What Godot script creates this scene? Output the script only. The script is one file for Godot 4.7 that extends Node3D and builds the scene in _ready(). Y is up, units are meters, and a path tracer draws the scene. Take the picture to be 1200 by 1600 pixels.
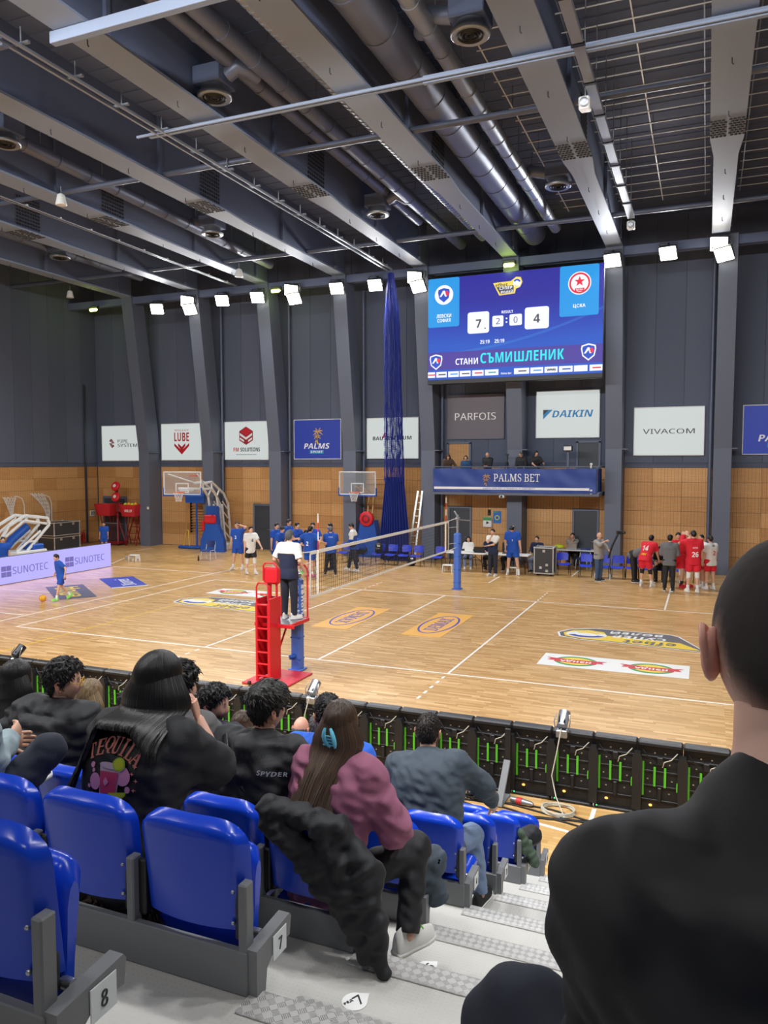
extends Node3D
# ---------------------------------------------------------------- the scene
const COLS := [-19.3, -15.3, -11.42, -7.45, -3.6, 0.3, 4.34, 8.38, 12.35, 16.3]
const WALL_Z := -14.0

func _ready() -> void:

	var cam := Camera3D.new()
	cam.name = "camera"
	cam.fov = 67.12
	cam.near = 0.05
	cam.far = 200.0
	cam.position = Vector3(7.808, 4.316, 19.45)
	cam.basis = Basis(Vector3.UP, 0.39479) * Basis(Vector3.RIGHT, -0.06258)
	add_child(cam)
	cam.current = true
	var env := Environment.new()
	env.background_mode = Environment.BG_COLOR
	env.background_color = Color(0.02, 0.022, 0.028)
	env.tonemap_mode = Environment.TONE_MAPPER_LINEAR
	env.tonemap_exposure = 1.25
	env.sdfgi_enabled = true
	env.ssao_enabled = true
	env.ssil_enabled = true
	var we := WorldEnvironment.new()
	we.name = "hall_air"
	we.environment = env
	add_child(we)
	materials()
	people_materials()
	floods()
	shell()
	columns_and_beams()
	roof_services()
	wall_signs()
	led_scoreboard()
	balcony()
	wall_furniture()
	court_floor()
	volleyball_net()
	umpire_stand()
	basketball_stands()
	left_corner()
	benches()
	officials_table()
	perimeter_boards()
	near_stand()
	near_clutter()
	people_far()
	people_near()
	build_folk()

const FLOOD_E := 23.5

func floods() -> void:

	var far := [[-17.15, 11.85, 0], [-15.26, 11.95, 1], [-13.37, 11.95, 0], [-11.45, 11.94, 0], [-9.57, 11.99, 1], [-7.39, 12.0, 0], [-5.55, 11.98, 0], [-3.64, 12.02, 1], [4.32, 12.05, 0], [6.31, 12.11, 0], [8.14, 12.15, 1]]
	var say := ["white floodlight over the second grey column from the left", "pair of tilted white floodlights left of the cube logo sign", "white floodlight above the cube logo sign", "white floodlight over the third grey column", "tilted pair of white floodlights over the palm tree sign", "white floodlight over the fourth grey column", "white floodlight just left of the hanging blue net", "pair of white floodlights at the upper left corner of the scoreboard",
		"white floodlight at the upper right corner of the scoreboard", "single white floodlight right of the scoreboard, above the wide white sign", "pair of tilted white floodlights on the column furthest right"]
	var hb := MB.new()
	hb.box(Vector3(0, 0, -0.09), Vector3(0.62, 0.56, 0.12), Basis.IDENTITY, 0.02)
	for i in 7:
		hb.box(Vector3(-0.24 + i * 0.08, 0, -0.19), Vector3(0.02, 0.44, 0.09))
	var hm := hb.mesh(M.fitting)
	var fb := MB.new()
	fb.box(Vector3(0, 0, 0), Vector3(0.58, 0.52, 0.05), Basis.IDENTITY, 0.015)
	var fm := fb.mesh(M.flood_face)
	var yb := MB.new()
	for s in [-1, 1]:
		yb.bar(Vector3(0.31 * s, 0, -0.08), Vector3(0.31 * s, 0.42, -0.08), 0.03, 0.05)
	yb.bar(Vector3(-0.32, 0.42, -0.08), Vector3(0.32, 0.42, -0.08), 0.05, 0.03)
	yb.bar(Vector3(0, 0.43, -0.06), Vector3(0, 0.43, -0.46), 0.06, 0.05)
	var ym := yb.mesh(M.fitting)
	for i in far.size():
		var f: Array = far[i]
		var o := thing("floodlight", say[i], "floodlight", Vector3(f[0], f[1], -11.6), 0.0, "floodlights on the far side beam")
		var aim := Basis.looking_at(Vector3(-f[0] * 0.35, -12.0, 12.5), Vector3.UP, true)
		for k in (2 if f[2] else 1):
			var hd := Node3D.new()
			hd.name = "lamp_head"
			o.add_child(hd, true)
			hd.basis = aim * spin(8.0 if k else (-9.0 if f[2] else 0.0), Vector3.BACK)
			hd.position = Vector3(0.18 * k - (0.1 if f[2] else 0.0), -0.4 * k + (0.12 if f[2] else 0.0), 0.05 * k)
			part("housing", hm, M.fitting, hd)
			part("glowing_lens", fm, M.flood_face, hd)
		part("yoke", ym, M.fitting, o)
		flood_light(Vector3(f[0], f[1], -11.6), aim, 1.5 if f[2] else 1.1)
	var dim := [[-21.16, 12.19, "small greenish lamp by the far left corner"], [-10.49, 12.24, "small yellow green lamp between two white floodlights"], [0.3, 12.35, "small yellow green lamp directly above the scoreboard"]]
	for d in dim:
		var o := thing("emergency_lamp", d[2], "lamp", Vector3(d[0], d[1], -11.65), 0.0, "yellow green lamps on the far side beam")
		var b := MB.new()
		b.box(Vector3(0, 0.06, -0.05), Vector3(0.5, 0.16, 0.22), Basis.IDENTITY, 0.03)
		b.bar(Vector3(0, 0.14, -0.1), Vector3(0, 0.2, -0.42), 0.05, 0.05)
		part("housing", b, M.fitting, o)
		b = MB.new()
		b.box(Vector3(0, -0.06, 0.02), Vector3(0.42, 0.14, 0.18), spin(35, Vector3.RIGHT), 0.03)
		part("glowing_lens", b, M.dim_face, o)
		var l := OmniLight3D.new()
		l.name = "emergency_glow"
		l.light_color = Color(0.85, 1.0, 0.4)
		l.light_energy = 0.3
		l.light_size = 0.2
		l.omni_range = 40.0
		l.omni_attenuation = 2.0
		l.shadow_enabled = true
		l.position = Vector3(d[0], d[1] - 0.25, -11.4)
		add_child(l)
	for q in [[14.6, 1.5, -11.0, 1, "unseen bar of white floodlights over the front of the near stand"], [21.4, 0.25, -8.0, 2, "unseen bar of white floodlights added over the back of the near stand"]]:  # unseen bars, added to light court and stand from the camera side
		var o := thing("unseen_floodlight_bar", q[4], "floodlight", Vector3(0, 12.0, q[0]))
		var bb := MB.new()
		bb.bar(Vector3(-17.5, 0.3, -0.1), Vector3(13.5, 0.3, -0.1), 0.08, 0.08)
		part("bar", bb, M.fitting, o)
		for i in range(0, 11, q[3]):
			var x: float = -17.0 + i * 3.0 + (3.0 if q[3] == 2 else 0.0)
			if x > 13.5:
				continue
			var aim := Basis.looking_at(Vector3(-x * 0.35, -12.0, q[2]), Vector3.UP, true)
			flood_light(Vector3(x, 12.0, q[0]), aim, q[1])
			var hd := Node3D.new()
			hd.name = "lamp_head"
			o.add_child(hd, true)
			hd.basis = aim
			hd.position = Vector3(x, 0, 0)
			part("housing", hm, M.fitting, hd)
			part("glowing_lens", fm, M.flood_face, hd)

func flood_light(p: Vector3, aim: Basis, k: float) -> void:
	var l := SpotLight3D.new()
	l.name = "flood_beam"
	l.light_color = Color(0.985, 0.99, 1.0)
	l.light_energy = FLOOD_E * k
	l.light_size = 0.25
	l.spot_range = 60.0
	l.spot_attenuation = 2.0
	l.spot_angle = 78.0
	l.spot_angle_attenuation = 0.8
	l.shadow_enabled = true
	l.position = p + aim * Vector3(0, -0.05, 0.12)
	l.basis = aim * Basis(Vector3.UP, PI)
	add_child(l)

func tex(im: Image) -> ImageTexture:
	return ImageTexture.create_from_image(im)

func noise_tex(freq: float, seed_: int, normal := false, w := 256, bump := 4.0) -> NoiseTexture2D:
	var f := FastNoiseLite.new()
	f.seed = seed_
	f.frequency = freq
	f.fractal_octaves = 4
	var t := NoiseTexture2D.new()
	t.width = w; t.height = w
	t.seamless = true
	t.noise = f
	t.as_normal_map = normal
	t.bump_strength = bump
	return t

func tri_tex(m: StandardMaterial3D, t: Texture2D, sc: Vector3) -> StandardMaterial3D:
	m.albedo_texture = t
	m.uv1_triplanar = true
	m.uv1_world_triplanar = true
	m.uv1_scale = sc
	m.uv1_triplanar_sharpness = 8.0
	return m

func parquet() -> ImageTexture:
	var rng := RandomNumberGenerator.new()
	rng.seed = 7
	var n := 2048
	var im := Image.create(n, n, false, Image.FORMAT_RGB8)
	var base := Color(0.80, 0.64, 0.405)
	im.fill(base)
	var y := 0
	var h := 17
	while y < n:
		var x := -rng.randi_range(0, 140)
		while x < n:
			var w := rng.randi_range(90, 170)
			var k := rng.randfn(0.0, 0.045)
			var col := Color(base.r + k, base.g + k * 1.05 - 0.006, base.b + k * 1.15)
			im.fill_rect(Rect2i(x, y, w, h), col)
			for g in 5:
				var k2 := rng.randf_range(-0.02, 0.014)
				im.fill_rect(Rect2i(x + rng.randi_range(0, 30), y + rng.randi_range(0, h - 2), w - rng.randi_range(10, 60), rng.randi_range(1, 3)), Color(col.r + k2, col.g + k2, col.b + k2))
			im.fill_rect(Rect2i(x, y, 1, h), col.darkened(0.16))
			x += w
		im.fill_rect(Rect2i(0, y, n, 1), base.darkened(0.16))
		y += h
	return tex(im)

func slotted_wood(seed_: int, c0: Color) -> ImageTexture:
	var rng := RandomNumberGenerator.new()
	rng.seed = seed_
	var n := 512
	var im := Image.create(n, n, false, Image.FORMAT_RGB8)
	im.fill(c0)
	for i in 900:
		var k := rng.randfn(0.0, 0.03)
		im.fill_rect(Rect2i(rng.randi_range(-80, n), rng.randi_range(0, n), rng.randi_range(60, 260), rng.randi_range(1, 5)), Color(c0.r + k, c0.g + k * 0.9, c0.b + k * 0.7))
	for i in 8:
		im.fill_rect(Rect2i(i * 64 + 30, 0, 7, n), c0.darkened(0.24))
		im.fill_rect(Rect2i(i * 64 + 62, 0, 3, n), c0.darkened(0.12))
	return tex(im)

func tread_bump() -> ImageTexture:

	var n := 256
	var im := Image.create(n, n, false, Image.FORMAT_L8)
	for ty in 2:
		for tx in 2:
			var flip := (tx + ty) % 2 == 0
			var cx := tx * 128 + 64
			var cy := ty * 128 + 64
			for b in 5:
				for s in range(-42, 43):
					for t in range(-4, 5):
						var off := (b - 2) * 21.0
						var u := s * 0.7071 + (off + t) * 0.7071
						var w := s * 0.7071 - (off + t) * 0.7071
						var px := int(cx + (u if flip else -u))
						var py := int(cy + w)
						var e := clampf(1.0 - absf(t) / 5.0, 0.0, 1.0) * clampf((43.0 - absf(s)) / 8.0, 0.0, 1.0)
						px = posmod(px, n); py = posmod(py, n)
						if e > im.get_pixel(px, py).r:
							im.set_pixel(px, py, Color(e, e, e))
	return tex(im)

func stud_bump() -> ImageTexture:
	var n := 64
	var im := Image.create(n, n, false, Image.FORMAT_L8)
	for y in n:
		for x in n:
			var e := maxf(0.0, 1.0 - Vector2(x % 32 - 16, y % 32 - 16).length() / 10.0)
			im.set_pixel(x, y, Color(e, e, e))
	return tex(im)

func materials() -> void:
	mat("fitting", rgb(70, 72, 76), 0.5, 0.3)
	glow("flood_face", Color(1.0, 0.97, 0.9), 14.0)
	glow("dim_face", Color(0.92, 1.0, 0.45), 5.0)
	mat("wall_dark", rgb(88, 95, 113), 0.85)
	mat("wall_panel_a", rgb(93, 100, 118), 0.85)
	mat("wall_panel_b", rgb(89, 96, 114), 0.85)
	mat("column_paint", rgb(98, 105, 121), 0.55)
	mat("ceiling_dark", rgb(94, 104, 130), 0.9)
	mat("beam_side", rgb(94, 104, 130), 0.75)
	mat("beam_flange", rgb(138, 150, 172), 0.6)
	mat("hole", rgb(52, 54, 60), 0.9)
	mat("pipe", rgb(96, 104, 124), 0.45, 0.2)
	mat("duct", rgb(112, 118, 136), 0.42, 0.4)
	mat("galv", rgb(160, 164, 170), 0.4, 0.7)
	mat("white_paint", rgb(225, 226, 224), 0.45)
	mat("white_plastic", rgb(232, 232, 228), 0.4)
	mat("black_plastic", rgb(24, 25, 28), 0.45)
	mat("black_metal", rgb(30, 31, 34), 0.4, 0.4)
	mat("steel", rgb(190, 192, 195), 0.3, 0.9)
	mat("door_grey", rgb(58, 62, 68), 0.5)
	mat("dark_glass", rgb(30, 34, 42), 0.15)
	for i in 4:
		var c: Color = [rgb(204, 152, 94), rgb(198, 146, 88), rgb(212, 161, 103), rgb(192, 140, 84)][i]
		var m := mat("oak_%d" % i, Color.WHITE, 0.55)
		tri_tex(m, slotted_wood(20 + i, c), Vector3(0.97, 0.97, 0.97))
	var fl := mat("parquet", Color.WHITE, 0.3)
	tri_tex(fl, parquet(), Vector3(1.0 / 8.2, 1.0 / 8.2, 1.0 / 8.2))
	fl.metallic_specular = 0.45
	mat("line_white", rgb(240, 238, 230), 0.4)
	mat("line_yellow", rgb(226, 184, 60), 0.4)
	mat("board_white", rgb(226, 232, 232), 0.5)
	mat("ink_dark", rgb(45, 45, 52), 0.5)
	mat("ink_red", rgb(205, 32, 48), 0.5)
	mat("ink_maroon", rgb(160, 40, 60), 0.5)
	mat("ink_gold", rgb(226, 180, 60), 0.5)
	mat("ink_white", rgb(245, 245, 245), 0.5)
	mat("ink_blue", rgb(40, 60, 170), 0.5)
	mat("ink_cyan", rgb(20, 140, 205), 0.5)
	mat("ink_green", rgb(70, 150, 80), 0.5)
	mat("ink_tan", rgb(196, 150, 92), 0.5)
	mat("sticker_yellow", rgb(240, 205, 40), 0.4)
	mat("sticker_grey", rgb(92, 92, 98), 0.4)
	mat("sticker_orange", rgb(238, 178, 80), 0.4)
	mat("sticker_white", rgb(236, 236, 232), 0.4)
	mat("banner_blue", rgb(34, 66, 148), 0.5)
	mat("sign_grey", rgb(112, 106, 114), 0.6)
	mat("net_blue", rgb(28, 50, 150), 0.7)
	mat("curtain_blue", rgb(24, 44, 130), 0.8)
	mat("seat_blue", rgb(18, 68, 205), 0.24)
	mat("stack_blue", rgb(44, 66, 205), 0.4)
	mat("navy_pad", rgb(30, 52, 110), 0.6)
	mat("pad_blue", rgb(72, 112, 200), 0.45)
	mat("base_blue", rgb(22, 84, 178), 0.45)
	mat("red_paint", rgb(214, 32, 44), 0.4)
	mat("red_mat", rgb(205, 38, 58), 0.55)
	mat("maroon_paint", rgb(130, 24, 34), 0.45)
	mat("red_bag", rgb(205, 40, 50), 0.6)
	mat("orange_rim", rgb(226, 92, 50), 0.5)
	mat("cord_white", rgb(232, 230, 224), 0.7)
	mat("net_dark", rgb(46, 48, 52), 0.8)
	mat("tape_white", rgb(238, 236, 230), 0.6)
	mat("case_black", rgb(54, 54, 56), 0.6)
	mat("alu", rgb(205, 206, 204), 0.35, 0.8)
	mat("tape_red", rgb(205, 50, 50), 0.5)
	mat("table_white", rgb(228, 228, 224), 0.45)
	mat("stand_grey", rgb(118, 120, 122), 0.5)
	var tr := mat("tier_grey", rgb(188, 186, 179), 0.6)
	tr.heightmap_enabled = true
	tr.heightmap_texture = stud_bump()
	tr.heightmap_scale = 0.12
	tr.uv1_triplanar = true
	tr.uv1_world_triplanar = true
	tr.uv1_scale = Vector3(24, 24, 24)
	var tp := mat("tread_plate", rgb(206, 204, 200), 0.32, 0.25)
	tp.heightmap_enabled = true
	tp.heightmap_texture = tread_bump()
	tp.heightmap_scale = 0.35
	tp.uv1_triplanar = true
	tp.uv1_world_triplanar = true
	tp.uv1_scale = Vector3(13, 13, 13)
	mat("led_black", rgb(26, 26, 27), 0.6)
	mat("led_frame", rgb(40, 40, 41), 0.45, 0.3)
	mat("tag_green", rgb(90, 190, 40), 0.5)
	glow("amber_light", Color(1.0, 0.7, 0.35), 1.6)
	glow("green_light", Color(0.3, 1.0, 0.5), 1.4)
	glow("lilac_screen", rgb(166, 160, 238), 0.95)
	glow("lilac_ink", rgb(112, 104, 176), 0.75)
	glow("lightbox_white", rgb(214, 222, 220), 0.62)
	glow("lightbox_blue", rgb(40, 62, 165), 0.5)
	mat("yellow_ball", rgb(238, 170, 30), 0.5)
	mat("lime_ball", rgb(206, 216, 40), 0.5)
	mat("wire_black", rgb(20, 20, 21), 0.5)
	mat("wire_clear", rgb(196, 190, 172), 0.35)
	mat("paper_blue", rgb(40, 110, 190), 0.6)
	mat("bottle_clear", Color(0.85, 0.92, 0.95, 0.35), 0.15).transparency = BaseMaterial3D.TRANSPARENCY_ALPHA
	var gl := mat("board_glass", Color(0.9, 0.95, 0.97, 0.12), 0.05)
	gl.transparency = BaseMaterial3D.TRANSPARENCY_ALPHA
# ---------------------------------------------------------------- room
func wood_panels(par: Node, x0: float, x1: float, y0: float, y1: float, holes: Array, place: Callable, seed_: int, pw := 1.22, ph := 0.61) -> void:

	var rng := RandomNumberGenerator.new()
	rng.seed = seed_
	var nx := maxi(1, roundi((x1 - x0) / pw))
	var ny := maxi(1, roundi((y1 - y0) / ph))
	var w := (x1 - x0) / nx
	var h := (y1 - y0) / ny
	var cache := {}
	for j in ny:
		for i in nx:
			var segs := [[x0 + i * w, x0 + (i + 1) * w, y0 + j * h, y0 + (j + 1) * h]]
			for ho in holes:
				var nxt := []
				for s in segs:
					if s[1] <= ho[0] or s[0] >= ho[1] or s[3] <= ho[2] or s[2] >= ho[3]:
						nxt.append(s)
						continue
					if s[0] < ho[0]:
						nxt.append([s[0], ho[0], s[2], s[3]])
					if s[1] > ho[1]:
						nxt.append([ho[1], s[1], s[2], s[3]])
					if s[3] > ho[3]:
						nxt.append([maxf(s[0], ho[0]), minf(s[1], ho[1]), ho[3], s[3]])
				segs = nxt
			for s in segs:
				var sw: float = s[1] - s[0]
				var sh: float = s[3] - s[2]
				if sw < 0.05 or sh < 0.05:
					continue
				var mi := rng.randi_range(0, 3)
				var key := "%d_%d" % [roundi(sw * 500), roundi(sh * 500)]
				if not cache.has(key):
					var b := MB.new()
					b.box(Vector3.ZERO, Vector3(sw - 0.008, sh - 0.008, 0.03), Basis.IDENTITY, 0.004)
					cache[key] = b.mesh()
				var o := MeshInstance3D.new()
				o.name = "oak_panel"
				o.mesh = cache[key]
				o.material_override = M["oak_%d" % mi]
				o.transform = place.call((s[0] + s[1]) * 0.5, (s[2] + s[3]) * 0.5)
				par.add_child(o, true)

func shell() -> void:
	var b := MB.new()
	b.box(Vector3(-2.5, -0.15, 5.0), Vector3(42.5, 0.3, 38.8))
	struct("floor", b, M.parquet)
	b = MB.new()
	b.box(Vector3(-2.5, 14.55, 5.0), Vector3(42.5, 0.3, 38.8))
	var ce := struct("ceiling", b, M.ceiling_dark)

	b = MB.new()
	for i in 60:
		b.box(Vector3(-2.5, 14.395, -13.5 + i * 0.62), Vector3(41.0, 0.02, 0.3))
	stuff(part("deck_rib", b, M.ceiling_dark, ce))
	b = MB.new()
	b.box(Vector3(-2.5, 7.2, WALL_Z - 0.2), Vector3(42.5, 14.4, 0.4))
	var wb := struct("wall_back", b, M.wall_dark)
	b = MB.new()
	b.box(Vector3(-23.5, 7.2, 5.0), Vector3(0.4, 14.4, 38.4))
	var wl := struct("wall_left", b, M.wall_dark)
	b = MB.new()
	b.box(Vector3(18.5, 7.2, 5.0), Vector3(0.4, 14.4, 38.4))
	struct("wall_right", b, M.wall_dark)
	b = MB.new()
	b.box(Vector3(-2.5, 7.2, 24.2), Vector3(42.5, 14.4, 0.4))
	struct("wall_front", b, M.wall_dark)

	var bx := [-23.3] + COLS
	for i in COLS.size():
		var x0: float = bx[i] + (0.0 if i == 0 else 0.33)
		var x1: float = bx[i + 1] - 0.33
		var n := maxi(1, roundi((x1 - x0) / 1.15))
		for k in n:
			var w := (x1 - x0) / n
			var c := MB.new()
			c.box(Vector3(x0 + (k + 0.5) * w, 9.3, WALL_Z + 0.015), Vector3(w - 0.012, 9.9, 0.03), Basis.IDENTITY, 0.004)
			part("wall_panel", c, M.wall_panel_a if (i + k) % 2 else M.wall_panel_b, wb)
	for k in 18:
		var c := MB.new()
		c.box(Vector3(-23.285, 9.3, -13.4 + k * 1.1), Vector3(0.03, 9.9, 1.088), Basis.IDENTITY, 0.004)
		part("wall_panel", c, M.wall_panel_a if k % 2 else M.wall_panel_b, wl)

	var holes := {0: [[-22.95, -21.3, 0.0, 2.52]], 2: [[-13.24, -12.06, 0.0, 2.3]], 5: [[-2.95, -1.85, 0.0, 2.4]], 6: [[2.6, 3.7, 0.0, 2.4]]}
	for i in COLS.size():
		var x0: float = bx[i] + (0.02 if i == 0 else 0.34)
		var x1: float = bx[i + 1] - 0.34
		wood_panels(wb, x0, x1, 0.02, 4.15, holes.get(i, []), func(x, y): return at(x, y, WALL_Z + 0.016), 100 + i)
	wood_panels(wl, -8.0, 13.9, 0.02, 4.15, [], func(x, y): return at(-23.284, y, -x, spin(90)), 55, 1.5)

	b = MB.new()
	b.box(Vector3(-2.5, 4.2, WALL_Z + 0.03), Vector3(41.6, 0.08, 0.06))
	struct("trim_1", b, M.wall_dark)
	b = MB.new()
	b.box(Vector3(-23.27, 4.2, 5.0), Vector3(0.06, 0.08, 37.0))
	struct("trim_2", b, M.wall_dark)

	door("door_1", -22.12, 1.5, 2.42, 0.0, M.door_grey)
	door("door_2", -12.65, 1.08, 2.22, 0.0, M.door_grey)
	door("door_3", -2.4, 1.0, 2.32, 0.0, M.door_grey)
	door("door_4", 3.15, 1.0, 2.32, 0.0, M.door_grey)

func door(nm: String, x: float, w: float, h: float, y0: float, m: Material) -> void:
	var b := MB.new()
	for s in [-1, 1]:
		b.box(Vector3(x + s * (w / 2 + 0.01), y0 + h / 2, WALL_Z + 0.05), Vector3(0.09, h, 0.1), Basis.IDENTITY, 0.006)
	b.box(Vector3(x, y0 + h + 0.03, WALL_Z + 0.05), Vector3(w + 0.11, 0.09, 0.1), Basis.IDENTITY, 0.006)
	var f := struct(nm, b, M.column_paint)
	b = MB.new()
	b.box(Vector3(x, y0 + h / 2, WALL_Z + 0.03), Vector3(w - 0.07, h - 0.02, 0.05), Basis.IDENTITY, 0.005)
	part("door_leaf", b, m, f)
	b = MB.new()
	b.bar(Vector3(x + w * 0.36, y0 + 1.02, WALL_Z + 0.09), Vector3(x + w * 0.24, y0 + 1.02, WALL_Z + 0.09), 0.02, 0.02, 0.004)
	b.bar(Vector3(x + w * 0.36, y0 + 1.02, WALL_Z + 0.05), Vector3(x + w * 0.36, y0 + 1.02, WALL_Z + 0.1), 0.02, 0.02)
	part("door_handle", b, M.steel, f)

func columns_and_beams() -> void:

	var prof := [Vector2(-13.0, 0), Vector2(-13.0, 4.9), Vector2(-11.95, 12.3), Vector2(-11.9, 12.7), Vector2(-12.8, 12.7), Vector2(-13.95, 4.9), Vector2(-13.95, 0)]
	for i in COLS.size():
		var b := MB.new()
		b.prism(prof, 0.64, Transform3D(Basis(Vector3.BACK, Vector3.UP, Vector3.LEFT), Vector3(COLS[i], 0, 0)))
		var o := MeshInstance3D.new()
		o.name = "column_%d" % (i + 1)
		o.mesh = b.mesh(M.column_paint)
		add_child(o)
		o.set_meta("kind", "structure")
		b = MB.new()
		b.box(Vector3(COLS[i] + 0.42, 4.9, -13.3), Vector3(0.2, 0.04, 0.64))
		part("ledge", b, M.column_paint, o)
	var hb := MB.new()
	for s in [-1, 1]:
		for r in 8:
			for c in 4:
				hb.lathe([Vector2(0, -0.02), Vector2(0.04, -0.02), Vector2(0.04, 0.0)], 8, at(s * 0.22 + (c - 1.5) * 0.092 + (0.046 if r % 2 else 0.0) - 0.023, 12.65, -1.55 - r * 0.14))
	var hm := hb.mesh(M.hole)
	var sb := MB.new()
	for r in 9:
		for c in 9:
			sb.lathe([Vector2(0, -0.015), Vector2(0.045, -0.015), Vector2(0.045, 0.0)], 6, at(0.3, 12.86 + r * 0.12, -1.45 - c * 0.12, spin(-90, Vector3.BACK) * spin(180, Vector3.RIGHT)))
	var sm := sb.mesh(M.hole)
	for i in COLS.size():
		var x: float = COLS[i] - (0.28 if i >= 7 else 0.0)
		var fl := MB.new()
		var pl := []
		for q in [[-0.3, -12.1], [-0.31, -3.9], [-0.4, -2.75], [-0.4, 22.5], [0.4, 22.5], [0.4, -2.75], [0.31, -3.9], [0.3, -12.1]]:
			pl.append(Vector2(q[0], q[1]))
		fl.prism(pl, 0.06, Transform3D(Basis(Vector3.RIGHT, Vector3.BACK, Vector3.DOWN), Vector3(x, 12.68, 0)))
		var o := MeshInstance3D.new()
		o.name = "beam_%d" % (i + 1)
		o.mesh = fl.mesh(M.beam_flange)
		add_child(o)
		o.set_meta("kind", "structure")
		var b := MB.new()
		b.box(Vector3(x, 13.55, 5.4), Vector3(0.52, 1.7, 34.8), Basis.IDENTITY, 0.01)
		for z in [-11.0, -6.5, 0.6, 7.0]:
			b.box(Vector3(x + 0.3, 13.55, z), Vector3(0.1, 1.66, 0.12))
		part("web", b, M.beam_side, o)
		var h := part("perforation", hm, M.hole, o)
		h.position.x = x
		stuff(h)
		h = part("vent_hole", sm, M.hole, o)
		h.position.x = x - 0.03
		stuff(h)
		b = MB.new()
		for z in [-9.5, -7.2, -4.9, -1.0, 1.6, 4.4, 7.2]:
			b.tube([Vector3(x, 12.62, z), Vector3(x, 12.52, z), Vector3(x + 0.03, 12.48, z)], 0.012, 6)
		stuff(part("hook", b, M.hole, o))

	for q in [[-12.15, 3], [15.0, 4], [21.8, 6]]:
		var b := MB.new()
		b.box(Vector3(-2.5, 12.5, q[0]), Vector3(41.5, 0.34, 0.22), Basis.IDENTITY, 0.01)
		var o := MeshInstance3D.new()
		o.name = "trim_%d" % q[1]
		o.mesh = b.mesh(M.beam_side)
		add_child(o)
		o.set_meta("kind", "structure")

	for q in [[7.6, 12.53, 0], [3.42, 12.5, 1], [0.45, 12.81, 2], [-8.5, 12.81, 2]]:
		var b := MB.new()
		var tubes := []
		if q[2] == 0:
			b.box(Vector3(7.1, q[1], q[0]), Vector3(22.4, 0.22, 0.16), Basis.IDENTITY, 0.01)
			var tb := MB.new()
			tb.box(Vector3(-14.0, q[1], q[0] + 0.3), Vector3(18.0, 0.2, 0.16), Basis.IDENTITY, 0.01)
			tubes.append(tb)
		elif q[2] == 1:
			b.box(Vector3(-0.0, q[1] + 0.03, q[0] - 0.12), Vector3(10.6, 0.12, 0.1), Basis.IDENTITY, 0.01)
			b.box(Vector3(4.0, q[1], q[0]), Vector3(19.2, 0.06, 0.06), Basis.IDENTITY, 0.01)
			b.box(Vector3(10.0, q[1] + 0.03, q[0] - 0.12), Vector3(16.0, 0.16, 0.12), Basis.IDENTITY, 0.01)
		else:
			for i in COLS.size() + 1:
				var xa: float = -23.2 if i == 0 else COLS[i - 1] + 0.27 - (0.28 if i >= 8 else 0.0)
				var xb: float = 18.2 if i == COLS.size() else COLS[i] - 0.27 - (0.28 if i >= 7 else 0.0)
				var tb := MB.new()
				tb.tube([Vector3(xa, q[1], q[0]), Vector3(xb, q[1], q[0])], 0.085, 10)
				tubes.append(tb)
		var o := solo("roof_purlin", b, M.beam_flange if q[2] < 2 else M.pipe, ["wide grey steel channel crossing the roof nearest the camera", "slim twin steel rail slung under the girders", "round grey tube between the girders ahead of the perforated plates", "round grey tube between the girders nearest the far wall"][[7.6, 3.42, 0.45, -8.5].find(q[0])], "steel purlin")
		for tb in tubes:
			part("tube_length", tb, M.pipe, o)
# ---------------------------------------------------------------- roof services
func duct(label: String, x: float, y: float, z0: float, z1: float, r: float, step: float, m: Material, x2 := 999.0) -> Node3D:
	var o := thing("air_duct", label, "air duct", Vector3(x, y, 0))
	var xe := 0.0 if x2 > 900.0 else x2 - x
	var b := MB.new()
	b.tube([Vector3(0, 0, z0), Vector3(xe * 0.5, 0, (z0 + z1) / 2), Vector3(xe, 0, z1)], r, 20)
	part("pipe", b, m, o)
	var n := int(absf(z1 - z0) / step)
	for i in range(1, n):
		var t := float(i) / n
		var c := MB.new()
		var p := Vector3(xe * t, 0, lerpf(z0, z1, t))
		c.tube([p + Vector3(0, 0, 0.04), p - Vector3(0, 0, 0.04)], r + 0.014, 20)
		part("seam_collar", c, m, o)
	for i in range(0, n, 2):
		var t := (i + 0.5) / n
		var c := MB.new()
		c.tube([Vector3(xe * t, r, lerpf(z0, z1, t)), Vector3(xe * t, 14.4 - y, lerpf(z0, z1, t))], 0.012, 5)
		part("hanger_rod", c, M.galv, o)
	return o

func diffuser(label: String, p: Vector3, reach: Vector3) -> void:

	var o := thing("ceiling_diffuser", label, "air diffuser", p, 0.0, "round air diffusers")
	var b := MB.new()
	b.lathe([Vector2(0.2, 0.05), Vector2(0.36, 0.0), Vector2(0.4, 0.03), Vector2(0.4, 0.1), Vector2(0.3, 0.16), Vector2(0.3, 0.3)], 22)
	part("rim", b, M.galv, o)
	for r in [0.1, 0.18, 0.26]:
		b = MB.new()
		b.lathe([Vector2(r - 0.03, 0.02), Vector2(r, 0.0), Vector2(r + 0.03, 0.06)], 20)
		part("vane", b, M.black_metal, o)
	b = MB.new()
	b.box(Vector3(0, 0.46, 0), Vector3(0.72, 0.4, 0.72), Basis.IDENTITY, 0.02)
	part("plenum", b, M.beam_side, o)
	b = MB.new()
	var s := reach.normalized() * 0.36 + Vector3(0, 0.48, 0)
	b.tube([s, s + reach * 0.25 + Vector3(0, 0.06, 0), s + reach * 0.55 + Vector3(0, 0.14, 0), s + reach * 0.8 + Vector3(0, 0.12, -0.12), s + reach + Vector3(0, 0.1, -0.5)], 0.17, 14)
	part("elbow", b, M.duct, o)

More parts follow.
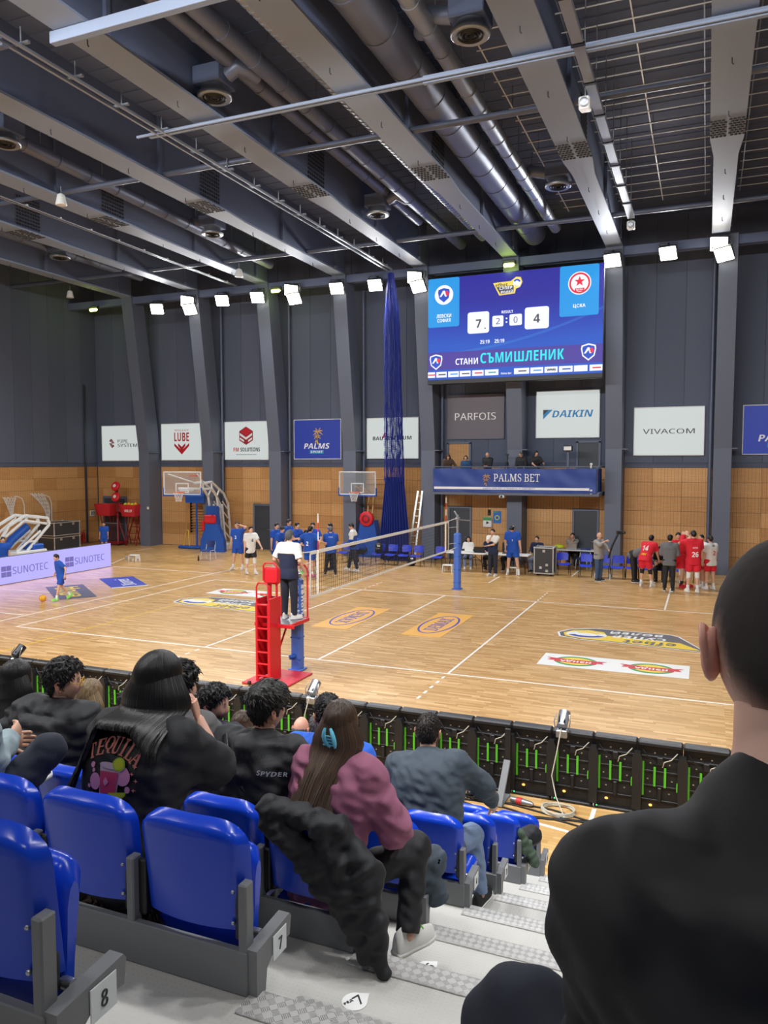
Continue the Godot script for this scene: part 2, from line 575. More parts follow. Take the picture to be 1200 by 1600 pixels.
func roof_services() -> void:
	duct("widest round grey air duct, left of the scoreboard girder", 1.35, 13.35, 9.0, -11.5, 0.44, 1.5, M.duct)
	duct("slim silver air duct running beside the widest duct", 2.35, 13.2, 6.0, -10.5, 0.2, 0.95, M.galv)
	duct("ribbed flexible duct tight against the fifth girder", -0.62, 13.3, 9.0, -11.0, 0.15, 0.22, M.galv)
	duct("mid grey air duct over the hanging curtain rail", -1.75, 13.35, 9.0, -11.8, 0.21, 1.2, M.duct)
	duct("second mid grey duct right of the curtain rail", -2.45, 13.5, 9.0, -8.6, 0.19, 1.2, M.duct)
	duct("long grey duct above the third roof bay from the left", -9.8, 13.2, 8.0, -11.0, 0.2, 1.2, M.duct, -11.0 + 0.6)
	duct("grey duct in the roof bay furthest left", -17.6, 13.3, 6.0, -11.0, 0.2, 1.4, M.duct)
	diffuser("round air diffuser with an elbow, beside the curtain rail", Vector3(-2.93, 12.75, 3.91), Vector3(0.5, 0, 0))
	diffuser("large round air diffuser at the top of the hall, nearest the camera", Vector3(3.29, 12.75, 4.16), Vector3(-0.85, 0, 0))
	diffuser("round air diffuser hanging above the scoreboard's right half", Vector3(3.42, 12.75, -4.96), Vector3(-0.9, 0, 0))
	diffuser("round air diffuser left of the hanging blue net's top", Vector3(-2.75, 12.75, -5.33), Vector3(0.5, 0, 0))
	diffuser("round air diffuser in the third roof bay", Vector3(-9.27, 12.75, -5.03), Vector3(-0.75, 0, 0))
	diffuser("dim round air diffuser near the left wall", Vector3(-17.0, 12.75, -5.34), Vector3(-0.5, 0, 0))
	diffuser("round air diffuser cut by the left edge of the view", Vector3(-9.58, 12.75, 3.88), Vector3(-0.4, 0, 0))

	var o := thing("curtain_rail", "twin curtain rail running to the hanging blue net", "rail", Vector3(-4.95, 12.5, 0))
	for s in [-0.11, 0.11]:
		var b := MB.new()
		b.bar(Vector3(s, 0, 11.5), Vector3(s + 0.2, 0, -11.3), 0.06, 0.07, 0.008)
		part("rail", b, M.galv, o)
	for i in 16:
		var z := 10.5 - i * 1.42
		var c := MB.new()
		c.box(Vector3(0.1, 0.07, z), Vector3(0.42, 0.05, 0.06))
		c.bar(Vector3(0.1, 0.07, z), Vector3(0.1, 0.4, z), 0.025, 0.025)
		part("bracket", c, M.galv, o)
	o = thing("cable_pipe", "thin paired conduits strung beside the second girder", "conduit", Vector3(-12.6, 12.55, 0))
	for s in [0.0, 0.12]:
		var b := MB.new()
		b.tube([Vector3(s, 0, 9), Vector3(s, 0, -11.5)], 0.025, 6)
		part("conduit", b, M.galv, o)
	for i in 14:
		var c := MB.new()
		c.box(Vector3(0.06, 0.03, 7.5 - i * 1.4), Vector3(0.2, 0.04, 0.04))
		part("clip", c, M.white_paint, o)

	o = thing("cable_tray", "pale metal cable tray running towards the far wall", "cable tray", Vector3(5.32, 12.42, 0))
	for i in 9:
		var z := 7.0 - i * 1.65
		var b := MB.new()
		b.box(Vector3(0, 0, z - 0.78), Vector3(0.2, 0.03, 1.56))
		b.box(Vector3(-0.1, 0.04, z - 0.78), Vector3(0.015, 0.1, 1.56))
		b.box(Vector3(0.1, 0.04, z - 0.78), Vector3(0.015, 0.1, 1.56))
		part("tray_length", b, M.galv, o)
		b = MB.new()
		b.box(Vector3(0, 0, z), Vector3(0.27, 0.06, 0.07))
		part("coupling", b, M.black_metal, o)
		b = MB.new()
		b.tube([Vector3(0.13, 0, z), Vector3(0.13, 1.95, z)], 0.012, 5)
		part("hanger_rod", b, M.galv, o)

	for q in [[Vector3(5.16, 12.2, 1.6), "beige boxy sensor clipped to the cable tray"], [Vector3(-10.35, 12.3, 1.2), "white cone shaped speaker below the third girder"], [Vector3(-20.0, 12.3, -8.9), "small white speaker by the left wall top"], [Vector3(-10.4, 12.3, -8.5), "small white speaker left of the bright lamps"], [Vector3(5.3, 12.25, -8.0), "small pale box at the far end of the cable tray"]]:
		o = thing("ceiling_speaker", q[1], "speaker", q[0])
		var b := MB.new()
		if String(q[1]).contains("box"):
			b.box(Vector3(0, 0, 0), Vector3(0.24, 0.28, 0.34), spin(12, Vector3.RIGHT), 0.03)
			part("body", b, M.white_plastic, o)
			b = MB.new()
			b.lathe([Vector2(0.08, 0.0), Vector2(0.1, 0.03), Vector2(0.03, 0.02), Vector2(0, 0.02)], 14, at(0, -0.02, 0.17, spin(100, Vector3.RIGHT)))
			part("front_ring", b, M.galv, o)
		else:
			b.lathe([Vector2(0.0, -0.2), Vector2(0.13, -0.2), Vector2(0.17, -0.19), Vector2(0.11, 0.1), Vector2(0.05, 0.14), Vector2(0, 0.14)], 16)
			part("horn", b, M.white_plastic, o)
		b = MB.new()
		b.bar(Vector3(0, 0.1, 0), Vector3(0, 0.36, 0), 0.02, 0.02)
		part("mount", b, M.galv, o)

	for q in [[4.66, 7.7, "bright suspended wire grid under the roof right of the scoreboard girder"], [8.55, 11.9, "suspended wire grid under the roof at the right edge"], [2.75, 4.0, "narrow strip of wire grid beside the slim silver duct"]]:
		o = thing("wire_grid", q[2], "wire grid", Vector3(0, 13.7, 0))
		for i in 22:
			var b := MB.new()
			b.bar(Vector3(q[0], 0, 6.5 - i * 0.78), Vector3(q[1], 0, 6.5 - i * 0.78), 0.024, 0.02)
			part("cross_wire", b, M.white_paint, o)
		var n := maxi(2, int((q[1] - q[0]) / 1.1) + 1)
		for i in n:
			var x: float = lerpf(q[0] + 0.1, q[1] - 0.15, float(i) / (n - 1))
			var b := MB.new()
			b.bar(Vector3(x, 0.015, 6.8), Vector3(x, 0.015, -10.4), 0.03, 0.02)
			part("long_wire", b, M.white_paint if i == n - 2 else M.galv, o)
			for k in 5:
				b = MB.new()
				b.tube([Vector3(x, 0, 5.5 - k * 3.4), Vector3(x, 0.68, 5.5 - k * 3.4)], 0.01, 4)
				part("hanger_rod", b, M.galv, o)

	o = thing("divider_curtain", "gathered blue divider net with heavy blue fabric at its foot", "curtain", Vector3(-4.95, 0, -12.3))
	var rows := []
	for j in 15:
		var row := []
		var y := 3.7 * (1.0 - j / 14.0) + 0.02
		for i in 61:
			var u := i / 60.0 - 0.5
			var wd := lerpf(0.86, 1.34, clampf(j / 9.0, 0.0, 1.0))
			row.append(Vector3(u * wd, y, sin(i * 1.15) * (0.05 + 0.05 * j / 14.0) + cos(u * 5.0) * 0.12))
		rows.append(row)
	var b2 := MB.new()
	b2.sheet(rows, 0.008)
	part("fabric", b2, M.curtain_blue, o)
	var rng := RandomNumberGenerator.new()
	rng.seed = 5
	var nb := MB.new()
	for i in 46:
		var u := rng.randf_range(-0.5, 0.5)
		var zf := rng.randf_range(-0.14, 0.14)
		var pts := []
		for k in 13:
			var t := k / 12.0
			var wd := lerpf(0.95, 0.62, t)
			if t > 0.8:
				wd *= lerpf(1.0, 0.3, (t - 0.8) / 0.2)
			pts.append(Vector3(u * wd + 0.03 * sin(k * 2.1 + i) + 0.25 * t, 3.5 + t * 8.85, zf + t * 1.0 + 0.02 * cos(k * 1.7 + i)))
		nb.tube(pts, 0.012, 4, false)
	for k in 150:
		var t := k / 150.0
		var wd := lerpf(0.95, 0.62, t) * (1.0 if t < 0.8 else lerpf(1.0, 0.3, (t - 0.8) / 0.2))
		var y := 3.5 + t * 8.85
		for sd in [-1.0, 1.0]:
			var pts := []
			for q in 7:
				var u := q / 6.0 - 0.5
				pts.append(Vector3(u * wd + 0.25 * t, y + 0.05 * sin(q * 2.6 + k) + 0.07 * u * sd, t * 1.0 + sd * 0.1 * cos(u * 3.0) + 0.03 * sin(q * 1.9 + k * 0.7)))
			nb.tube(pts, 0.007, 3, false)
	stuff(part("netting", nb, M.net_blue, o))
# ---------------------------------------------------------------- signs on the far wall
func palm_icon(par: Node, xf: Transform3D, s: float, m: Material) -> void:
	for q in [[0.0, 0.0, 1.0], [0.26, -0.1, 0.72]]:
		var b := MB.new()
		var tr := []
		for i in 9:
			var t := i / 8.0
			tr.append(Vector2(q[0] * 0.6 + 0.16 * sin(t * 2.0) * (1.0 if q[0] == 0.0 else -0.4) - 0.05 + 0.045 * (1.0 - t * 0.5), -0.5 + t * 0.62 * q[2] + q[1]) * s)
		for i in range(8, -1, -1):
			var t := i / 8.0
			tr.append(Vector2(q[0] * 0.6 + 0.16 * sin(t * 2.0) * (1.0 if q[0] == 0.0 else -0.4) - 0.05 - 0.045 * (1.0 - t * 0.5), -0.5 + t * 0.62 * q[2] + q[1]) * s)
		b.prism(tr, 0.006, xf)
		var top: Vector2 = tr[8]
		for k in 6:
			var a: float = deg_to_rad([200.0, 160.0, 122.0, 62.0, 25.0, -18.0][k])
			var lf := []
			var ln: float = 0.34 * s * q[2]
			for i in 7:
				var t := i / 6.0
				lf.append(top + Vector2(cos(a) * ln * t, sin(a) * ln * t - 0.28 * ln * t * t + 0.1 * ln * sin(PI * t)))
			for i in range(5, 0, -1):
				var t := i / 6.0
				lf.append(top + Vector2(cos(a) * ln * t, sin(a) * ln * t - 0.28 * ln * t * t - 0.1 * ln * sin(PI * t)))
			b.prism(lf, 0.006, xf)
		part("palm_emblem", b, m, par)

func wall_sign(label: String, x0: float, x1: float, y0: float, y1: float, face: Material) -> Node3D:

	var o := thing("wall_sign", label, "sign", Vector3(x0, y0, WALL_Z + 0.06))
	var w := x1 - x0
	var h := y1 - y0
	var b := MB.new()
	b.box(Vector3(w / 2, h / 2, 0.03), Vector3(w - 0.02, h - 0.02, 0.05))
	part("sign_face", b, face, o)
	b = MB.new()
	for s in [0, 1]:
		b.box(Vector3(w * s, h / 2, 0.03), Vector3(0.035, h + 0.035, 0.08), Basis.IDENTITY, 0.006)
		b.box(Vector3(w / 2, h * s, 0.03), Vector3(w, 0.035, 0.08), Basis.IDENTITY, 0.006)
	part("sign_frame", b, M.white_paint if face != M.sign_grey else M.column_paint, o)
	return o

func sxf(w: float, h: float, u: float, v: float) -> Transform3D:
	return at(u * w, (1.0 - v) * h, 0.06)

func wall_signs() -> void:
	var w := 2.54
	var h := 1.9
	var o := wall_sign("white lit sign with a maroon knot emblem, leftmost on the far wall", -22.87, -20.33, 4.47, 6.37, M.lightbox_white)
	text(o, "PIPE", 0.27 * w, 0.09 * h, sxf(w, h, 0.565, 0.44), M.ink_dark, "regular")
	text(o, "SYSTEM", 0.52 * w, 0.09 * h, sxf(w, h, 0.69, 0.56), M.ink_dark, "regular")
	for k in 3:
		for sd in [1.0, -1.0]:
			var b := MB.new()
			var e := 0.13 - k * 0.05
			var c := sxf(w, h, 0.27, 0.5) * at(0, 0, 0, spin(38, Vector3.BACK))
			b.box(c * Vector3(sd * e, sd * 0.05, 0), Vector3(0.035, 0.3 - k * 0.06, 0.012), c.basis)
			b.box(c * Vector3(sd * e * 0.5 - sd * 0.02, sd * (0.2 - k * 0.03), 0), Vector3(e + 0.05, 0.035, 0.012), c.basis)
			part("emblem_bar", b, M.ink_maroon, o)
	o = wall_sign("white lit sign with red lettering over a chevron", -18.84, -16.3, 4.5, 6.4, M.lightbox_white)
	text(o, "VOLLEY", 0.36 * w, 0.045 * h, sxf(w, h, 0.51, 0.18), M.ink_red, "regular")
	text(o, "LUBE", 0.37 * w, 0.24 * h, sxf(w, h, 0.51, 0.36), M.ink_red, "bold")
	for q in [[0.185, 0.0, 0.2], [0.09, 0.0, 0.1]]:
		var x: float = q[0] * w
		var d: float = q[2] * h
		flat(o, "chevron", [Vector2(-x, 0), Vector2(0, -d), Vector2(x, 0), Vector2(x, -0.075 * h), Vector2(0, -d - 0.11 * h), Vector2(-x, -0.075 * h)], sxf(w, h, 0.51, 0.535), M.ink_red)
	o = wall_sign("white lit sign with a red cube emblem over its lettering", -14.87, -12.31, 4.52, 6.42, M.lightbox_white)
	var hx := []
	for i in 6:
		hx.append(Vector2(cos(PI / 2 + i * PI / 3), sin(PI / 2 + i * PI / 3)) * 0.46)
	flat(o, "cube_emblem", hx, sxf(w, h, 0.5, 0.37), M.ink_maroon, 0.006)
	flat(o, "cube_face", [Vector2(0, 0.4), Vector2(-0.34, 0.2), Vector2(0, 0.02), Vector2(0.34, 0.2)], sxf(w, h, 0.5, 0.37) * at(0, 0, 0.004), M.ink_red, 0.006)
	flat(o, "cube_letter", [Vector2(-0.36, 0.14), Vector2(0, -0.08), Vector2(0.36, 0.14), Vector2(0.36, 0.02), Vector2(0, -0.2), Vector2(-0.36, 0.02)], sxf(w, h, 0.5, 0.37) * at(0, 0, 0.004), M.ink_white, 0.006)
	flat(o, "cube_letter", [Vector2(-0.36, -0.08), Vector2(-0.12, -0.22), Vector2(-0.12, -0.32), Vector2(-0.36, -0.18)], sxf(w, h, 0.5, 0.37) * at(0, 0, 0.004), M.ink_white, 0.006)
	flat(o, "cube_letter", [Vector2(0.36, -0.08), Vector2(0.12, -0.22), Vector2(0.12, -0.32), Vector2(0.36, -0.18)], sxf(w, h, 0.5, 0.37) * at(0, 0, 0.004), M.ink_white, 0.006)
	text(o, "FM", 0.12 * w, 0.105 * h, sxf(w, h, 0.265, 0.735), M.ink_red)
	text(o, "SOLUTIONS", 0.45 * w, 0.105 * h, sxf(w, h, 0.59, 0.735), M.ink_dark)
	flat(o, "small_print", rect2(-0.6, -0.012, 0.6, 0.012), sxf(w, h, 0.5, 0.87), M.sign_grey)
	for q in [["royal blue lit sign with gold palm trees, fourth from the left", -10.85], ["royal blue lit sign cut by the right edge of the view", 9.1]]:
		var y0 := 4.54 if q[1] < 0 else 4.68
		o = wall_sign(q[0], q[1], q[1] + 2.54, y0, y0 + 1.9, M.lightbox_blue)
		palm_icon(o, sxf(w, h, 0.48, 0.36), 0.85, M.ink_gold)
		text(o, "PALMS", 0.53 * w, 0.14 * h, sxf(w, h, 0.49, 0.67), M.ink_white, "bold", 0.2)
		flat(o, "word_plate", rect2(-0.38, -0.09, 0.38, 0.09), sxf(w, h, 0.49, 0.82), M.ink_cyan)
		text(o, "SPORT", 0.26 * w, 0.06 * h, sxf(w, h, 0.49, 0.82) * at(0, 0, 0.006), M.ink_white, "bold", 0.2)
	o = wall_sign("white lit sign half hidden behind the hanging blue net", -6.95, -4.38, 4.56, 6.43, M.lightbox_white)
	text(o, "BAU", 0.2 * w, 0.09 * h, sxf(w, h, 0.22, 0.51), M.ink_dark)
	text(o, "ZENTRUM", 0.52 * w, 0.09 * h, sxf(w, h, 0.62, 0.5), M.ink_dark)
	flat(o, "red_bolt", [Vector2(-0.02, -0.1), Vector2(-0.1, -0.1), Vector2(0.0, 0.14), Vector2(0.1, 0.14), Vector2(0.04, 0.03), Vector2(0.1, 0.03)], sxf(w, h, 0.345, 0.45), M.ink_red)
	o = wall_sign("grey wall sign with white lettering above the balcony", -3.0, -0.4, 5.42, 7.36, M.sign_grey)
	text(o, "PARFOIS", 0.72 * 2.6, 0.16 * 1.94, sxf(2.6, 1.94, 0.5, 0.49), M.ink_white, "regular")
	o = wall_sign("white lit sign with slanted cyan lettering under the scoreboard", 1.01, 3.65, 5.42, 7.4, M.lightbox_white)
	text(o, "DAIKIN", 0.62 * 2.64, 0.15 * 1.98, sxf(2.64, 1.98, 0.58, 0.49), M.ink_cyan, "bold", 0.25)
	flat(o, "triangle_emblem", [Vector2(-0.2, -0.2), Vector2(-0.2, 0.2), Vector2(0.2, 0.2)], sxf(2.64, 1.98, 0.19, 0.5), M.ink_cyan)
	flat(o, "triangle_emblem", [Vector2(-0.2, -0.02), Vector2(-0.2, 0.2), Vector2(0.02, 0.2)], sxf(2.64, 1.98, 0.19, 0.5) * at(0, 0, 0.004), M.ink_dark)
	o = wall_sign("wide white lit sign with thin dark lettering right of the balcony", 5.04, 7.7, 4.66, 6.59, M.lightbox_white)
	text(o, "VIVACOM", 0.74 * 2.66, 0.1 * 1.93, sxf(2.66, 1.93, 0.5, 0.5), M.ink_dark, "regular")

func screen_tex() -> ImageTexture:
	var n := 512
	var im := Image.create(n, n, false, Image.FORMAT_RGB8)
	for y in n:
		for x in n:
			var u := x / 511.0
			var v := y / 511.0
			var c := Color8(28, 24, 170).lerp(Color8(8, 90, 215), clampf((v - 0.25) * 2.2 + 0.25 * absf(u - 0.5), 0.0, 1.0))
			var arc := absf(v - (0.75 - 0.35 * u * u))
			if arc < 0.012:
				c = c.lerp(Color8(60, 150, 240), 0.4)
			if (y % 9) < 2:
				c = c.darkened(0.1)
			im.set_pixel(x, y, c)
	return tex(im)

func shield(par: Node, xf: Transform3D, s: float, k: String) -> void:
	var pl := func(f: float) -> Array:
		return [Vector2(0, -0.6) * f * s, Vector2(0.4, -0.28) * f * s, Vector2(0.5, 0.2) * f * s, Vector2(0.46, 0.42) * f * s, Vector2(0, 0.55) * f * s, Vector2(-0.46, 0.42) * f * s, Vector2(-0.5, 0.2) * f * s, Vector2(-0.4, -0.28) * f * s]
	flat(par, "crest_edge", pl.call(1.0), xf, M[k + "white"])
	flat(par, "crest_field", pl.call(0.82), xf * at(0, 0, 0.005), M[k + "navy"])
	flat(par, "crest_chevron", [Vector2(-0.3, -0.12) * s, Vector2(-0.06, 0.28) * s, Vector2(0.06, 0.28) * s, Vector2(0.2, -0.12) * s, Vector2(0.08, -0.12) * s, Vector2(0, 0.1) * s, Vector2(-0.18, -0.12) * s], xf * at(0, 0, 0.009), M[k + "white"])
	flat(par, "crest_mark", ring2(0.2 * s, 0.08 * s, 0.14 * s, 0.17 * s, 12), xf * at(0, 0, 0.009), M[k + "red"])

func league_logo(par: Node, xf: Transform3D, w: float, k: String, tilt := 0.0) -> void:

	var h := w * 0.52
	flat(par, "emblem_edge", [Vector2(-0.5 * w, 0.28 * h), Vector2(0.12 * w, 0.32 * h), Vector2(0.3 * w, 0.56 * h), Vector2(0.46 * w, 0.52 * h), Vector2(0.52 * w, 0.2 * h), Vector2(0.44 * w, -0.12 * h), Vector2(0.3 * w, -0.2 * h), Vector2(0.26 * w, -0.5 * h), Vector2(-0.28 * w, -0.56 * h)], xf, M[k + "yellow"])
	flat(par, "emblem_plate", [Vector2(-0.38 * w, -0.02 * h), Vector2(0.22 * w, 0.04 * h), Vector2(0.22 * w, -0.42 * h), Vector2(-0.24 * w, -0.48 * h)], xf * at(0, 0, 0.004), M[k + "grey"])
	flat(par, "ball_emblem", ring2(0.33 * w, 0.16 * h, 0.14 * w, 0.28 * h), xf * at(0, 0, 0.006), M[k + "white"])
	flat(par, "ball_panel", band2(0.33 * w, 0.16 * h, 0.13 * w, 0.26 * h, 0.055 * w, 0.3, 2.6), xf * at(0, 0, 0.009), M[k + "navy"])
	flat(par, "ball_panel", band2(0.33 * w, 0.1 * h, 0.1 * w, 0.2 * h, 0.04 * w, 3.4, 5.4), xf * at(0, 0, 0.009), M[k + "yellow"])
	text(par, "efbet", 0.42 * w, 0.22 * h, xf * at(-0.2 * w, 0.12 * h, 0.008), M[k + "grey"], "bold", 0.15)
	text(par, "СУПЕР", 0.44 * w, 0.2 * h, xf * at(-0.05 * w, -0.1 * h, 0.01), M[k + "white"], "bold", 0.15)
	text(par, "ВОЛЕЙ", 0.42 * w, 0.2 * h, xf * at(-0.01 * w, -0.34 * h, 0.01), M[k + "white"], "bold", 0.15)

func led_scoreboard() -> void:
	for q in [["white", Color8(236, 240, 248)], ["navy", Color8(20, 70, 190)], ["red", Color8(225, 30, 60)], ["cyan", Color8(20, 225, 235)], ["sky", Color8(10, 145, 222)], ["yellow", Color8(245, 215, 90)], ["grey", Color8(70, 70, 84)], ["violet", Color8(66, 50, 150)], ["teal", Color8(60, 150, 150)]]:
		glow("screen_" + q[0], q[1], 0.82)
	var sm := glow("screen_back", Color.WHITE, 0.68)
	sm.emission_texture = screen_tex()
	sm.emission_operator = BaseMaterial3D.EMISSION_OP_MULTIPLY
	sm.albedo_color = Color(0.02, 0.02, 0.05)
	var W := 7.11
	var H := 4.165
	var o := thing("led_scoreboard", "large blue LED scoreboard high on the far wall", "scoreboard", Vector3(-3.08, 7.814, -11.5))
	var b := MB.new()
	b.box(Vector3(W / 2, H / 2 - 0.08, -0.14), Vector3(W + 0.04, H + 0.22, 0.25), Basis.IDENTITY, 0.02)
	part("cabinet", b, M.black_plastic, o)
	b = MB.new()
	b.vtx(Vector3(0, 0, 0), Vector3.BACK, Vector2(0, 1)); b.vtx(Vector3(W, 0, 0), Vector3.BACK, Vector2(1, 1)); b.vtx(Vector3(W, H, 0), Vector3.BACK, Vector2(1, 0)); b.vtx(Vector3(0, H, 0), Vector3.BACK, Vector2(0, 0))
	b.face(0, 1, 2); b.face(0, 2, 3)
	part("led_screen", b, sm, o)
	var X := func(u: float, v: float, d := 0.006) -> Transform3D: return at(u * W, (1.0 - v) * H, d)
	var card := func(u0: float, u1: float, v0: float, v1: float, m: Material, d := 0.006, r := 0.08) -> void:
		flat(o, "screen_card", rect2(u0 * W, (1.0 - v1) * H, u1 * W, (1.0 - v0) * H, r), at(0, 0, d), m)
	card.call(0.0, 0.19, 0.0, 0.48, M.screen_sky)
	card.call(0.765, 0.975, 0.0, 0.464, M.screen_sky)
	flat(o, "badge_disc", ring2(0, 0, 0.4, 0.4), X.call(0.097, 0.165, 0.012), M.screen_white)
	shield(o, X.call(0.097, 0.165, 0.018), 0.62, "screen_")
	text(o, "ЛЕВСКИ", 0.09 * W, 0.036 * H, X.call(0.097, 0.37, 0.014), M.screen_white)
	text(o, "СОФИЯ", 0.08 * W, 0.036 * H, X.call(0.097, 0.415, 0.014), M.screen_white)
	flat(o, "badge_disc", ring2(0, 0, 0.44, 0.44), X.call(0.872, 0.165, 0.012), M.screen_white)
	flat(o, "badge_ring", band2(0, 0, 0.4, 0.4, 0.07, 0.0, TAU - 0.01, 36), X.call(0.872, 0.165, 0.017), M.screen_red)
	var st := []
	for i in 10:
		var r := 0.21 if i % 2 == 0 else 0.085
		st.append(Vector2(cos(PI / 2 + i * PI / 5), sin(PI / 2 + i * PI / 5)) * r)
	flat(o, "badge_star", st, X.call(0.872, 0.15, 0.017), M.screen_red)
	flat(o, "badge_ribbon", rect2(-0.18, -0.06, 0.18, 0.06), X.call(0.872, 0.225, 0.02), M.screen_red)
	text(o, "ЦСКА", 0.26, 0.08, X.call(0.872, 0.225, 0.024), M.screen_white)
	text(o, "ЦСКА", 0.066 * W, 0.04 * H, X.call(0.872, 0.375, 0.014), M.screen_white)
	league_logo(o, X.call(0.472, 0.135, 0.012), 0.165 * W, "screen_")
	card.call(0.241, 0.368, 0.357, 0.564, M.screen_white, 0.01, 0.1)
	card.call(0.573, 0.708, 0.352, 0.558, M.screen_white, 0.01, 0.1)
	card.call(0.387, 0.451, 0.408, 0.513, M.screen_white, 0.01, 0.06)
	card.call(0.486, 0.557, 0.405, 0.512, M.screen_white, 0.01, 0.06)
	text(o, "7", 0.032 * W, 0.08 * H, X.call(0.306, 0.47, 0.016), M.screen_grey)
	flat(o, "serve_dot", ring2(0, 0, 0.03, 0.03, 10), X.call(0.345, 0.52, 0.016), M.screen_grey)
	text(o, "4", 0.036 * W, 0.08 * H, X.call(0.64, 0.46, 0.016), M.screen_grey)
	text(o, "2", 0.022 * W, 0.058 * H, X.call(0.42, 0.46, 0.016), M.screen_violet, "regular")
	text(o, "0", 0.022 * W, 0.058 * H, X.call(0.521, 0.458, 0.016), M.screen_violet, "regular")
	for v in [0.44, 0.475]:
		flat(o, "colon_dot", ring2(0, 0, 0.035, 0.035, 12), X.call(0.469, v, 0.012), M.screen_white)
	text(o, "RESULT", 0.066 * W, 0.026 * H, X.call(0.473, 0.377, 0.012), M.screen_white)
	text(o, "25:19", 0.056 * W, 0.036 * H, X.call(0.344, 0.65, 0.012), M.screen_white)
	text(o, "25:19", 0.057 * W, 0.036 * H, X.call(0.429, 0.65, 0.012), M.screen_white)
	card.call(0.0, 1.0, 0.73, 0.9, M.screen_violet, 0.008, 0.0)
	text(o, "СТАНИ", 0.135 * W, 0.062 * H, X.call(0.237, 0.83, 0.014), M.screen_white)
	text(o, "СЪМИШЛЕНИК", 0.475 * W, 0.1 * H, X.call(0.556, 0.808, 0.014), M.screen_cyan)
	shield(o, X.call(0.05, 0.82, 0.014), 0.56, "screen_")
	shield(o, X.call(0.925, 0.8, 0.014), 0.58, "screen_")
	var bx := [0.0, 0.052, 0.125, 0.195, 0.27, 0.345, 0.515, 0.608, 0.687, 0.767, 0.848, 0.932]
	var wd := [0.044, 0.064, 0.065, 0.066, 0.068, 0.08, 0.086, 0.072, 0.072, 0.074, 0.073, 0.068]
	for i in bx.size():
		card.call(bx[i], bx[i] + wd[i], 0.922, 0.978, M.screen_white, 0.01, 0.0)
		flat(o, "sponsor_mark", rect2(-0.16, -0.025, 0.16, 0.025), X.call(bx[i] + wd[i] * 0.55, 0.95, 0.014), [M.screen_red, M.screen_grey, M.screen_sky, M.screen_grey, M.screen_red, M.screen_teal, M.screen_grey, M.screen_sky, M.screen_grey, M.screen_navy, M.screen_white, M.screen_red][i])
	text(o, "Palms Bet", 0.06 * W, 0.02 * H, X.call(0.47, 0.965, 0.014), M.screen_white)
	text(o, "VAG", 0.05 * W, 0.03 * H, X.call(0.723, 0.95, 0.018), M.screen_grey, "regular")
	var l := AreaLight3D.new()
	l.name = "scoreboard_glow"
	l.area_size = Vector2(W, H)
	l.light_color = Color(0.3, 0.5, 1.0)
	l.light_energy = 2.0
	l.shadow_enabled = true
	l.position = Vector3(0.48, 9.9, -11.4)
	l.basis = Basis(Vector3.UP, PI)
	add_child(l)

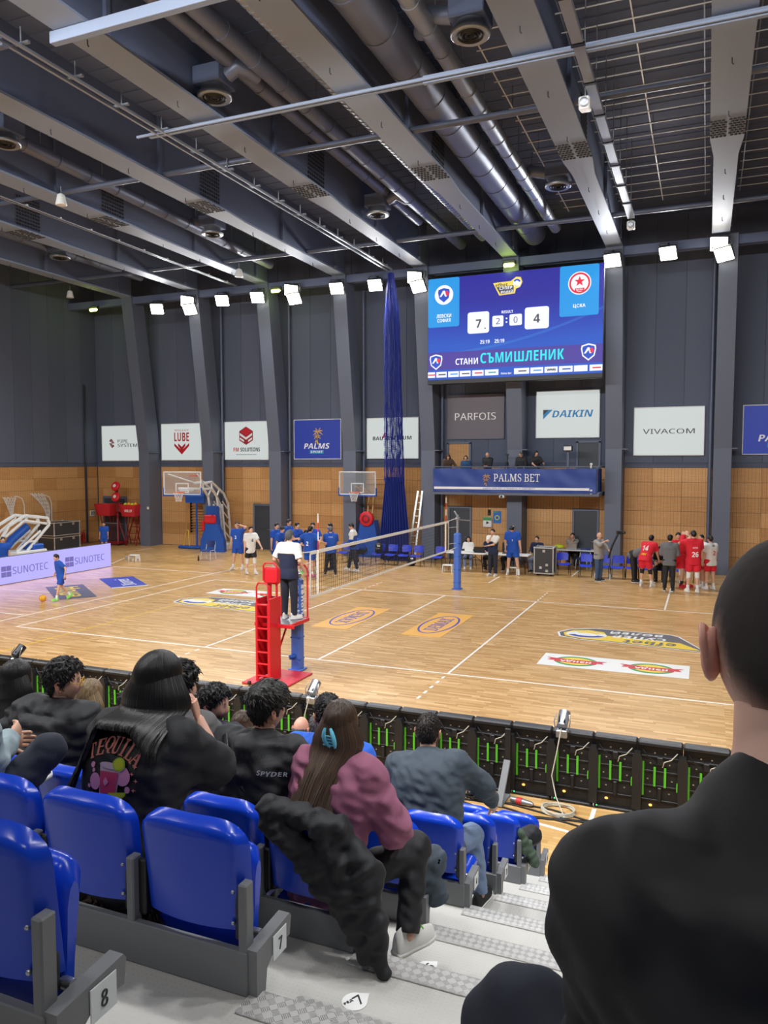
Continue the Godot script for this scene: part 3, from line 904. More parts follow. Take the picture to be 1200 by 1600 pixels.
func balcony() -> void:
	var b := MB.new()
	b.box(Vector3(0.42, 3.08, -13.0), Vector3(7.0, 0.16, 1.95), Basis.IDENTITY, 0.01)
	struct("trim_5", b, M.column_paint)
	var o := thing("balcony_railing", "grey steel railing that carries the blue balcony banner", "railing", Vector3(0.42, 3.16, -12.08))
	for i in 8:
		b = MB.new()
		b.bar(Vector3(-3.4 + i * 0.972, 0, 0), Vector3(-3.4 + i * 0.972, 1.02, 0), 0.05, 0.05)
		part("post", b, M.column_paint, o)
	b = MB.new()
	b.tube([Vector3(-3.45, 1.02, 0), Vector3(3.45, 1.02, 0)], 0.03, 8)
	b.tube([Vector3(3.45, 1.02, 0), Vector3(3.45, 1.02, -1.8)], 0.03, 8)
	part("handrail", b, M.column_paint, o)
	o = thing("balcony_banner", "blue balcony banner with a gold palm emblem and white serif letters", "banner", Vector3(-3.0, 3.12, -11.98))
	var rows := []
	for j in 9:
		var row := []
		for i in 49:
			var x := i * 6.8 / 48.0
			row.append(Vector3(x, j * 0.99 / 8.0 + 0.012 * sin(x * 2.2), 0.012 * sin(x * 3.1 + j) + 0.01 * sin(x * 7.7 + j * 0.8)))
		rows.append(row)
	b = MB.new()
	b.sheet(rows, 0.008)
	part("fabric", b, M.banner_blue, o)
	rows = []
	for j in 5:
		var row := []
		for i in 9:
			row.append(Vector3(6.8 + 0.02, j * 0.99 / 4.0, -i * 0.2))
		rows.append(row)
	b = MB.new()
	b.sheet(rows, 0.008)
	part("side_fabric", b, M.banner_blue, o)
	b = MB.new()
	b.box(Vector3(3.3, 0.17, 0.035), Vector3(6.5, 0.1, 0.006))
	part("white_stripe", b, M.ink_white, o)
	text(o, "PALMS BET", 1.92, 0.32, at(3.62, 0.62, 0.035), M.ink_white, "serif", 0.0)
	text(o, "ХАЗАРТЪТ КРИЕ РИСК ОТ РАЗВИВАНЕ НА ЗАВИСИМОСТ", 2.2, 0.06, at(3.3, 0.17, 0.042), M.ink_blue, "regular")
	palm_icon(o, at(2.3, 0.6, 0.035), 0.55, M.ink_tan)

	b = MB.new()
	for s in [-1, 1]:
		b.box(Vector3(-2.45 + s * 0.52, 4.2, WALL_Z + 0.06), Vector3(0.09, 2.1, 0.12))
	b.box(Vector3(-2.45, 5.24, WALL_Z + 0.06), Vector3(1.13, 0.09, 0.12))
	var f := struct("door_5", b, M.column_paint)
	b = MB.new()
	b.box(Vector3(-2.45, 4.2, WALL_Z + 0.045), Vector3(0.95, 2.0, 0.04), Basis.IDENTITY, 0.005)
	part("door_leaf", b, M.oak_1, f)
	b = MB.new()
	for s in [-1, 1]:
		b.box(Vector3(3.22 + s * 0.46, 4.2, WALL_Z + 0.06), Vector3(0.09, 2.1, 0.12))
	b.box(Vector3(3.22, 5.24, WALL_Z + 0.06), Vector3(1.01, 0.09, 0.12))
	f = struct("door_6", b, M.column_paint)
	b = MB.new()
	b.box(Vector3(3.22, 4.2, WALL_Z + 0.045), Vector3(0.84, 2.0, 0.04), Basis.IDENTITY, 0.005)
	part("door_leaf", b, M.door_grey, f)
	o = thing("balcony_lamp", "white boxy lamp on a grey post at the balcony's right end", "lamp", Vector3(2.55, 3.16, -12.9))
	b = MB.new()
	b.bar(Vector3.ZERO, Vector3(0, 1.7, 0), 0.1, 0.1, 0.01)
	part("post", b, M.column_paint, o)
	b = MB.new()
	b.box(Vector3(0, 1.78, 0.06), Vector3(0.36, 0.24, 0.24), Basis.IDENTITY, 0.02)
	part("body", b, M.fitting, o)
	b = MB.new()
	b.box(Vector3(0, 1.78, 0.19), Vector3(0.3, 0.15, 0.02), Basis.IDENTITY, 0.005)
	part("lens", b, M.white_plastic, o)
	tripod("camera_tripod", "black camera tripod standing between two men on the balcony", Vector3(0.1, 3.16, -12.52), 1.5)
	o = thing("security_camera", "small white camera under the balcony banner", "camera", Vector3(0.0, 2.95, -12.1))
	b = MB.new()
	b.box(Vector3(0, 0, 0.05), Vector3(0.22, 0.12, 0.2), Basis.IDENTITY, 0.03)
	part("body", b, M.white_plastic, o)
	b = MB.new()
	b.lathe([Vector2(0.05, 0), Vector2(0.05, 0.03), Vector2(0.0, 0.035)], 12, at(0, 0, 0.15, spin(90, Vector3.RIGHT)))
	part("lens", b, M.dark_glass, o)
	for q in [[3.6, 4.2], [3.62, 3.16]]:
		b = MB.new()
		b.tube([Vector3(0, 0, 0), Vector3(0, 0.12, 0)], 0.035, 10)
		b.ell(Vector3(0, 0.15, 0), Vector3(0.06, 0.05, 0.06))
		solo("rail_clamp", b, M.white_plastic, "small white clamp at the %s right corner of the balcony banner" % ("upper" if q[1] > 4 else "lower"), "clamp", Vector3(q[0], q[1] - 0.06, -12.0))

func tripod(nm: String, label: String, p: Vector3, h: float) -> Node3D:
	var o := thing(nm, label, "tripod", p)
	for i in 3:
		var a := TAU * i / 3 + 0.5
		var b := MB.new()
		b.tube([Vector3(cos(a) * 0.34, 0.01, sin(a) * 0.34), Vector3(cos(a) * 0.04, h * 0.82, sin(a) * 0.04)], 0.016, 7)
		part("leg", b, M.black_metal, o)
	var b := MB.new()
	b.tube([Vector3(0, h * 0.5, 0), Vector3(0, h, 0)], 0.018, 8)
	part("centre_column", b, M.black_metal, o)
	b = MB.new()
	b.box(Vector3(0, h + 0.02, 0), Vector3(0.12, 0.08, 0.12), Basis.IDENTITY, 0.015)
	b.bar(Vector3(0, h, 0), Vector3(0.1, h - 0.15, 0.26), 0.014, 0.014)
	part("pan_head", b, M.black_plastic, o)
	return o

func wall_furniture() -> void:
	var names_ := ["vertical grey drain pipe right of the second column from the left", "vertical grey drain pipe right of the third column", "vertical grey drain pipe right of the fourth column", "vertical grey drain pipe left of the balcony", "vertical grey drain pipe left of the column furthest right"]
	var px := [-14.9, -11.0, -7.04, -3.18, 7.94]
	for i in 5:
		var o := thing("drain_pipe", names_[i], "pipe", Vector3(px[i], 0, WALL_Z + 0.28))
		var b := MB.new()
		b.tube([Vector3(0, 0.02, 0), Vector3(0, 12.3, 0)], 0.07, 12)
		part("pipe", b, M.pipe, o)
		for k in 5:
			b = MB.new()
			b.tube([Vector3(0, 1.2 + k * 2.5, 0), Vector3(0, 1.28 + k * 2.5, 0)], 0.083, 12)
			part("collar", b, M.pipe, o)

	var o := thing("ladder", "aluminium ladder leaning upright beside the blue curtain", "ladder", Vector3(-4.35, 0, -12.55))
	var la := MB.new()
	for s in [0.0, 0.34]:
		la = MB.new()
		la.bar(Vector3(s - 0.05, 0, 0.0), Vector3(s * 0.6 + 0.3, 3.1, -0.42), 0.035, 0.08)
		part("rail", la, M.alu, o)
	for i in 10:
		la = MB.new()
		var t := 0.07 + i * 0.095
		la.tube([Vector3(-0.05 + 0.35 * t, 3.1 * t, -0.42 * t), Vector3(0.29 + 0.215 * t, 3.1 * t, -0.42 * t)], 0.016, 6)
		part("rung", la, M.alu, o)

	o = thing("wall_poster", "blue and yellow poster on the wooden wall under the balcony", "poster", Vector3(-0.68, 1.95, WALL_Z + 0.04))
	var b := MB.new()
	b.box(Vector3.ZERO, Vector3(0.36, 0.54, 0.012))
	part("sheet", b, M.paper_blue, o)
	flat(o, "printed_patch", ring2(0, -0.02, 0.11, 0.11, 10), at(0, 0, 0.01), M.lime_ball)
	flat(o, "printed_patch", rect2(-0.06, -0.08, 0.06, 0.04), at(0, 0, 0.014), M.ink_blue)
	flat(o, "printed_patch", rect2(-0.14, 0.2, 0.02, 0.25), at(0, 0, 0.01), M.ink_green)
	o = thing("first_aid_cabinet", "small white and green cabinet on the wall left of the blue poster", "cabinet", Vector3(-1.1, 1.72, WALL_Z + 0.1))
	b = MB.new()
	b.box(Vector3.ZERO, Vector3(0.4, 0.46, 0.14), Basis.IDENTITY, 0.03)
	part("body", b, M.white_plastic, o)
	b = MB.new()
	b.box(Vector3(0, 0.15, 0.075), Vector3(0.38, 0.14, 0.01))
	part("green_label", b, M.ink_green, o)
	flat(o, "arrow_mark", [Vector2(-0.06, -0.07), Vector2(-0.06, 0.07), Vector2(0.08, 0)], at(0.02, -0.02, 0.076), M.ink_dark)
	o = thing("wall_intercom", "black box with a cable above the first aid cabinet", "intercom", Vector3(-1.04, 2.15, WALL_Z + 0.06))
	b = MB.new()
	b.box(Vector3.ZERO, Vector3(0.13, 0.26, 0.06), Basis.IDENTITY, 0.02)
	part("body", b, M.black_plastic, o)
	b = MB.new()
	b.box(Vector3(0, 0.04, 0.032), Vector3(0.08, 0.1, 0.01))
	part("screen", b, M.dark_glass, o)

	for i in 2:
		o = thing("fire_extinguisher", "red fire extinguisher on the left wall, %s of the pair" % ("nearer the corner" if i else "nearer the flight cases"), "fire extinguisher", Vector3(-23.1, 0.12, -12.3 - i * 0.3), 0.0, "fire extinguishers by the left wall")
		b = MB.new()
		b.lathe([Vector2(0, 0), Vector2(0.08, 0), Vector2(0.085, 0.03), Vector2(0.085, 0.42), Vector2(0.06, 0.5), Vector2(0.025, 0.53), Vector2(0.025, 0.56), Vector2(0, 0.56)], 14)
		part("cylinder", b, M.red_paint, o)
		b = MB.new()
		b.bar(Vector3(0, 0.58, 0), Vector3(0.1, 0.62, 0), 0.03, 0.02)
		b.tube([Vector3(0.02, 0.56, 0.03), Vector3(0.1, 0.45, 0.07), Vector3(0.1, 0.15, 0.07)], 0.012, 6)
		part("hose_and_lever", b, M.black_plastic, o)
		b = MB.new()
		b.box(Vector3(-0.12, 0.3, 0), Vector3(0.1, 0.06, 0.12))
		part("wall_bracket", b, M.fitting, o)
	b = MB.new()
	b.box(Vector3.ZERO, Vector3(0.03, 0.3, 0.36), Basis.IDENTITY, 0.006)
	o = solo("wall_panel_box", b, M.white_plastic, "white switch panel on the left wall beside the corner", "switch panel", Vector3(-23.24, 1.6, -13.45))
	b = MB.new()
	for s in [-1, 1]:
		b.box(Vector3(0.02, 0, s * 0.08), Vector3(0.012, 0.2, 0.1), Basis.IDENTITY, 0.004)
	part("switch_plate", b, M.steel, o)
	b = MB.new()
	b.box(Vector3.ZERO, Vector3(0.07, 8.5, 0.1))
	solo("cable_duct", b, M.door_grey, "thin dark cable duct running up the left wall near the corner", "cable duct", Vector3(-23.22, 4.3, -13.0))
	for q in [[-18.7, 2.0, "white junction box low on the first grey column"], [0.62, 1.6, "small white thermostat on the column behind the officials' table"]]:
		b = MB.new()
		b.box(Vector3.ZERO, Vector3(0.1, 0.14, 0.06), Basis.IDENTITY, 0.01)
		solo("switch_box", b, M.white_plastic, q[2], "switch box", Vector3(q[0] - 0.35, q[1], -12.96))
# ---------------------------------------------------------------- court
func floor_line(fl: Node, x0: float, z0: float, x1: float, z1: float, m: Material, w := 0.05) -> void:
	var b := MB.new()
	b.bar(Vector3(x0, 0.0005, z0), Vector3(x1, 0.0005, z1), w, 0.003)
	part("court_line", b, m, fl)

func court_floor() -> void:
	var fl := get_node("floor")
	var W: Material = M.line_white
	for z in [-4.5, 4.5]:
		floor_line(fl, -9.0, z, 9.0, z, W)
	for x in [-9.0, -3.0, 0.0, 3.0, 9.0]:
		floor_line(fl, x, -4.5, x, 4.5, W)
	for x in [-3.0, 3.0]:
		for k in 5:
			for s in [-1, 1]:
				floor_line(fl, x, s * (4.72 + k * 0.36), x, s * (4.88 + k * 0.36), W)
	floor_line(fl, -7.08, -13.8, -7.08, 9.5, M.line_yellow)
	for q in [[-10.0, 4.3, -10.0, -9.0], [-14.4, 3.26, -10.1, 3.26], [-15.1, 0.15, -12.0, 0.05], [-15.1, -5.9, -10.0, -5.9], [-15.8, -6.6, -16.9, -8.9], [-18.3, -10.4, -18.3, -12.4], [6.78, -4.6, 6.78, -9.3], [0.62, -7.7, 0.62, -9.3], [3.15, -10.5, 3.15, -12.6], [6.62, 9.75, 6.62, 10.5], [6.0, 10.4, 6.75, 10.55], [-10.0, -9.0, 4.0, -9.6]]:
		if q[3] == -9.6:
			continue
		floor_line(fl, q[0], q[1], q[2], q[3], W)

	var up := Basis(Vector3.RIGHT, Vector3.FORWARD, Vector3.UP)     # local y to -z, local z up
	var dn := Basis(Vector3.LEFT, Vector3.BACK, Vector3.UP)        # text read from the far side
	for q in [[-1.27, -0.05, 1, "orange floor sticker with a blue oval left of the centre line"], [1.29, -0.06, 0, "orange floor sticker with a blue oval right of the centre line"]]:
		var o := thing("floor_sticker", q[3], "floor sticker", Vector3(q[0], 0.002, q[1]), 0.0, "orange floor stickers")
		flat(o, "vinyl", rect2(-0.525, -1.53, 0.525, 1.53), Transform3D(up, Vector3(0, 0.002, 0)), M.sticker_orange, 0.003)
		flat(o, "oval_line", band2(0, 0, 0.46, 1.17, 0.055, 0.0, TAU - 0.002, 40), Transform3D(up, Vector3(0, 0.005, 0)), M.ink_blue, 0.002)
		var rb := up * spin(-90 if q[2] else 90, Vector3.BACK)
		text(o, "DEMAX", 1.6, 0.36, Transform3D(rb, Vector3(0.0, 0.006, 0)), M.ink_blue, "serif")
	for q in [[6.1, -0.3, "grey and yellow league floor sticker on the right half of the court"], [-5.85, -0.45, "grey and yellow league floor sticker on the left half of the court"]]:
		var o := thing("floor_sticker", q[2], "floor sticker", Vector3(q[0], 0.002, q[1]), 0.0, "league floor stickers")
		var t := Transform3D(dn, Vector3(0, 0.002, 0))
		flat(o, "white_edge", [Vector2(-1.78, -0.72), Vector2(-1.74, -0.86), Vector2(-1.55, -0.84), Vector2(0.4, -0.62), Vector2(1.0, -0.62), Vector2(1.6, -0.4), Vector2(1.72, 0.05), Vector2(1.5, 0.5), Vector2(1.15, 0.72), Vector2(0.85, 0.86), Vector2(-1.0, 0.78), Vector2(-1.2, 0.62)], t * at(0, 0, 0.001) * Transform3D(Basis.from_scale(Vector3(1, -1, 1)), Vector3.ZERO), M.sticker_white, 0.002)
		flat(o, "grey_edge", [Vector2(-1.74, -0.7), Vector2(-1.68, -0.82), Vector2(-1.5, -0.8), Vector2(0.4, -0.58), Vector2(1.0, -0.58), Vector2(1.56, -0.36), Vector2(1.66, 0.05), Vector2(1.45, 0.46), Vector2(1.1, 0.68), Vector2(0.84, 0.8), Vector2(-0.98, 0.73), Vector2(-1.16, 0.58)], t * at(0, 0, 0.003) * Transform3D(Basis.from_scale(Vector3(1, -1, 1)), Vector3.ZERO), M.sticker_grey, 0.002)
		flat(o, "yellow_field", [Vector2(-1.68, -0.72), Vector2(-1.5, -0.74), Vector2(0.4, -0.52), Vector2(0.95, -0.52), Vector2(1.46, -0.32), Vector2(1.56, 0.05), Vector2(1.36, 0.4), Vector2(1.0, 0.56), Vector2(0.6, 0.42), Vector2(0.48, 0.04), Vector2(-1.24, -0.12)], t * at(0, 0, 0.005) * Transform3D(Basis.from_scale(Vector3(1, -1, 1)), Vector3.ZERO), M.sticker_yellow, 0.002)
		flat(o, "ball_disc", ring2(0.98, 0.02, 0.5, 0.36), t * at(0, 0, 0.007), M.sticker_white, 0.002)
		flat(o, "ball_panel", band2(0.98, 0.02, 0.46, 0.33, 0.17, 0.4, 2.9), t * at(0, 0, 0.009), M.ink_blue, 0.002)
		flat(o, "ball_panel", band2(0.98, -0.04, 0.36, 0.26, 0.12, 3.5, 5.6), t * at(0, 0, 0.009), M.sticker_yellow, 0.002)
		text(o, "efbet", 1.2, 0.36, Transform3D(dn, Vector3(0.55, 0.009, 0.42)), M.sticker_grey, "bold", 0.1)
		text(o, "СУПЕР", 1.25, 0.3, Transform3D(dn, Vector3(0.28, 0.009, -0.06)), M.sticker_white, "bold", 0.1)
		text(o, "ВОЛЕЙ", 1.25, 0.3, Transform3D(dn, Vector3(0.18, 0.009, -0.46)), M.sticker_white, "bold", 0.1)
	for q in [[6.06, 2.5, "white floor sticker with two red banner crests near the right sideline"], [-5.98, -2.35, "white floor sticker with red crests beyond the left league sticker"]]:
		var o := thing("floor_sticker", q[2], "floor sticker", Vector3(q[0], 0.002, q[1]), 0.0, "white floor stickers")
		flat(o, "vinyl", rect2(-1.53, -0.53, 1.53, 0.53), Transform3D(up, Vector3(0, 0.002, 0)), M.sticker_white, 0.003)
		for x in [-0.78, 0.78]:
			var c := Transform3D(dn, Vector3(x, 0.004, 0))
			flat(o, "crest_oval", band2(0, 0, 0.46, 0.4, 0.09, 0, TAU - 0.002, 36), c * at(0, 0, 0.002), M.ink_green, 0.002)
			flat(o, "crest_field", ring2(0, 0, 0.36, 0.3), c * at(0, 0, 0.003), M.sticker_yellow, 0.002)
			flat(o, "crest_ribbon", [Vector2(-0.64, -0.16), Vector2(-0.54, -0.06), Vector2(-0.6, 0.06), Vector2(-0.45, 0.05), Vector2(-0.45, 0.14), Vector2(0, 0.18), Vector2(0.45, 0.14), Vector2(0.45, 0.05), Vector2(0.6, 0.06), Vector2(0.54, -0.06), Vector2(0.64, -0.16), Vector2(0.42, -0.13), Vector2(0, -0.1), Vector2(-0.42, -0.13)], c * at(0, 0, 0.005), M.ink_red, 0.002)
			text(o, "НЭНДА", 0.66, 0.17, c * at(0, 0.03, 0.007), M.sticker_white)
	var o := thing("floor_sticker", "dark grey floor sticker with yellow letters under the running boy", "floor sticker", Vector3(-11.9, 0.002, -0.32), 0.0)
	var qb := Basis(Vector3(0.79, 0, 0.61), Vector3(0.6, 0, -0.8), Vector3.UP)
	flat(o, "vinyl", rect2(-1.48, -0.62, 1.48, 0.62), Transform3D(qb, Vector3(0, 0.002, 0)), M.sticker_grey, 0.003)
	text(o, "eПОД", 2.2, 0.78, Transform3D(qb * spin(180, Vector3.BACK), Vector3(0, 0.005, 0)), M.sticker_yellow)
	o = thing("floor_sticker", "lilac blue floor sticker with white script beside the lilac board", "floor sticker", Vector3(-11.75, 0.002, -2.7), 0.0)
	flat(o, "vinyl", rect2(-1.3, -0.62, 1.3, 0.62), Transform3D(qb, Vector3(0, 0.002, 0)), M.ink_blue, 0.003)
	flat(o, "white_edge", rect2(1.18, -0.62, 1.3, 0.62), Transform3D(qb, Vector3(0, 0.005, 0)), M.sticker_white, 0.002)
	text(o, "Nuvei", 1.6, 0.5, Transform3D(qb * spin(180, Vector3.BACK), Vector3(0.1, 0.006, 0)), M.sticker_white, "serifitalic")
	for q in [[-11.3, 1.42, M.yellow_ball, "orange and yellow volleyball rolling in front of the running boy"], [-18.4, -9.0, M.lime_ball, "lime yellow volleyball at the end of the lilac board"]]:
		var b := MB.new()
		b.ell(Vector3(0, 0.105, 0), Vector3(0.105, 0.105, 0.105), Basis.IDENTITY, 12, 16)
		var v := solo("volleyball", b, q[2], q[3], "volleyball", Vector3(q[0], 0, q[1]))
		b = MB.new()
		for k in 3:
			var pts := []
			for i in 17:
				var a := TAU * i / 16
				pts.append(Vector3(0, 0.105, 0) + spin(60 * k, Vector3.UP) * Vector3(cos(a) * 0.105, sin(a) * 0.105, 0.0))
			b.tube(pts, 0.004, 4, false)
		part("seam", b, M.ink_dark, v)

func volleyball_net() -> void:
	var o := thing("volleyball_net", "volleyball net with white tapes stretched across the court", "net", Vector3(0, 0, 0))
	var b := MB.new()
	b.box(Vector3(0, 2.395, 0), Vector3(0.014, 0.075, 9.7), Basis.IDENTITY, 0.003)
	part("top_tape", b, M.tape_white, o)
	b = MB.new()
	b.box(Vector3(0, 1.44, 0), Vector3(0.014, 0.055, 9.7), Basis.IDENTITY, 0.003)
	part("bottom_tape", b, M.tape_white, o)
	b = MB.new()
	var n := 97
	for i in n:
		var z := -4.8 + i * 0.1
		b.bar(Vector3(0, 1.45, z), Vector3(0, 2.38, z), 0.005, 0.005)
	for k in 9:
		b.bar(Vector3(0, 1.53 + k * 0.094, -4.8), Vector3(0, 1.53 + k * 0.094, 4.8), 0.005, 0.005)
	stuff(part("mesh", b, M.net_dark, o))
	for z in [-4.83, 4.83]:
		b = MB.new()
		b.box(Vector3(0, 1.92, z), Vector3(0.012, 1.0, 0.04))
		part("end_tape", b, M.tape_white, o)
	for z in [-4.5, 4.5]:
		b = MB.new()
		b.box(Vector3(0, 1.92, z), Vector3(0.02, 1.0, 0.05))
		part("side_band", b, M.tape_white, o)
		for k in 9:
			b = MB.new()
			b.tube([Vector3(0.02, 1.43 + k * 0.2, z), Vector3(0.02, 1.63 + k * 0.2, z)], 0.011, 8)
			part("antenna", b, M.tape_white if k % 2 == 0 or k < 5 else M.tape_red, o)
	for s in [-1.0, 1.0]:
		for y in [[2.42, 2.46], [2.2, 2.16], [1.66, 1.6], [1.43, 1.46]]:
			b = MB.new()
			b.tube([Vector3(0, y[0], 4.83 * s), Vector3(0, y[1], (5.78 if s < 0 else 5.4) * s)], 0.012 if y[0] > 2.3 or y[0] < 1.5 else 0.006, 5)
			part("tension_cord", b, M.cord_white, o)
	for q in [[-5.84, "far net post in a padded blue sleeve", 1.95, 0.62], [5.42, "near net post in a padded blue sleeve beside the red umpire stand", 1.95, 0.1]]:
		var p := thing("net_post", q[1], "net post", Vector3(0, 0, q[0]), 0.0, "net posts")
		b = MB.new()
		b.box(Vector3(0, q[2] / 2, 0), Vector3(0.23, q[2], 0.23), Basis.IDENTITY, 0.05)
		part("blue_pad", b, M.pad_blue, p)
		b = MB.new()
		b.tube([Vector3(0, q[2], 0), Vector3(0, q[2] + q[3], 0)], 0.05, 12)
		part("steel_pole", b, M.galv, p)
		b = MB.new()
		b.box(Vector3(0, 2.44 if q[0] < 0 else 2.0, 0.0), Vector3(0.14, 0.1, 0.16), Basis.IDENTITY, 0.02)
		if q[0] < 0:
			b.bar(Vector3(0, 2.4, -0.05), Vector3(0.35, 2.36, -0.3), 0.05, 0.04)
			b.tube([Vector3(0, 2.5, 0), Vector3(-0.12, 2.7, 0)], 0.03, 8)
		part("pulley", b, M.galv, p)
		b = MB.new()
		b.box(Vector3(0.0, 0.02, 0), Vector3(0.3, 0.04, 0.3), Basis.IDENTITY, 0.01)
		part("floor_collar", b, M.pad_blue, p)
		for k in 4:
			b = MB.new()
			b.box(Vector3(0, 0.25 + k * 0.45, 0), Vector3(0.236, 0.03, 0.236), Basis.IDENTITY, 0.05)
			part("strap", b, M.base_blue, p)
		if q[0] > 0:
			b = MB.new()
			b.tube([Vector3(0, 0.32, 0.1), Vector3(-0.08, 0.3, 0.2)], 0.05, 10)
			part("crank_cap", b, M.base_blue, p)
			text(p, "senoh", 0.62, 0.12, Transform3D(spin(90, Vector3.UP) * spin(-90, Vector3.BACK), Vector3(0.118, 1.5, -0.02)), M.ink_white)
			text(p, "senoh", 0.62, 0.1, Transform3D(spin(-90, Vector3.BACK), Vector3(0.07, 1.5, 0.118)), M.ink_white)

func umpire_stand() -> void:
	var o := thing("umpire_stand", "red steel umpire stand with a ladder side at the near net post", "umpire stand", Vector3(-0.05, 0, 6.15))
	var b := MB.new()
	b.box(Vector3(0.02, 0.02, 0.03), Vector3(0.98, 0.035, 1.14), Basis.IDENTITY, 0.012)
	part("base_mat", b, M.red_mat, o)

	for x in [-0.24, 0.03]:
		b = MB.new()
		b.box(Vector3(x, 0.81, 0.38), Vector3(0.045, 1.56, 0.05), Basis.IDENTITY, 0.006)
		part("ladder_rail", b, M.red_paint, o)
	for i in 7:
		b = MB.new()
		b.box(Vector3(-0.105, 0.14 + i * 0.235, 0.38), Vector3(0.24, 0.03, 0.045), Basis.IDENTITY, 0.005)
		part("rung", b, M.red_paint, o)
	b = MB.new()
	b.box(Vector3(0.06, 0.86, 0.2), Vector3(0.03, 1.64, 0.42), Basis.IDENTITY, 0.006)
	part("side_panel", b, M.red_paint, o)
	b = MB.new()
	b.box(Vector3(-0.26, 0.86, 0.16), Vector3(0.02, 1.6, 0.36), Basis.IDENTITY, 0.004)
	part("far_panel", b, M.red_paint, o)
	b = MB.new()
	b.box(Vector3(-0.1, 0.86, -0.02), Vector3(0.32, 1.6, 0.02))
	part("back_panel", b, M.maroon_paint, o)
	for q in [[1.24, M.sticker_yellow], [0.92, M.sticker_white], [1.42, M.sticker_white]]:
		b = MB.new()
		b.box(Vector3(-0.02, q[0], -0.005), Vector3(0.09, 0.1, 0.008))
		part("sticker", b, q[1], o)
	b = MB.new()
	b.tube([Vector3(-0.24, 1.58, 0.38), Vector3(-0.24, 1.9, 0.38), Vector3(-0.2, 1.98, 0.38), Vector3(-0.02, 1.98, 0.38), Vector3(0.03, 1.9, 0.38), Vector3(0.03, 1.58, 0.38)], 0.018, 8)
	b.tube([Vector3(-0.24, 1.76, 0.38), Vector3(0.03, 1.76, 0.38)], 0.012, 8)
	part("hand_loop", b, M.red_paint, o)
	b = MB.new()
	b.box(Vector3(-0.1, 1.74, 0.1), Vector3(0.05, 0.5, 0.06), Basis.IDENTITY, 0.01)
	b.box(Vector3(0.05, 1.74, 0.1), Vector3(0.03, 0.5, 0.06), Basis.IDENTITY, 0.01)
	part("mast", b, M.red_paint, o)
	b = MB.new()
	b.box(Vector3(-0.13, 1.76, 0.08), Vector3(0.06, 0.4, 0.12), Basis.IDENTITY, 0.02)
	part("grey_post", b, M.galv, o)
	b = MB.new()
	b.box(Vector3(-0.04, 2.1, 0.12), Vector3(0.34, 0.34, 0.14), Basis.IDENTITY, 0.04)
	part("back_pad", b, M.red_paint, o)
	b = MB.new()
	b.tube([Vector3(-0.19, 2.0, 0.2), Vector3(-0.19, 2.3, 0.2), Vector3(-0.14, 2.36, 0.2), Vector3(0.06, 2.36, 0.2), Vector3(0.11, 2.3, 0.2), Vector3(0.11, 2.0, 0.2)], 0.018, 8)
	part("hand_loop", b, M.red_paint, o)
	b = MB.new()
	b.box(Vector3(0.0, 1.1, -0.34), Vector3(0.62, 0.05, 0.74), Basis.IDENTITY, 0.008)
	part("platform", b, M.galv, o)
	b = MB.new()
	for x in [-0.33, 0.33]:
		b.box(Vector3(x, 1.1, -0.3), Vector3(0.035, 0.075, 0.84), Basis.IDENTITY, 0.006)
	b.box(Vector3(0, 1.1, -0.72), Vector3(0.66, 0.075, 0.035), Basis.IDENTITY, 0.006)
	b.box(Vector3(0, 1.1, 0.12), Vector3(0.9, 0.07, 0.035), Basis.IDENTITY, 0.006)
	part("platform_rim", b, M.red_paint, o)
	b = MB.new()
	b.tube([Vector3(0.31, 1.12, -0.7), Vector3(0.31, 2.15, -0.7), Vector3(0.24, 2.22, -0.7), Vector3(-0.24, 2.22, -0.7), Vector3(-0.31, 2.15, -0.7), Vector3(-0.31, 1.12, -0.7)], 0.02, 8)
	part("front_rail", b, M.red_paint, o)
	b = MB.new()
	b.bar(Vector3(-0.2, 1.08, -0.2), Vector3(-0.2, 0.3, 0.0), 0.03, 0.03)
	b.bar(Vector3(0.02, 1.08, -0.4), Vector3(0.02, 0.55, 0.0), 0.03, 0.03)
	part("brace", b, M.red_paint, o)
	for x in [-0.3, 0.3]:
		b = MB.new()
		b.tube([Vector3(x, 0.05, 0.62), Vector3(x + 0.05, 0.05, 0.62)], 0.035, 10)
		part("wheel", b, M.black_plastic, o)

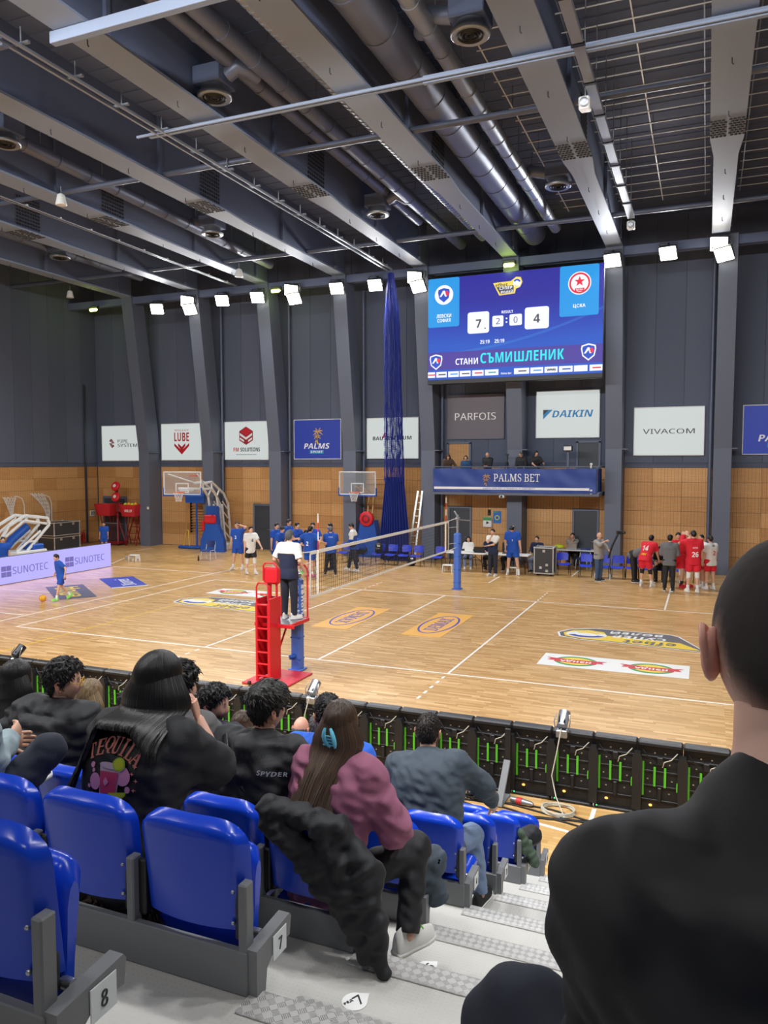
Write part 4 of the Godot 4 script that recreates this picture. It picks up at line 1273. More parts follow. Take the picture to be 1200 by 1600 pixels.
func hoop_board(o: Node, c: Vector3) -> void:

	var b := MB.new()
	b.box(c + Vector3(0, 0.53, 0), Vector3(1.74, 1.0, 0.02))
	part("glass_board", b, M.board_glass, o)
	b = MB.new()
	for s in [-1, 1]:
		b.box(c + Vector3(s * 0.88, 0.53, 0), Vector3(0.05, 1.06, 0.05), Basis.IDENTITY, 0.008)
	b.box(c + Vector3(0, 1.04, 0), Vector3(1.8, 0.05, 0.05), Basis.IDENTITY, 0.008)
	b.box(c + Vector3(0, 0.04, 0), Vector3(1.8, 0.05, 0.05), Basis.IDENTITY, 0.008)
	part("white_frame", b, M.white_paint, o)
	b = MB.new()
	for s in [-1, 1]:
		b.box(c + Vector3(s * 0.295, 0.33, 0.014), Vector3(0.05, 0.45, 0.006))
	b.box(c + Vector3(0, 0.53, 0.014), Vector3(0.59, 0.05, 0.006))
	b.box(c + Vector3(0, 0.13, 0.014), Vector3(0.59, 0.05, 0.006))
	part("target_square", b, M.white_paint, o)
	b = MB.new()
	for s in [-1, 1]:
		b.box(c + Vector3(s * 0.91, 0.17, 0), Vector3(0.05, 0.34, 0.09), Basis.IDENTITY, 0.01)
	b.box(c + Vector3(0, -0.01, 0), Vector3(1.86, 0.07, 0.09), Basis.IDENTITY, 0.01)
	part("edge_pad", b, M.base_blue, o)
	b = MB.new()
	var pts := []
	for i in 21:
		var a := TAU * i / 20
		pts.append(c + Vector3(cos(a) * 0.225, 0.15, 0.38 + sin(a) * 0.225))
	b.tube(pts, 0.012, 6, false)
	b.box(c + Vector3(0, 0.13, 0.09), Vector3(0.24, 0.06, 0.14), Basis.IDENTITY, 0.01)
	part("rim", b, M.orange_rim, o)
	b = MB.new()
	for i in 12:
		for d in [-1, 1]:
			var q := []
			for k in 5:
				var a: float = TAU * (i + d * k * 0.5) / 12
				var r: float = [0.22, 0.19, 0.155, 0.13, 0.125][k]
				q.append(c + Vector3(cos(a) * r, 0.14 - k * 0.1, 0.38 + sin(a) * r))
			b.tube(q, 0.007, 3, false)
	stuff(part("hoop_net", b, M.cord_white, o))

func basketball_stands() -> void:

	var o := thing("basketball_stand", "tall basketball stand with a white lattice arm and blue padded tower, left of the players", "basketball stand", Vector3(-14.45, 0, -12.25), 0.2)
	hoop_board(o, Vector3(0, 2.9, 3.4))
	var b := MB.new()
	b.box(Vector3(0, 0.16, -0.95), Vector3(0.9, 0.3, 1.7), Basis.IDENTITY, 0.02)
	part("base_box", b, M.white_paint, o)
	b = MB.new()
	var prof := [Vector2(-0.62, 0), Vector2(0.62, 0), Vector2(0.6, 0.55), Vector2(0.3, 1.35), Vector2(0.26, 2.25), Vector2(-0.26, 2.25), Vector2(-0.3, 1.35), Vector2(-0.6, 0.55)]
	b.prism(prof, 0.34, at(0, 0.0, 0.12))
	part("tower_pad", b, M.base_blue, o)
	b = MB.new()
	b.box(Vector3(-0.05, 1.62, 0.36), Vector3(0.62, 0.42, 0.16), Basis.IDENTITY, 0.07)
	part("red_cushion", b, M.red_paint, o)
	b = MB.new()
	b.box(Vector3(-0.42, 1.3, 0.34), Vector3(0.14, 0.5, 0.14), Basis.IDENTITY, 0.04)
	part("red_strap", b, M.red_paint, o)
	for s in [-0.22, 0.22]:
		b = MB.new()
		b.bar(Vector3(s, 2.2, 0.0), Vector3(s, 2.75, 0.15), 0.09, 0.09, 0.01)
		b.bar(Vector3(s, 2.7, 0.12), Vector3(s, 3.12, 0.7), 0.09, 0.1, 0.01)
		b.bar(Vector3(s, 3.1, 0.66), Vector3(s, 3.2, 3.3), 0.08, 0.1, 0.01)
		part("lower_arm", b, M.white_paint, o)
		b = MB.new()
		b.bar(Vector3(s, 2.3, -1.25), Vector3(s, 2.85, -0.7), 0.08, 0.1, 0.01)
		b.bar(Vector3(s, 2.82, -0.72), Vector3(s, 3.45, 0.75), 0.08, 0.1, 0.01)
		b.bar(Vector3(s, 3.44, 0.7), Vector3(s, 3.4, 1.7), 0.08, 0.1, 0.01)
		part("upper_arm", b, M.white_paint, o)
		b = MB.new()
		b.bar(Vector3(s, 2.35, -1.25), Vector3(s, 0.3, -1.6), 0.08, 0.1, 0.01)
		b.bar(Vector3(s, 2.3, -0.5), Vector3(s, 0.3, -0.9), 0.08, 0.08, 0.01)
		part("rear_leg", b, M.white_paint, o)
		b = MB.new()
		for k in 4:
			var y := 0.45 + k * 0.5
			var za := lerpf(-1.57, -1.25, k / 4.0)
			var zb := lerpf(-0.88, -0.55, (k + 1) / 4.0)
			b.bar(Vector3(s, y, za), Vector3(s, y + 0.48, zb), 0.05, 0.05, 0.008)
		b.bar(Vector3(s, 3.4, 0.75), Vector3(s, 3.1, 0.7), 0.06, 0.06)
		b.bar(Vector3(s, 3.05, -0.2), Vector3(s, 2.75, 0.12), 0.06, 0.06)
		part("lattice", b, M.white_paint, o)
		b = MB.new()
		b.tube([Vector3(s * 3.2, 3.85, 3.35), Vector3(s, 3.42, 1.65)], 0.03, 6)
		part("stay", b, M.white_paint, o)
	b = MB.new()
	b.box(Vector3(0, 3.15, 3.0), Vector3(0.5, 0.16, 0.5), Basis.IDENTITY, 0.02)
	part("boom_head", b, M.white_paint, o)
	text(o, "senoh", 0.4, 0.07, at(0.55, 3.78, 3.42), M.ink_red)

	o = thing("basketball_stand", "basketball stand with a broad blue base and red top pad, right of the players", "basketball stand", Vector3(-6.56, 0, -13.45))
	hoop_board(o, Vector3(0, 2.9, 1.5))
	b = MB.new()
	b.prism([Vector2(-0.66, 0), Vector2(0.66, 0), Vector2(0.34, 1.7), Vector2(-0.34, 1.7)], 0.5, at(0, 0, 0.2))
	part("base_pad", b, M.base_blue, o)
	b = MB.new()
	b.lathe([Vector2(0, 0.0), Vector2(0.3, 0.0), Vector2(0.36, -0.06), Vector2(0.34, -0.22), Vector2(0, -0.26)], 10, at(0, 1.78, 0.6, spin(90, Vector3.RIGHT)))
	part("red_cushion", b, M.red_paint, o)
	b = MB.new()
	b.lathe([Vector2(0.12, 0.02), Vector2(0.2, 0.02), Vector2(0.2, 0.0), Vector2(0.12, 0.0)], 14, at(0, 1.78, 0.6, spin(90, Vector3.RIGHT)))
	part("cushion_emblem", b, M.maroon_paint, o)
	for s in [-0.12, 0.12]:
		b = MB.new()
		b.bar(Vector3(s, 1.7, 0.15), Vector3(s, 2.9, -0.1), 0.07, 0.09, 0.01)
		b.bar(Vector3(s, 2.85, -0.1), Vector3(s, 3.3, 1.45), 0.06, 0.08, 0.01)
		part("arm", b, M.ink_tan, o)

	o = thing("folded_basketball_stand", "folded white lattice basketball stand with a blue padded boom behind the lilac board", "basketball stand", Vector3(-19, 0, -5.0))
	for s in [-0.3, 0.3]:
		b = MB.new()
		var P := [Vector3(s, 1.22, 1.5), Vector3(s, 1.75, 1.1), Vector3(s, 2.13, 0.25), Vector3(s, 1.95, -0.94), Vector3(s, 1.66, -1.04)]
		for i in 4:
			b.bar(P[i], P[i + 1], 0.1, 0.12, 0.015)
		b.bar(Vector3(s, 1.3, 1.3), Vector3(s, 1.92, 0.3), 0.08, 0.1, 0.015)
		b.bar(Vector3(s, 1.92, 0.3), Vector3(s, 1.7, -0.9), 0.08, 0.1, 0.015)
		b.bar(Vector3(s, 2.1, 0.2), Vector3(s, 1.9, 0.28), 0.06, 0.06)
		b.bar(Vector3(s, 2.0, -0.4), Vector3(s, 1.8, -0.35), 0.06, 0.06)
		part("lattice_arm", b, M.white_paint, o)
		b = MB.new()
		b.bar(Vector3(s, 1.66, -1.04), Vector3(s, 0.62, 0.2), 0.09, 0.11, 0.015)
		b.bar(Vector3(s, 1.42, -0.55), Vector3(s, 0.62, 0.75), 0.07, 0.09, 0.015)
		b.bar(Vector3(s, 1.0, -0.2), Vector3(s, 1.0, 0.2), 0.06, 0.07, 0.01)
		part("strut", b, M.white_paint, o)
	b = MB.new()
	b.tube([Vector3(0, 1.62, -0.1), Vector3(0, 1.1, 0.75), Vector3(0, 0.75, 1.0)], [0.17, 0.17, 0.14], 12)
	part("boom_pad", b, M.base_blue, o)
	b = MB.new()
	b.box(Vector3(0, 0.33, 0.1), Vector3(1.0, 0.62, 1.6), Basis.IDENTITY, 0.03)
	part("base_box", b, M.white_paint, o)
	b = MB.new()
	b.box(Vector3(0, 0.75, -0.35), Vector3(0.8, 0.24, 0.6), Basis.IDENTITY, 0.05)
	part("weight_pad", b, M.base_blue, o)
	for z in [0.75, -0.5]:
		b = MB.new()
		b.tube([Vector3(0.45, 0.12, z), Vector3(0.56, 0.12, z)], 0.12, 14)
		part("wheel", b, M.black_plastic, o)

func left_corner() -> void:

	var o := thing("led_advert_board", "long glowing lilac LED board along the court's left end", "advert board", Vector3(-15.2, 0, 0))
	for k in 5:
		var z := -4.88 + k * 2.05
		var b := MB.new()
		b.box(Vector3(0.0, 0.5, z), Vector3(0.05, 0.96, 2.035), Basis.IDENTITY, 0.006)
		part("led_screen", b, M.lilac_screen, o)
		b = MB.new()
		b.box(Vector3(-0.06, 0.5, z), Vector3(0.07, 1.0, 2.05), Basis.IDENTITY, 0.01)
		part("cabinet", b, M.led_frame, o)
		b = MB.new()
		b.bar(Vector3(-0.08, 0.85, z), Vector3(-0.55, 0.02, z), 0.05, 0.05)
		part("prop", b, M.led_frame, o)
	var r := spin(90)
	for z0 in [-4.69, -1.72]:
		text(o, "SUNOTEC", 1.62, 0.27, Transform3D(r, Vector3(0.03, 0.46, z0)), M.lilac_ink, "regular")
		for dx in [0.0, 0.22]:
			for dy in [0.0, 0.21]:
				var b := MB.new()
				b.box(Vector3(0.028, 0.36 + dy, z0 + 0.98 + dx), Vector3(0.01, 0.18, 0.2))
				part("emblem_square", b, M.lilac_ink, o)
	var l := AreaLight3D.new()
	l.name = "lilac_board_glow"
	l.area_size = Vector2(10.2, 0.95)
	l.light_color = Color(0.62, 0.58, 1.0)
	l.light_energy = 2.2
	l.shadow_enabled = true
	l.position = Vector3(-15.1, 0.5, -0.8)
	l.basis = Basis(Vector3.UP, -PI / 2)
	add_child(l)

	for k in 2:
		o = thing("flight_case", ["lower black flight case of the stack by the left wall", "upper black flight case of the stack by the left wall"][k], "flight case", Vector3(-22.05, 0.06 + k * 0.72, -9.85), 0.0, "stacked flight cases")
		flight_case(o, Vector3(1.1, 0.62, 1.66), true)
	for i in 2:
		var nm: String = ["rope ball net hanging on a bent white pole, nearer the camera", "long rope ball net on a bent white pole above the flight cases"][i]
		var z: float = [-8.5, -10.2][i]
		o = thing("ball_net", nm, "ball net", Vector3(-22.85, 0, z), 0.0, "rope ball nets on poles")
		var b := MB.new()
		b.tube([Vector3(0, 0.05, 0), Vector3(0, 2.3, 0), Vector3(0, 2.62, 0.12), Vector3(0, 2.74, 0.4), Vector3(0, 2.74, 0.55)], 0.022, 8)
		b.lathe([Vector2(0, 0), Vector2(0.22, 0), Vector2(0.22, 0.05), Vector2(0, 0.06)], 14)
		part("pole", b, M.white_paint, o)
		b = MB.new()
		var tipp := Vector3(0, 1.85, 0.75) if i == 0 else Vector3(0, 1.45, 0.25)
		var cc := Vector3(0, 2.72, 0.85) if i == 0 else Vector3(0, 2.85, 0.95)
		for q in 12:
			for d in [-1, 1]:
				var pts := []
				for k in 8:
					var t := k / 7.0
					var a: float = TAU * (q + d * k * 0.5) / 12
					var rr := lerpf(0.3, 0.05, pow(t, 0.8))
					pts.append(cc.lerp(tipp, t) + Vector3(cos(a) * rr, 0, sin(a) * rr) + Vector3(0, 0, -0.25 * sin(PI * t) * i))
				b.tube(pts, 0.012, 3, false)
		stuff(part("netting", b, M.cord_white, o))

	o = thing("ball_machine", "red ball throwing machine with two wheels on a mast in the left corner", "ball machine", Vector3(-21.0, 0, -12.9), 0.0)
	var b := MB.new()
	b.box(Vector3(0, 0.14, 0), Vector3(0.7, 0.14, 0.8), Basis.IDENTITY, 0.03)
	b.bar(Vector3(0, 0.15, 0), Vector3(0, 2.7, 0), 0.12, 0.12, 0.02)
	b.bar(Vector3(0.25, 0.2, 0.3), Vector3(0.02, 1.4, 0.05), 0.06, 0.06)
	b.bar(Vector3(0.3, 0.2, -0.2), Vector3(0.02, 1.3, -0.05), 0.06, 0.06)
	part("mast", b, M.maroon_paint, o)
	for y in [2.55, 3.12]:
		b = MB.new()
		b.lathe([Vector2(0, 0.1), Vector2(0.2, 0.1), Vector2(0.26, 0.04), Vector2(0.26, -0.04), Vector2(0.2, -0.1), Vector2(0, -0.1)], 18, at(0.0, y, 0.12, spin(70, Vector3.RIGHT)))
		part("throwing_wheel", b, M.red_paint, o)
		b = MB.new()
		b.lathe([Vector2(0.0, 0.12), Vector2(0.09, 0.12), Vector2(0.09, 0.1)], 12, at(0.0, y, 0.12, spin(70, Vector3.RIGHT)))
		part("hub", b, M.white_paint, o)
	b = MB.new()
	b.box(Vector3(-0.06, 2.84, 0), Vector3(0.12, 0.9, 0.16), Basis.IDENTITY, 0.02)
	b.box(Vector3(0.15, 2.0, 0.05), Vector3(0.3, 0.5, 0.3), Basis.IDENTITY, 0.04)
	part("motor_box", b, M.maroon_paint, o)
	b = MB.new()
	b.tube([Vector3(-0.95, 1.15, 0.1), Vector3(0.1, 1.15, 0.1)], 0.03, 8)
	part("handle_bar", b, M.galv, o)
	for x in [-0.25, 0.25]:
		for z in [-0.3, 0.3]:
			b = MB.new()
			b.tube([Vector3(x - 0.03, 0.07, z), Vector3(x + 0.03, 0.07, z)], 0.07, 12)
			part("wheel", b, M.black_plastic, o)
	for q in [[-21.75, "red ball basket left of the ball machine mast"], [-20.1, "red ball basket with lettering right of the ball machine mast"]]:
		o = thing("ball_basket", q[1], "ball basket", Vector3(q[0], 1.55, -12.95), 0.0, "red ball baskets")
		var rows := []
		for j in 2:
			var row := []
			for i in 17:
				var a := TAU * i / 16 + PI / 4
				var c4 := Vector2(cos(a), sin(a))
				var mx := maxf(absf(c4.x), absf(c4.y))
				var e := c4 / mx * (0.4 + 0.14 * j)
				row.append(Vector3(e.x, j * 0.62, e.y * 0.75))
			rows.append(row)
		b = MB.new()
		b.sheet(rows, 0.012)
		b.box(Vector3(0, 0.01, 0), Vector3(0.8, 0.02, 0.6))
		part("bag", b, M.red_bag, o)
		for i in (4 if q[0] > -21.0 else 0):
			b = MB.new()
			b.ell(Vector3(-0.33 + i * 0.22, 0.6 + 0.03 * (i % 2), 0.1), Vector3(0.105, 0.105, 0.105))
			tag_ball(b, q[0], i, o)
		for s in [-1, 1]:
			b = MB.new()
			b.bar(Vector3(s * 0.3, 0.0, -0.2), Vector3(s * 0.3, -1.5, 0.25), 0.03, 0.03)
			b.bar(Vector3(s * 0.3, 0.0, 0.2), Vector3(s * 0.3, -1.5, -0.25), 0.03, 0.03)
			part("leg", b, M.maroon_paint, o)
		if q[0] > -21.0:
			text(o, "VOLLEY", 0.5, 0.13, at(0.1, 0.3, 0.4), M.ink_white)
	o = thing("step_ladder", "small red step ladder under the right ball basket", "ladder", Vector3(-20.0, 0, -13.3))
	for s in [-0.33, 0.33]:
		b = MB.new()
		b.bar(Vector3(s, 0.0, 0.6), Vector3(s * 0.8, 1.5, 0.0), 0.045, 0.045)
		part("rail", b, M.maroon_paint, o)
	for i in 4:
		b = MB.new()
		b.box(Vector3(0, 0.3 + i * 0.34, 0.48 - i * 0.135), Vector3(0.62, 0.03, 0.12), Basis.IDENTITY, 0.006)
		part("step", b, M.maroon_paint, o)

	o = thing("wall_bars", "wooden gymnastic wall bars behind the left basketball stand", "wall bars", Vector3(-16.6, 0.75, WALL_Z + 0.12))
	for s in [-0.42, 0.42]:
		b = MB.new()
		b.box(Vector3(s, 0.95, 0), Vector3(0.06, 1.95, 0.12), Basis.IDENTITY, 0.01)
		part("upright", b, M.oak_3 if s > 0 else M.black_plastic, o)
	for i in 13:
		b = MB.new()
		b.tube([Vector3(-0.4, 0.1 + i * 0.145, 0.03), Vector3(0.4, 0.1 + i * 0.145, 0.03)], 0.018, 7)
		part("rung", b, M.ink_tan, o)
	o = thing("gym_ring", "wooden gymnastic ring on a long strap beside the wall bars", "gym ring", Vector3(-17.2, 0.75, WALL_Z + 0.3))
	b = MB.new()
	var rp := []
	for i in 19:
		rp.append(Vector3(cos(TAU * i / 18) * 0.13, sin(TAU * i / 18) * 0.13, 0))
	b.tube(rp, 0.022, 7, false)
	part("ring", b, M.ink_tan, o)
	b = MB.new()
	b.box(Vector3(0, 1.05, 0), Vector3(0.05, 1.9, 0.01))
	b.box(Vector3(0, 1.97, -0.13), Vector3(0.06, 0.05, 0.3))
	part("strap", b, M.ink_tan, o)
	o = thing("portable_hoop_stand", "low portable stand with a blue board on a blue pole behind the left hoop", "portable hoop", Vector3(-15.95, 0, -12.9))
	b = MB.new()
	b.box(Vector3(-0.35, 0.08, 0), Vector3(1.3, 0.12, 0.55), Basis.IDENTITY, 0.04)
	part("base", b, M.base_blue, o)
	b = MB.new()
	b.tube([Vector3(0, 0.1, 0), Vector3(0, 2.4, 0)], 0.05, 10)
	part("pole", b, M.base_blue, o)
	b = MB.new()
	b.box(Vector3(-0.05, 2.58, 0.06), Vector3(1.15, 0.5, 0.04), Basis.IDENTITY, 0.008)
	part("board", b, M.base_blue, o)
	b = MB.new()
	b.tube([Vector3(-0.75, 0.14, 0.1), Vector3(-0.62, 0.9, 0.02), Vector3(-0.5, 0.92, 0.02), Vector3(-0.38, 0.14, 0.12)], 0.025, 6)
	part("yellow_rope", b, M.line_yellow, o)

func tag_ball(b: MB, x: float, i: int, _o: Node) -> void:
	solo("volleyball", b, M.yellow_ball if i % 2 else M.lime_ball, "%s volleyball of the four heaped in the lettered red basket" % ["leftmost lime", "second, orange", "third, lime", "rightmost orange"][i], "volleyball", Vector3(x, 1.55, -12.95), 0.0, "volleyballs in the red basket")

func flight_case(o: Node, s: Vector3, handles := false) -> void:
	var b := MB.new()
	b.box(Vector3(0, s.y / 2, 0), s - Vector3(0.03, 0.03, 0.03))
	part("body", b, M.case_black, o)
	for sx in [-1, 1]:
		for sz in [-1, 1]:
			b = MB.new()
			b.box(Vector3(sx * s.x / 2, s.y / 2, sz * s.z / 2), Vector3(0.05, s.y, 0.05), Basis.IDENTITY, 0.008)
			part("edge_rail", b, M.alu, o)
	for sy in [0, 1]:
		for sz in [-1, 1]:
			b = MB.new()
			b.box(Vector3(0, s.y * sy, sz * s.z / 2), Vector3(s.x, 0.05, 0.05), Basis.IDENTITY, 0.008)
			part("edge_rail", b, M.alu, o)
		for sx in [-1, 1]:
			b = MB.new()
			b.box(Vector3(sx * s.x / 2, s.y * sy, 0), Vector3(0.05, 0.05, s.z), Basis.IDENTITY, 0.008)
			part("edge_rail", b, M.alu, o)
	for sx in [-1, 1]:
		for sy in [0, 1]:
			for sz in [-1, 1]:
				b = MB.new()
				b.ell(Vector3(sx * s.x / 2, s.y * sy, sz * s.z / 2), Vector3(0.045, 0.045, 0.045), Basis.IDENTITY, 5, 8)
				part("ball_corner", b, M.alu, o)
	if handles:
		for z in [-0.4, 0.4]:
			b = MB.new()
			b.box(Vector3(s.x / 2 + 0.01, s.y * 0.86, z), Vector3(0.02, 0.12, 0.14), Basis.IDENTITY, 0.01)
			part("latch", b, M.alu, o)

func stack_chair(label: String, x: float, z: float, turn := 0.0, grp := "blue stacking chairs by the court", fabric: Material = null, frame: Material = null) -> Node3D:
	var sm: Material = fabric if fabric else M.stack_blue
	var fm: Material = frame if frame else M.black_metal
	var o := thing("stacking_chair", label, "chair", Vector3(x, 0, z), turn, grp)
	var b := MB.new()
	var rows := []
	for j in 6:
		var row := []
		for i in 7:
			var u := i / 6.0 - 0.5
			var t := j / 5.0
			row.append(Vector3(u * 0.45, 0.45 - 0.02 * cos(u * 3.0) + 0.015 * sin(t * 3.0) - (0.03 if j == 5 else 0.0), -0.2 + t * 0.43))
		rows.append(row)
	b.sheet(rows, 0.018)
	part("seat", b, sm, o)
	rows = []
	for j in 5:
		var row := []
		for i in 7:
			var u := i / 6.0 - 0.5
			var t := j / 4.0
			var wv := 0.44 if j in [1, 2, 3] else 0.4
			row.append(Vector3(u * wv, 0.55 + t * 0.29, -0.23 - t * 0.05 - 0.04 * cos(u * 3.0)))
		rows.append(row)
	b = MB.new()
	b.sheet(rows, 0.016)
	part("backrest", b, sm, o)
	for s in [-1, 1]:
		b = MB.new()
		b.tube([Vector3(s * 0.24, 0.01, 0.24), Vector3(s * 0.22, 0.43, 0.2)], 0.013, 7)
		part("leg", b, fm, o)
		b = MB.new()
		b.tube([Vector3(s * 0.24, 0.01, -0.28), Vector3(s * 0.22, 0.43, -0.2), Vector3(s * 0.21, 0.8, -0.29)], 0.013, 7)
		part("leg", b, fm, o)
		b = MB.new()
		b.tube([Vector3(s * 0.22, 0.43, -0.2), Vector3(s * 0.22, 0.43, 0.2)], 0.013, 7)
		part("seat_rail", b, fm, o)
	return o

func benches() -> void:
	var nm := ["blue stacking chair behind the blue shirted coach", "second blue stacking chair behind the blue shirted coach", "blue stacking chair holding a black rucksack", "blue stacking chair just right of the rucksack chair", "middle blue stacking chair of the three left of the ladder", "blue stacking chair in front of the ladder's foot", "lone blue stacking chair left of the officials' table"]
	var xs := [-6.75, -6.2, -5.15, -4.55, -3.93, -3.38, -2.42]
	for i in 7:
		stack_chair(nm[i], xs[i], -11.0, 0.05 * sin(i * 3.0))
	var nr := ["blue stacking chair left of the cameraman", "blue stacking chair behind the cameraman", "blue stacking chair right of the cameraman", "blue stacking chair behind the bending grey coat", "blue stacking chair hidden behind the number 14 player", "blue stacking chair behind the standing grey coach", "blue stacking chair left of the tall number 26 player", "blue stacking chair right of the tall number 26 player"]
	var xr := [3.66, 4.3, 4.82, 5.35, 5.9, 6.45, 7.02, 7.72]
	for i in 8:
		stack_chair(nr[i], xr[i], -10.55, 0.04 * cos(i * 2.0))
	stack_chair("blue stacking chair beside the upright flight case", 2.78, -10.75, 0.3)
	stack_chair("dark blue chair with white legs by the grey door on the right", 3.25, -12.7, -0.2, "", M.navy_pad, M.white_paint)
	stack_chair("dark blue chair with white legs alone on the left of the court", -12.75, -9.35, 0.1, "", M.navy_pad, M.white_paint)
	for q in [[-15.5, -7.7, "white plastic step stool alone on the left of the court"], [-1.62, -9.85, "white plastic step stool under the table's left end"], [0.92, -10.15, "white plastic step stool behind the blue player at the table"]]:
		var o := thing("step_stool", q[2], "stool", Vector3(q[0], 0, q[1]), 0.0, "white step stools")
		var b := MB.new()
		b.box(Vector3(0, 0.27, 0), Vector3(0.4, 0.04, 0.28), Basis.IDENTITY, 0.015)
		part("top", b, M.white_plastic, o)
		for s in [-1, 1]:
			b = MB.new()
			b.prism([Vector2(-0.17, 0), Vector2(-0.07, 0), Vector2(-0.05, 0.12), Vector2(0.05, 0.12), Vector2(0.07, 0), Vector2(0.17, 0), Vector2(0.13, 0.26), Vector2(-0.13, 0.26)], 0.03, Transform3D(spin(90), Vector3(s * 0.19, 0, 0)))
			part("leg_panel", b, M.white_plastic, o)
	var bt := [[-16.1, -7.85, "steel water bottle beside the left step stool"], [-12.95, -8.9, "dark bottle by the lone dark blue chair on the left"], [4.05, -10.2, "clear water bottle under the cameraman's left chair"], [4.6, -10.1, "clear water bottle behind the cameraman's foot"], [6.95, -10.2, "clear water bottle between the coach and the tall player"], [7.05, -10.1, "second clear water bottle near the tall player's chair"], [7.8, -10.15, "clear water bottle behind the tall number 26 player"], [3.62, -12.4, "white water bottle by the dark blue chair"]]
	for i in bt.size():
		var b := MB.new()
		b.lathe([Vector2(0, 0), Vector2(0.036, 0), Vector2(0.037, 0.02), Vector2(0.036, 0.17), Vector2(0.016, 0.21), Vector2(0.016, 0.225), Vector2(0, 0.225)], 12)
		var o := solo("water_bottle", b, [M.steel, M.black_plastic, M.bottle_clear, M.bottle_clear, M.bottle_clear, M.bottle_clear, M.bottle_clear, M.white_plastic][i], bt[i][2], "bottle", Vector3(bt[i][0], 0.0, bt[i][1]))
		b = MB.new()
		b.tube([Vector3(0, 0.22, 0), Vector3(0, 0.245, 0)], 0.018, 10)
		part("cap", b, M.base_blue if i > 1 else M.black_plastic, o)
	for q in [[-5.12, 0.47, "black rucksack with white marks sitting on a blue chair"], [-3.6, 0.0, "black bag on the floor under the ladder chair"], [8.0, 0.47, "colourful bag on the chair behind the white shirted players"]]:
		var o := thing("rucksack", q[2], "bag", Vector3(q[0], q[1], -11.0 if q[0] < 0 else -10.5))
		var b := MB.new()
		b.box(Vector3(0, 0.22, 0.0), Vector3(0.34, 0.44, 0.22), Basis.IDENTITY, 0.08)
		part("body", b, M.black_plastic, o)
		b = MB.new()
		b.box(Vector3(0, 0.14, 0.12), Vector3(0.26, 0.2, 0.08), Basis.IDENTITY, 0.04)
		part("pocket", b, M.black_metal if q[0] < 0 else M.ink_red, o)
		b = MB.new()
		b.box(Vector3(0.04, 0.32, 0.115), Vector3(0.14, 0.06, 0.01))
		part("patch", b, M.ink_white if q[0] < 0 else M.lime_ball, o)
		b = MB.new()
		b.tube([Vector3(-0.06, 0.43, 0), Vector3(0, 0.5, 0), Vector3(0.06, 0.43, 0)], 0.012, 6)
		part("grab_loop", b, M.black_plastic, o)

func folding_table(label: String, x: float, z: float, w: float, d: float, m: Material) -> void:
	var o := thing("folding_table", label, "table", Vector3(x, 0, z))
	var b := MB.new()
	b.box(Vector3(0, 0.73, 0), Vector3(w, 0.045, d), Basis.IDENTITY, 0.015)
	part("tabletop", b, m, o)
	for sx in [-1, 1]:
		for sz in [-1, 1]:
			b = MB.new()
			b.tube([Vector3(sx * (w / 2 - 0.2), 0.7, sz * (d / 2 - 0.1)), Vector3(sx * (w / 2 - 0.12), 0.01, sz * (d / 2 - 0.06))], 0.015, 7)
			part("leg", b, M.black_metal, o)
		b = MB.new()
		b.bar(Vector3(sx * (w / 2 - 0.15), 0.2, -d / 2 + 0.08), Vector3(sx * (w / 2 - 0.15), 0.2, d / 2 - 0.08), 0.02, 0.02)
		b.bar(Vector3(sx * (w / 2 - 0.16), 0.25, 0), Vector3(sx * (w / 2 - 0.6), 0.7, 0), 0.018, 0.018)
		part("brace", b, M.black_metal, o)

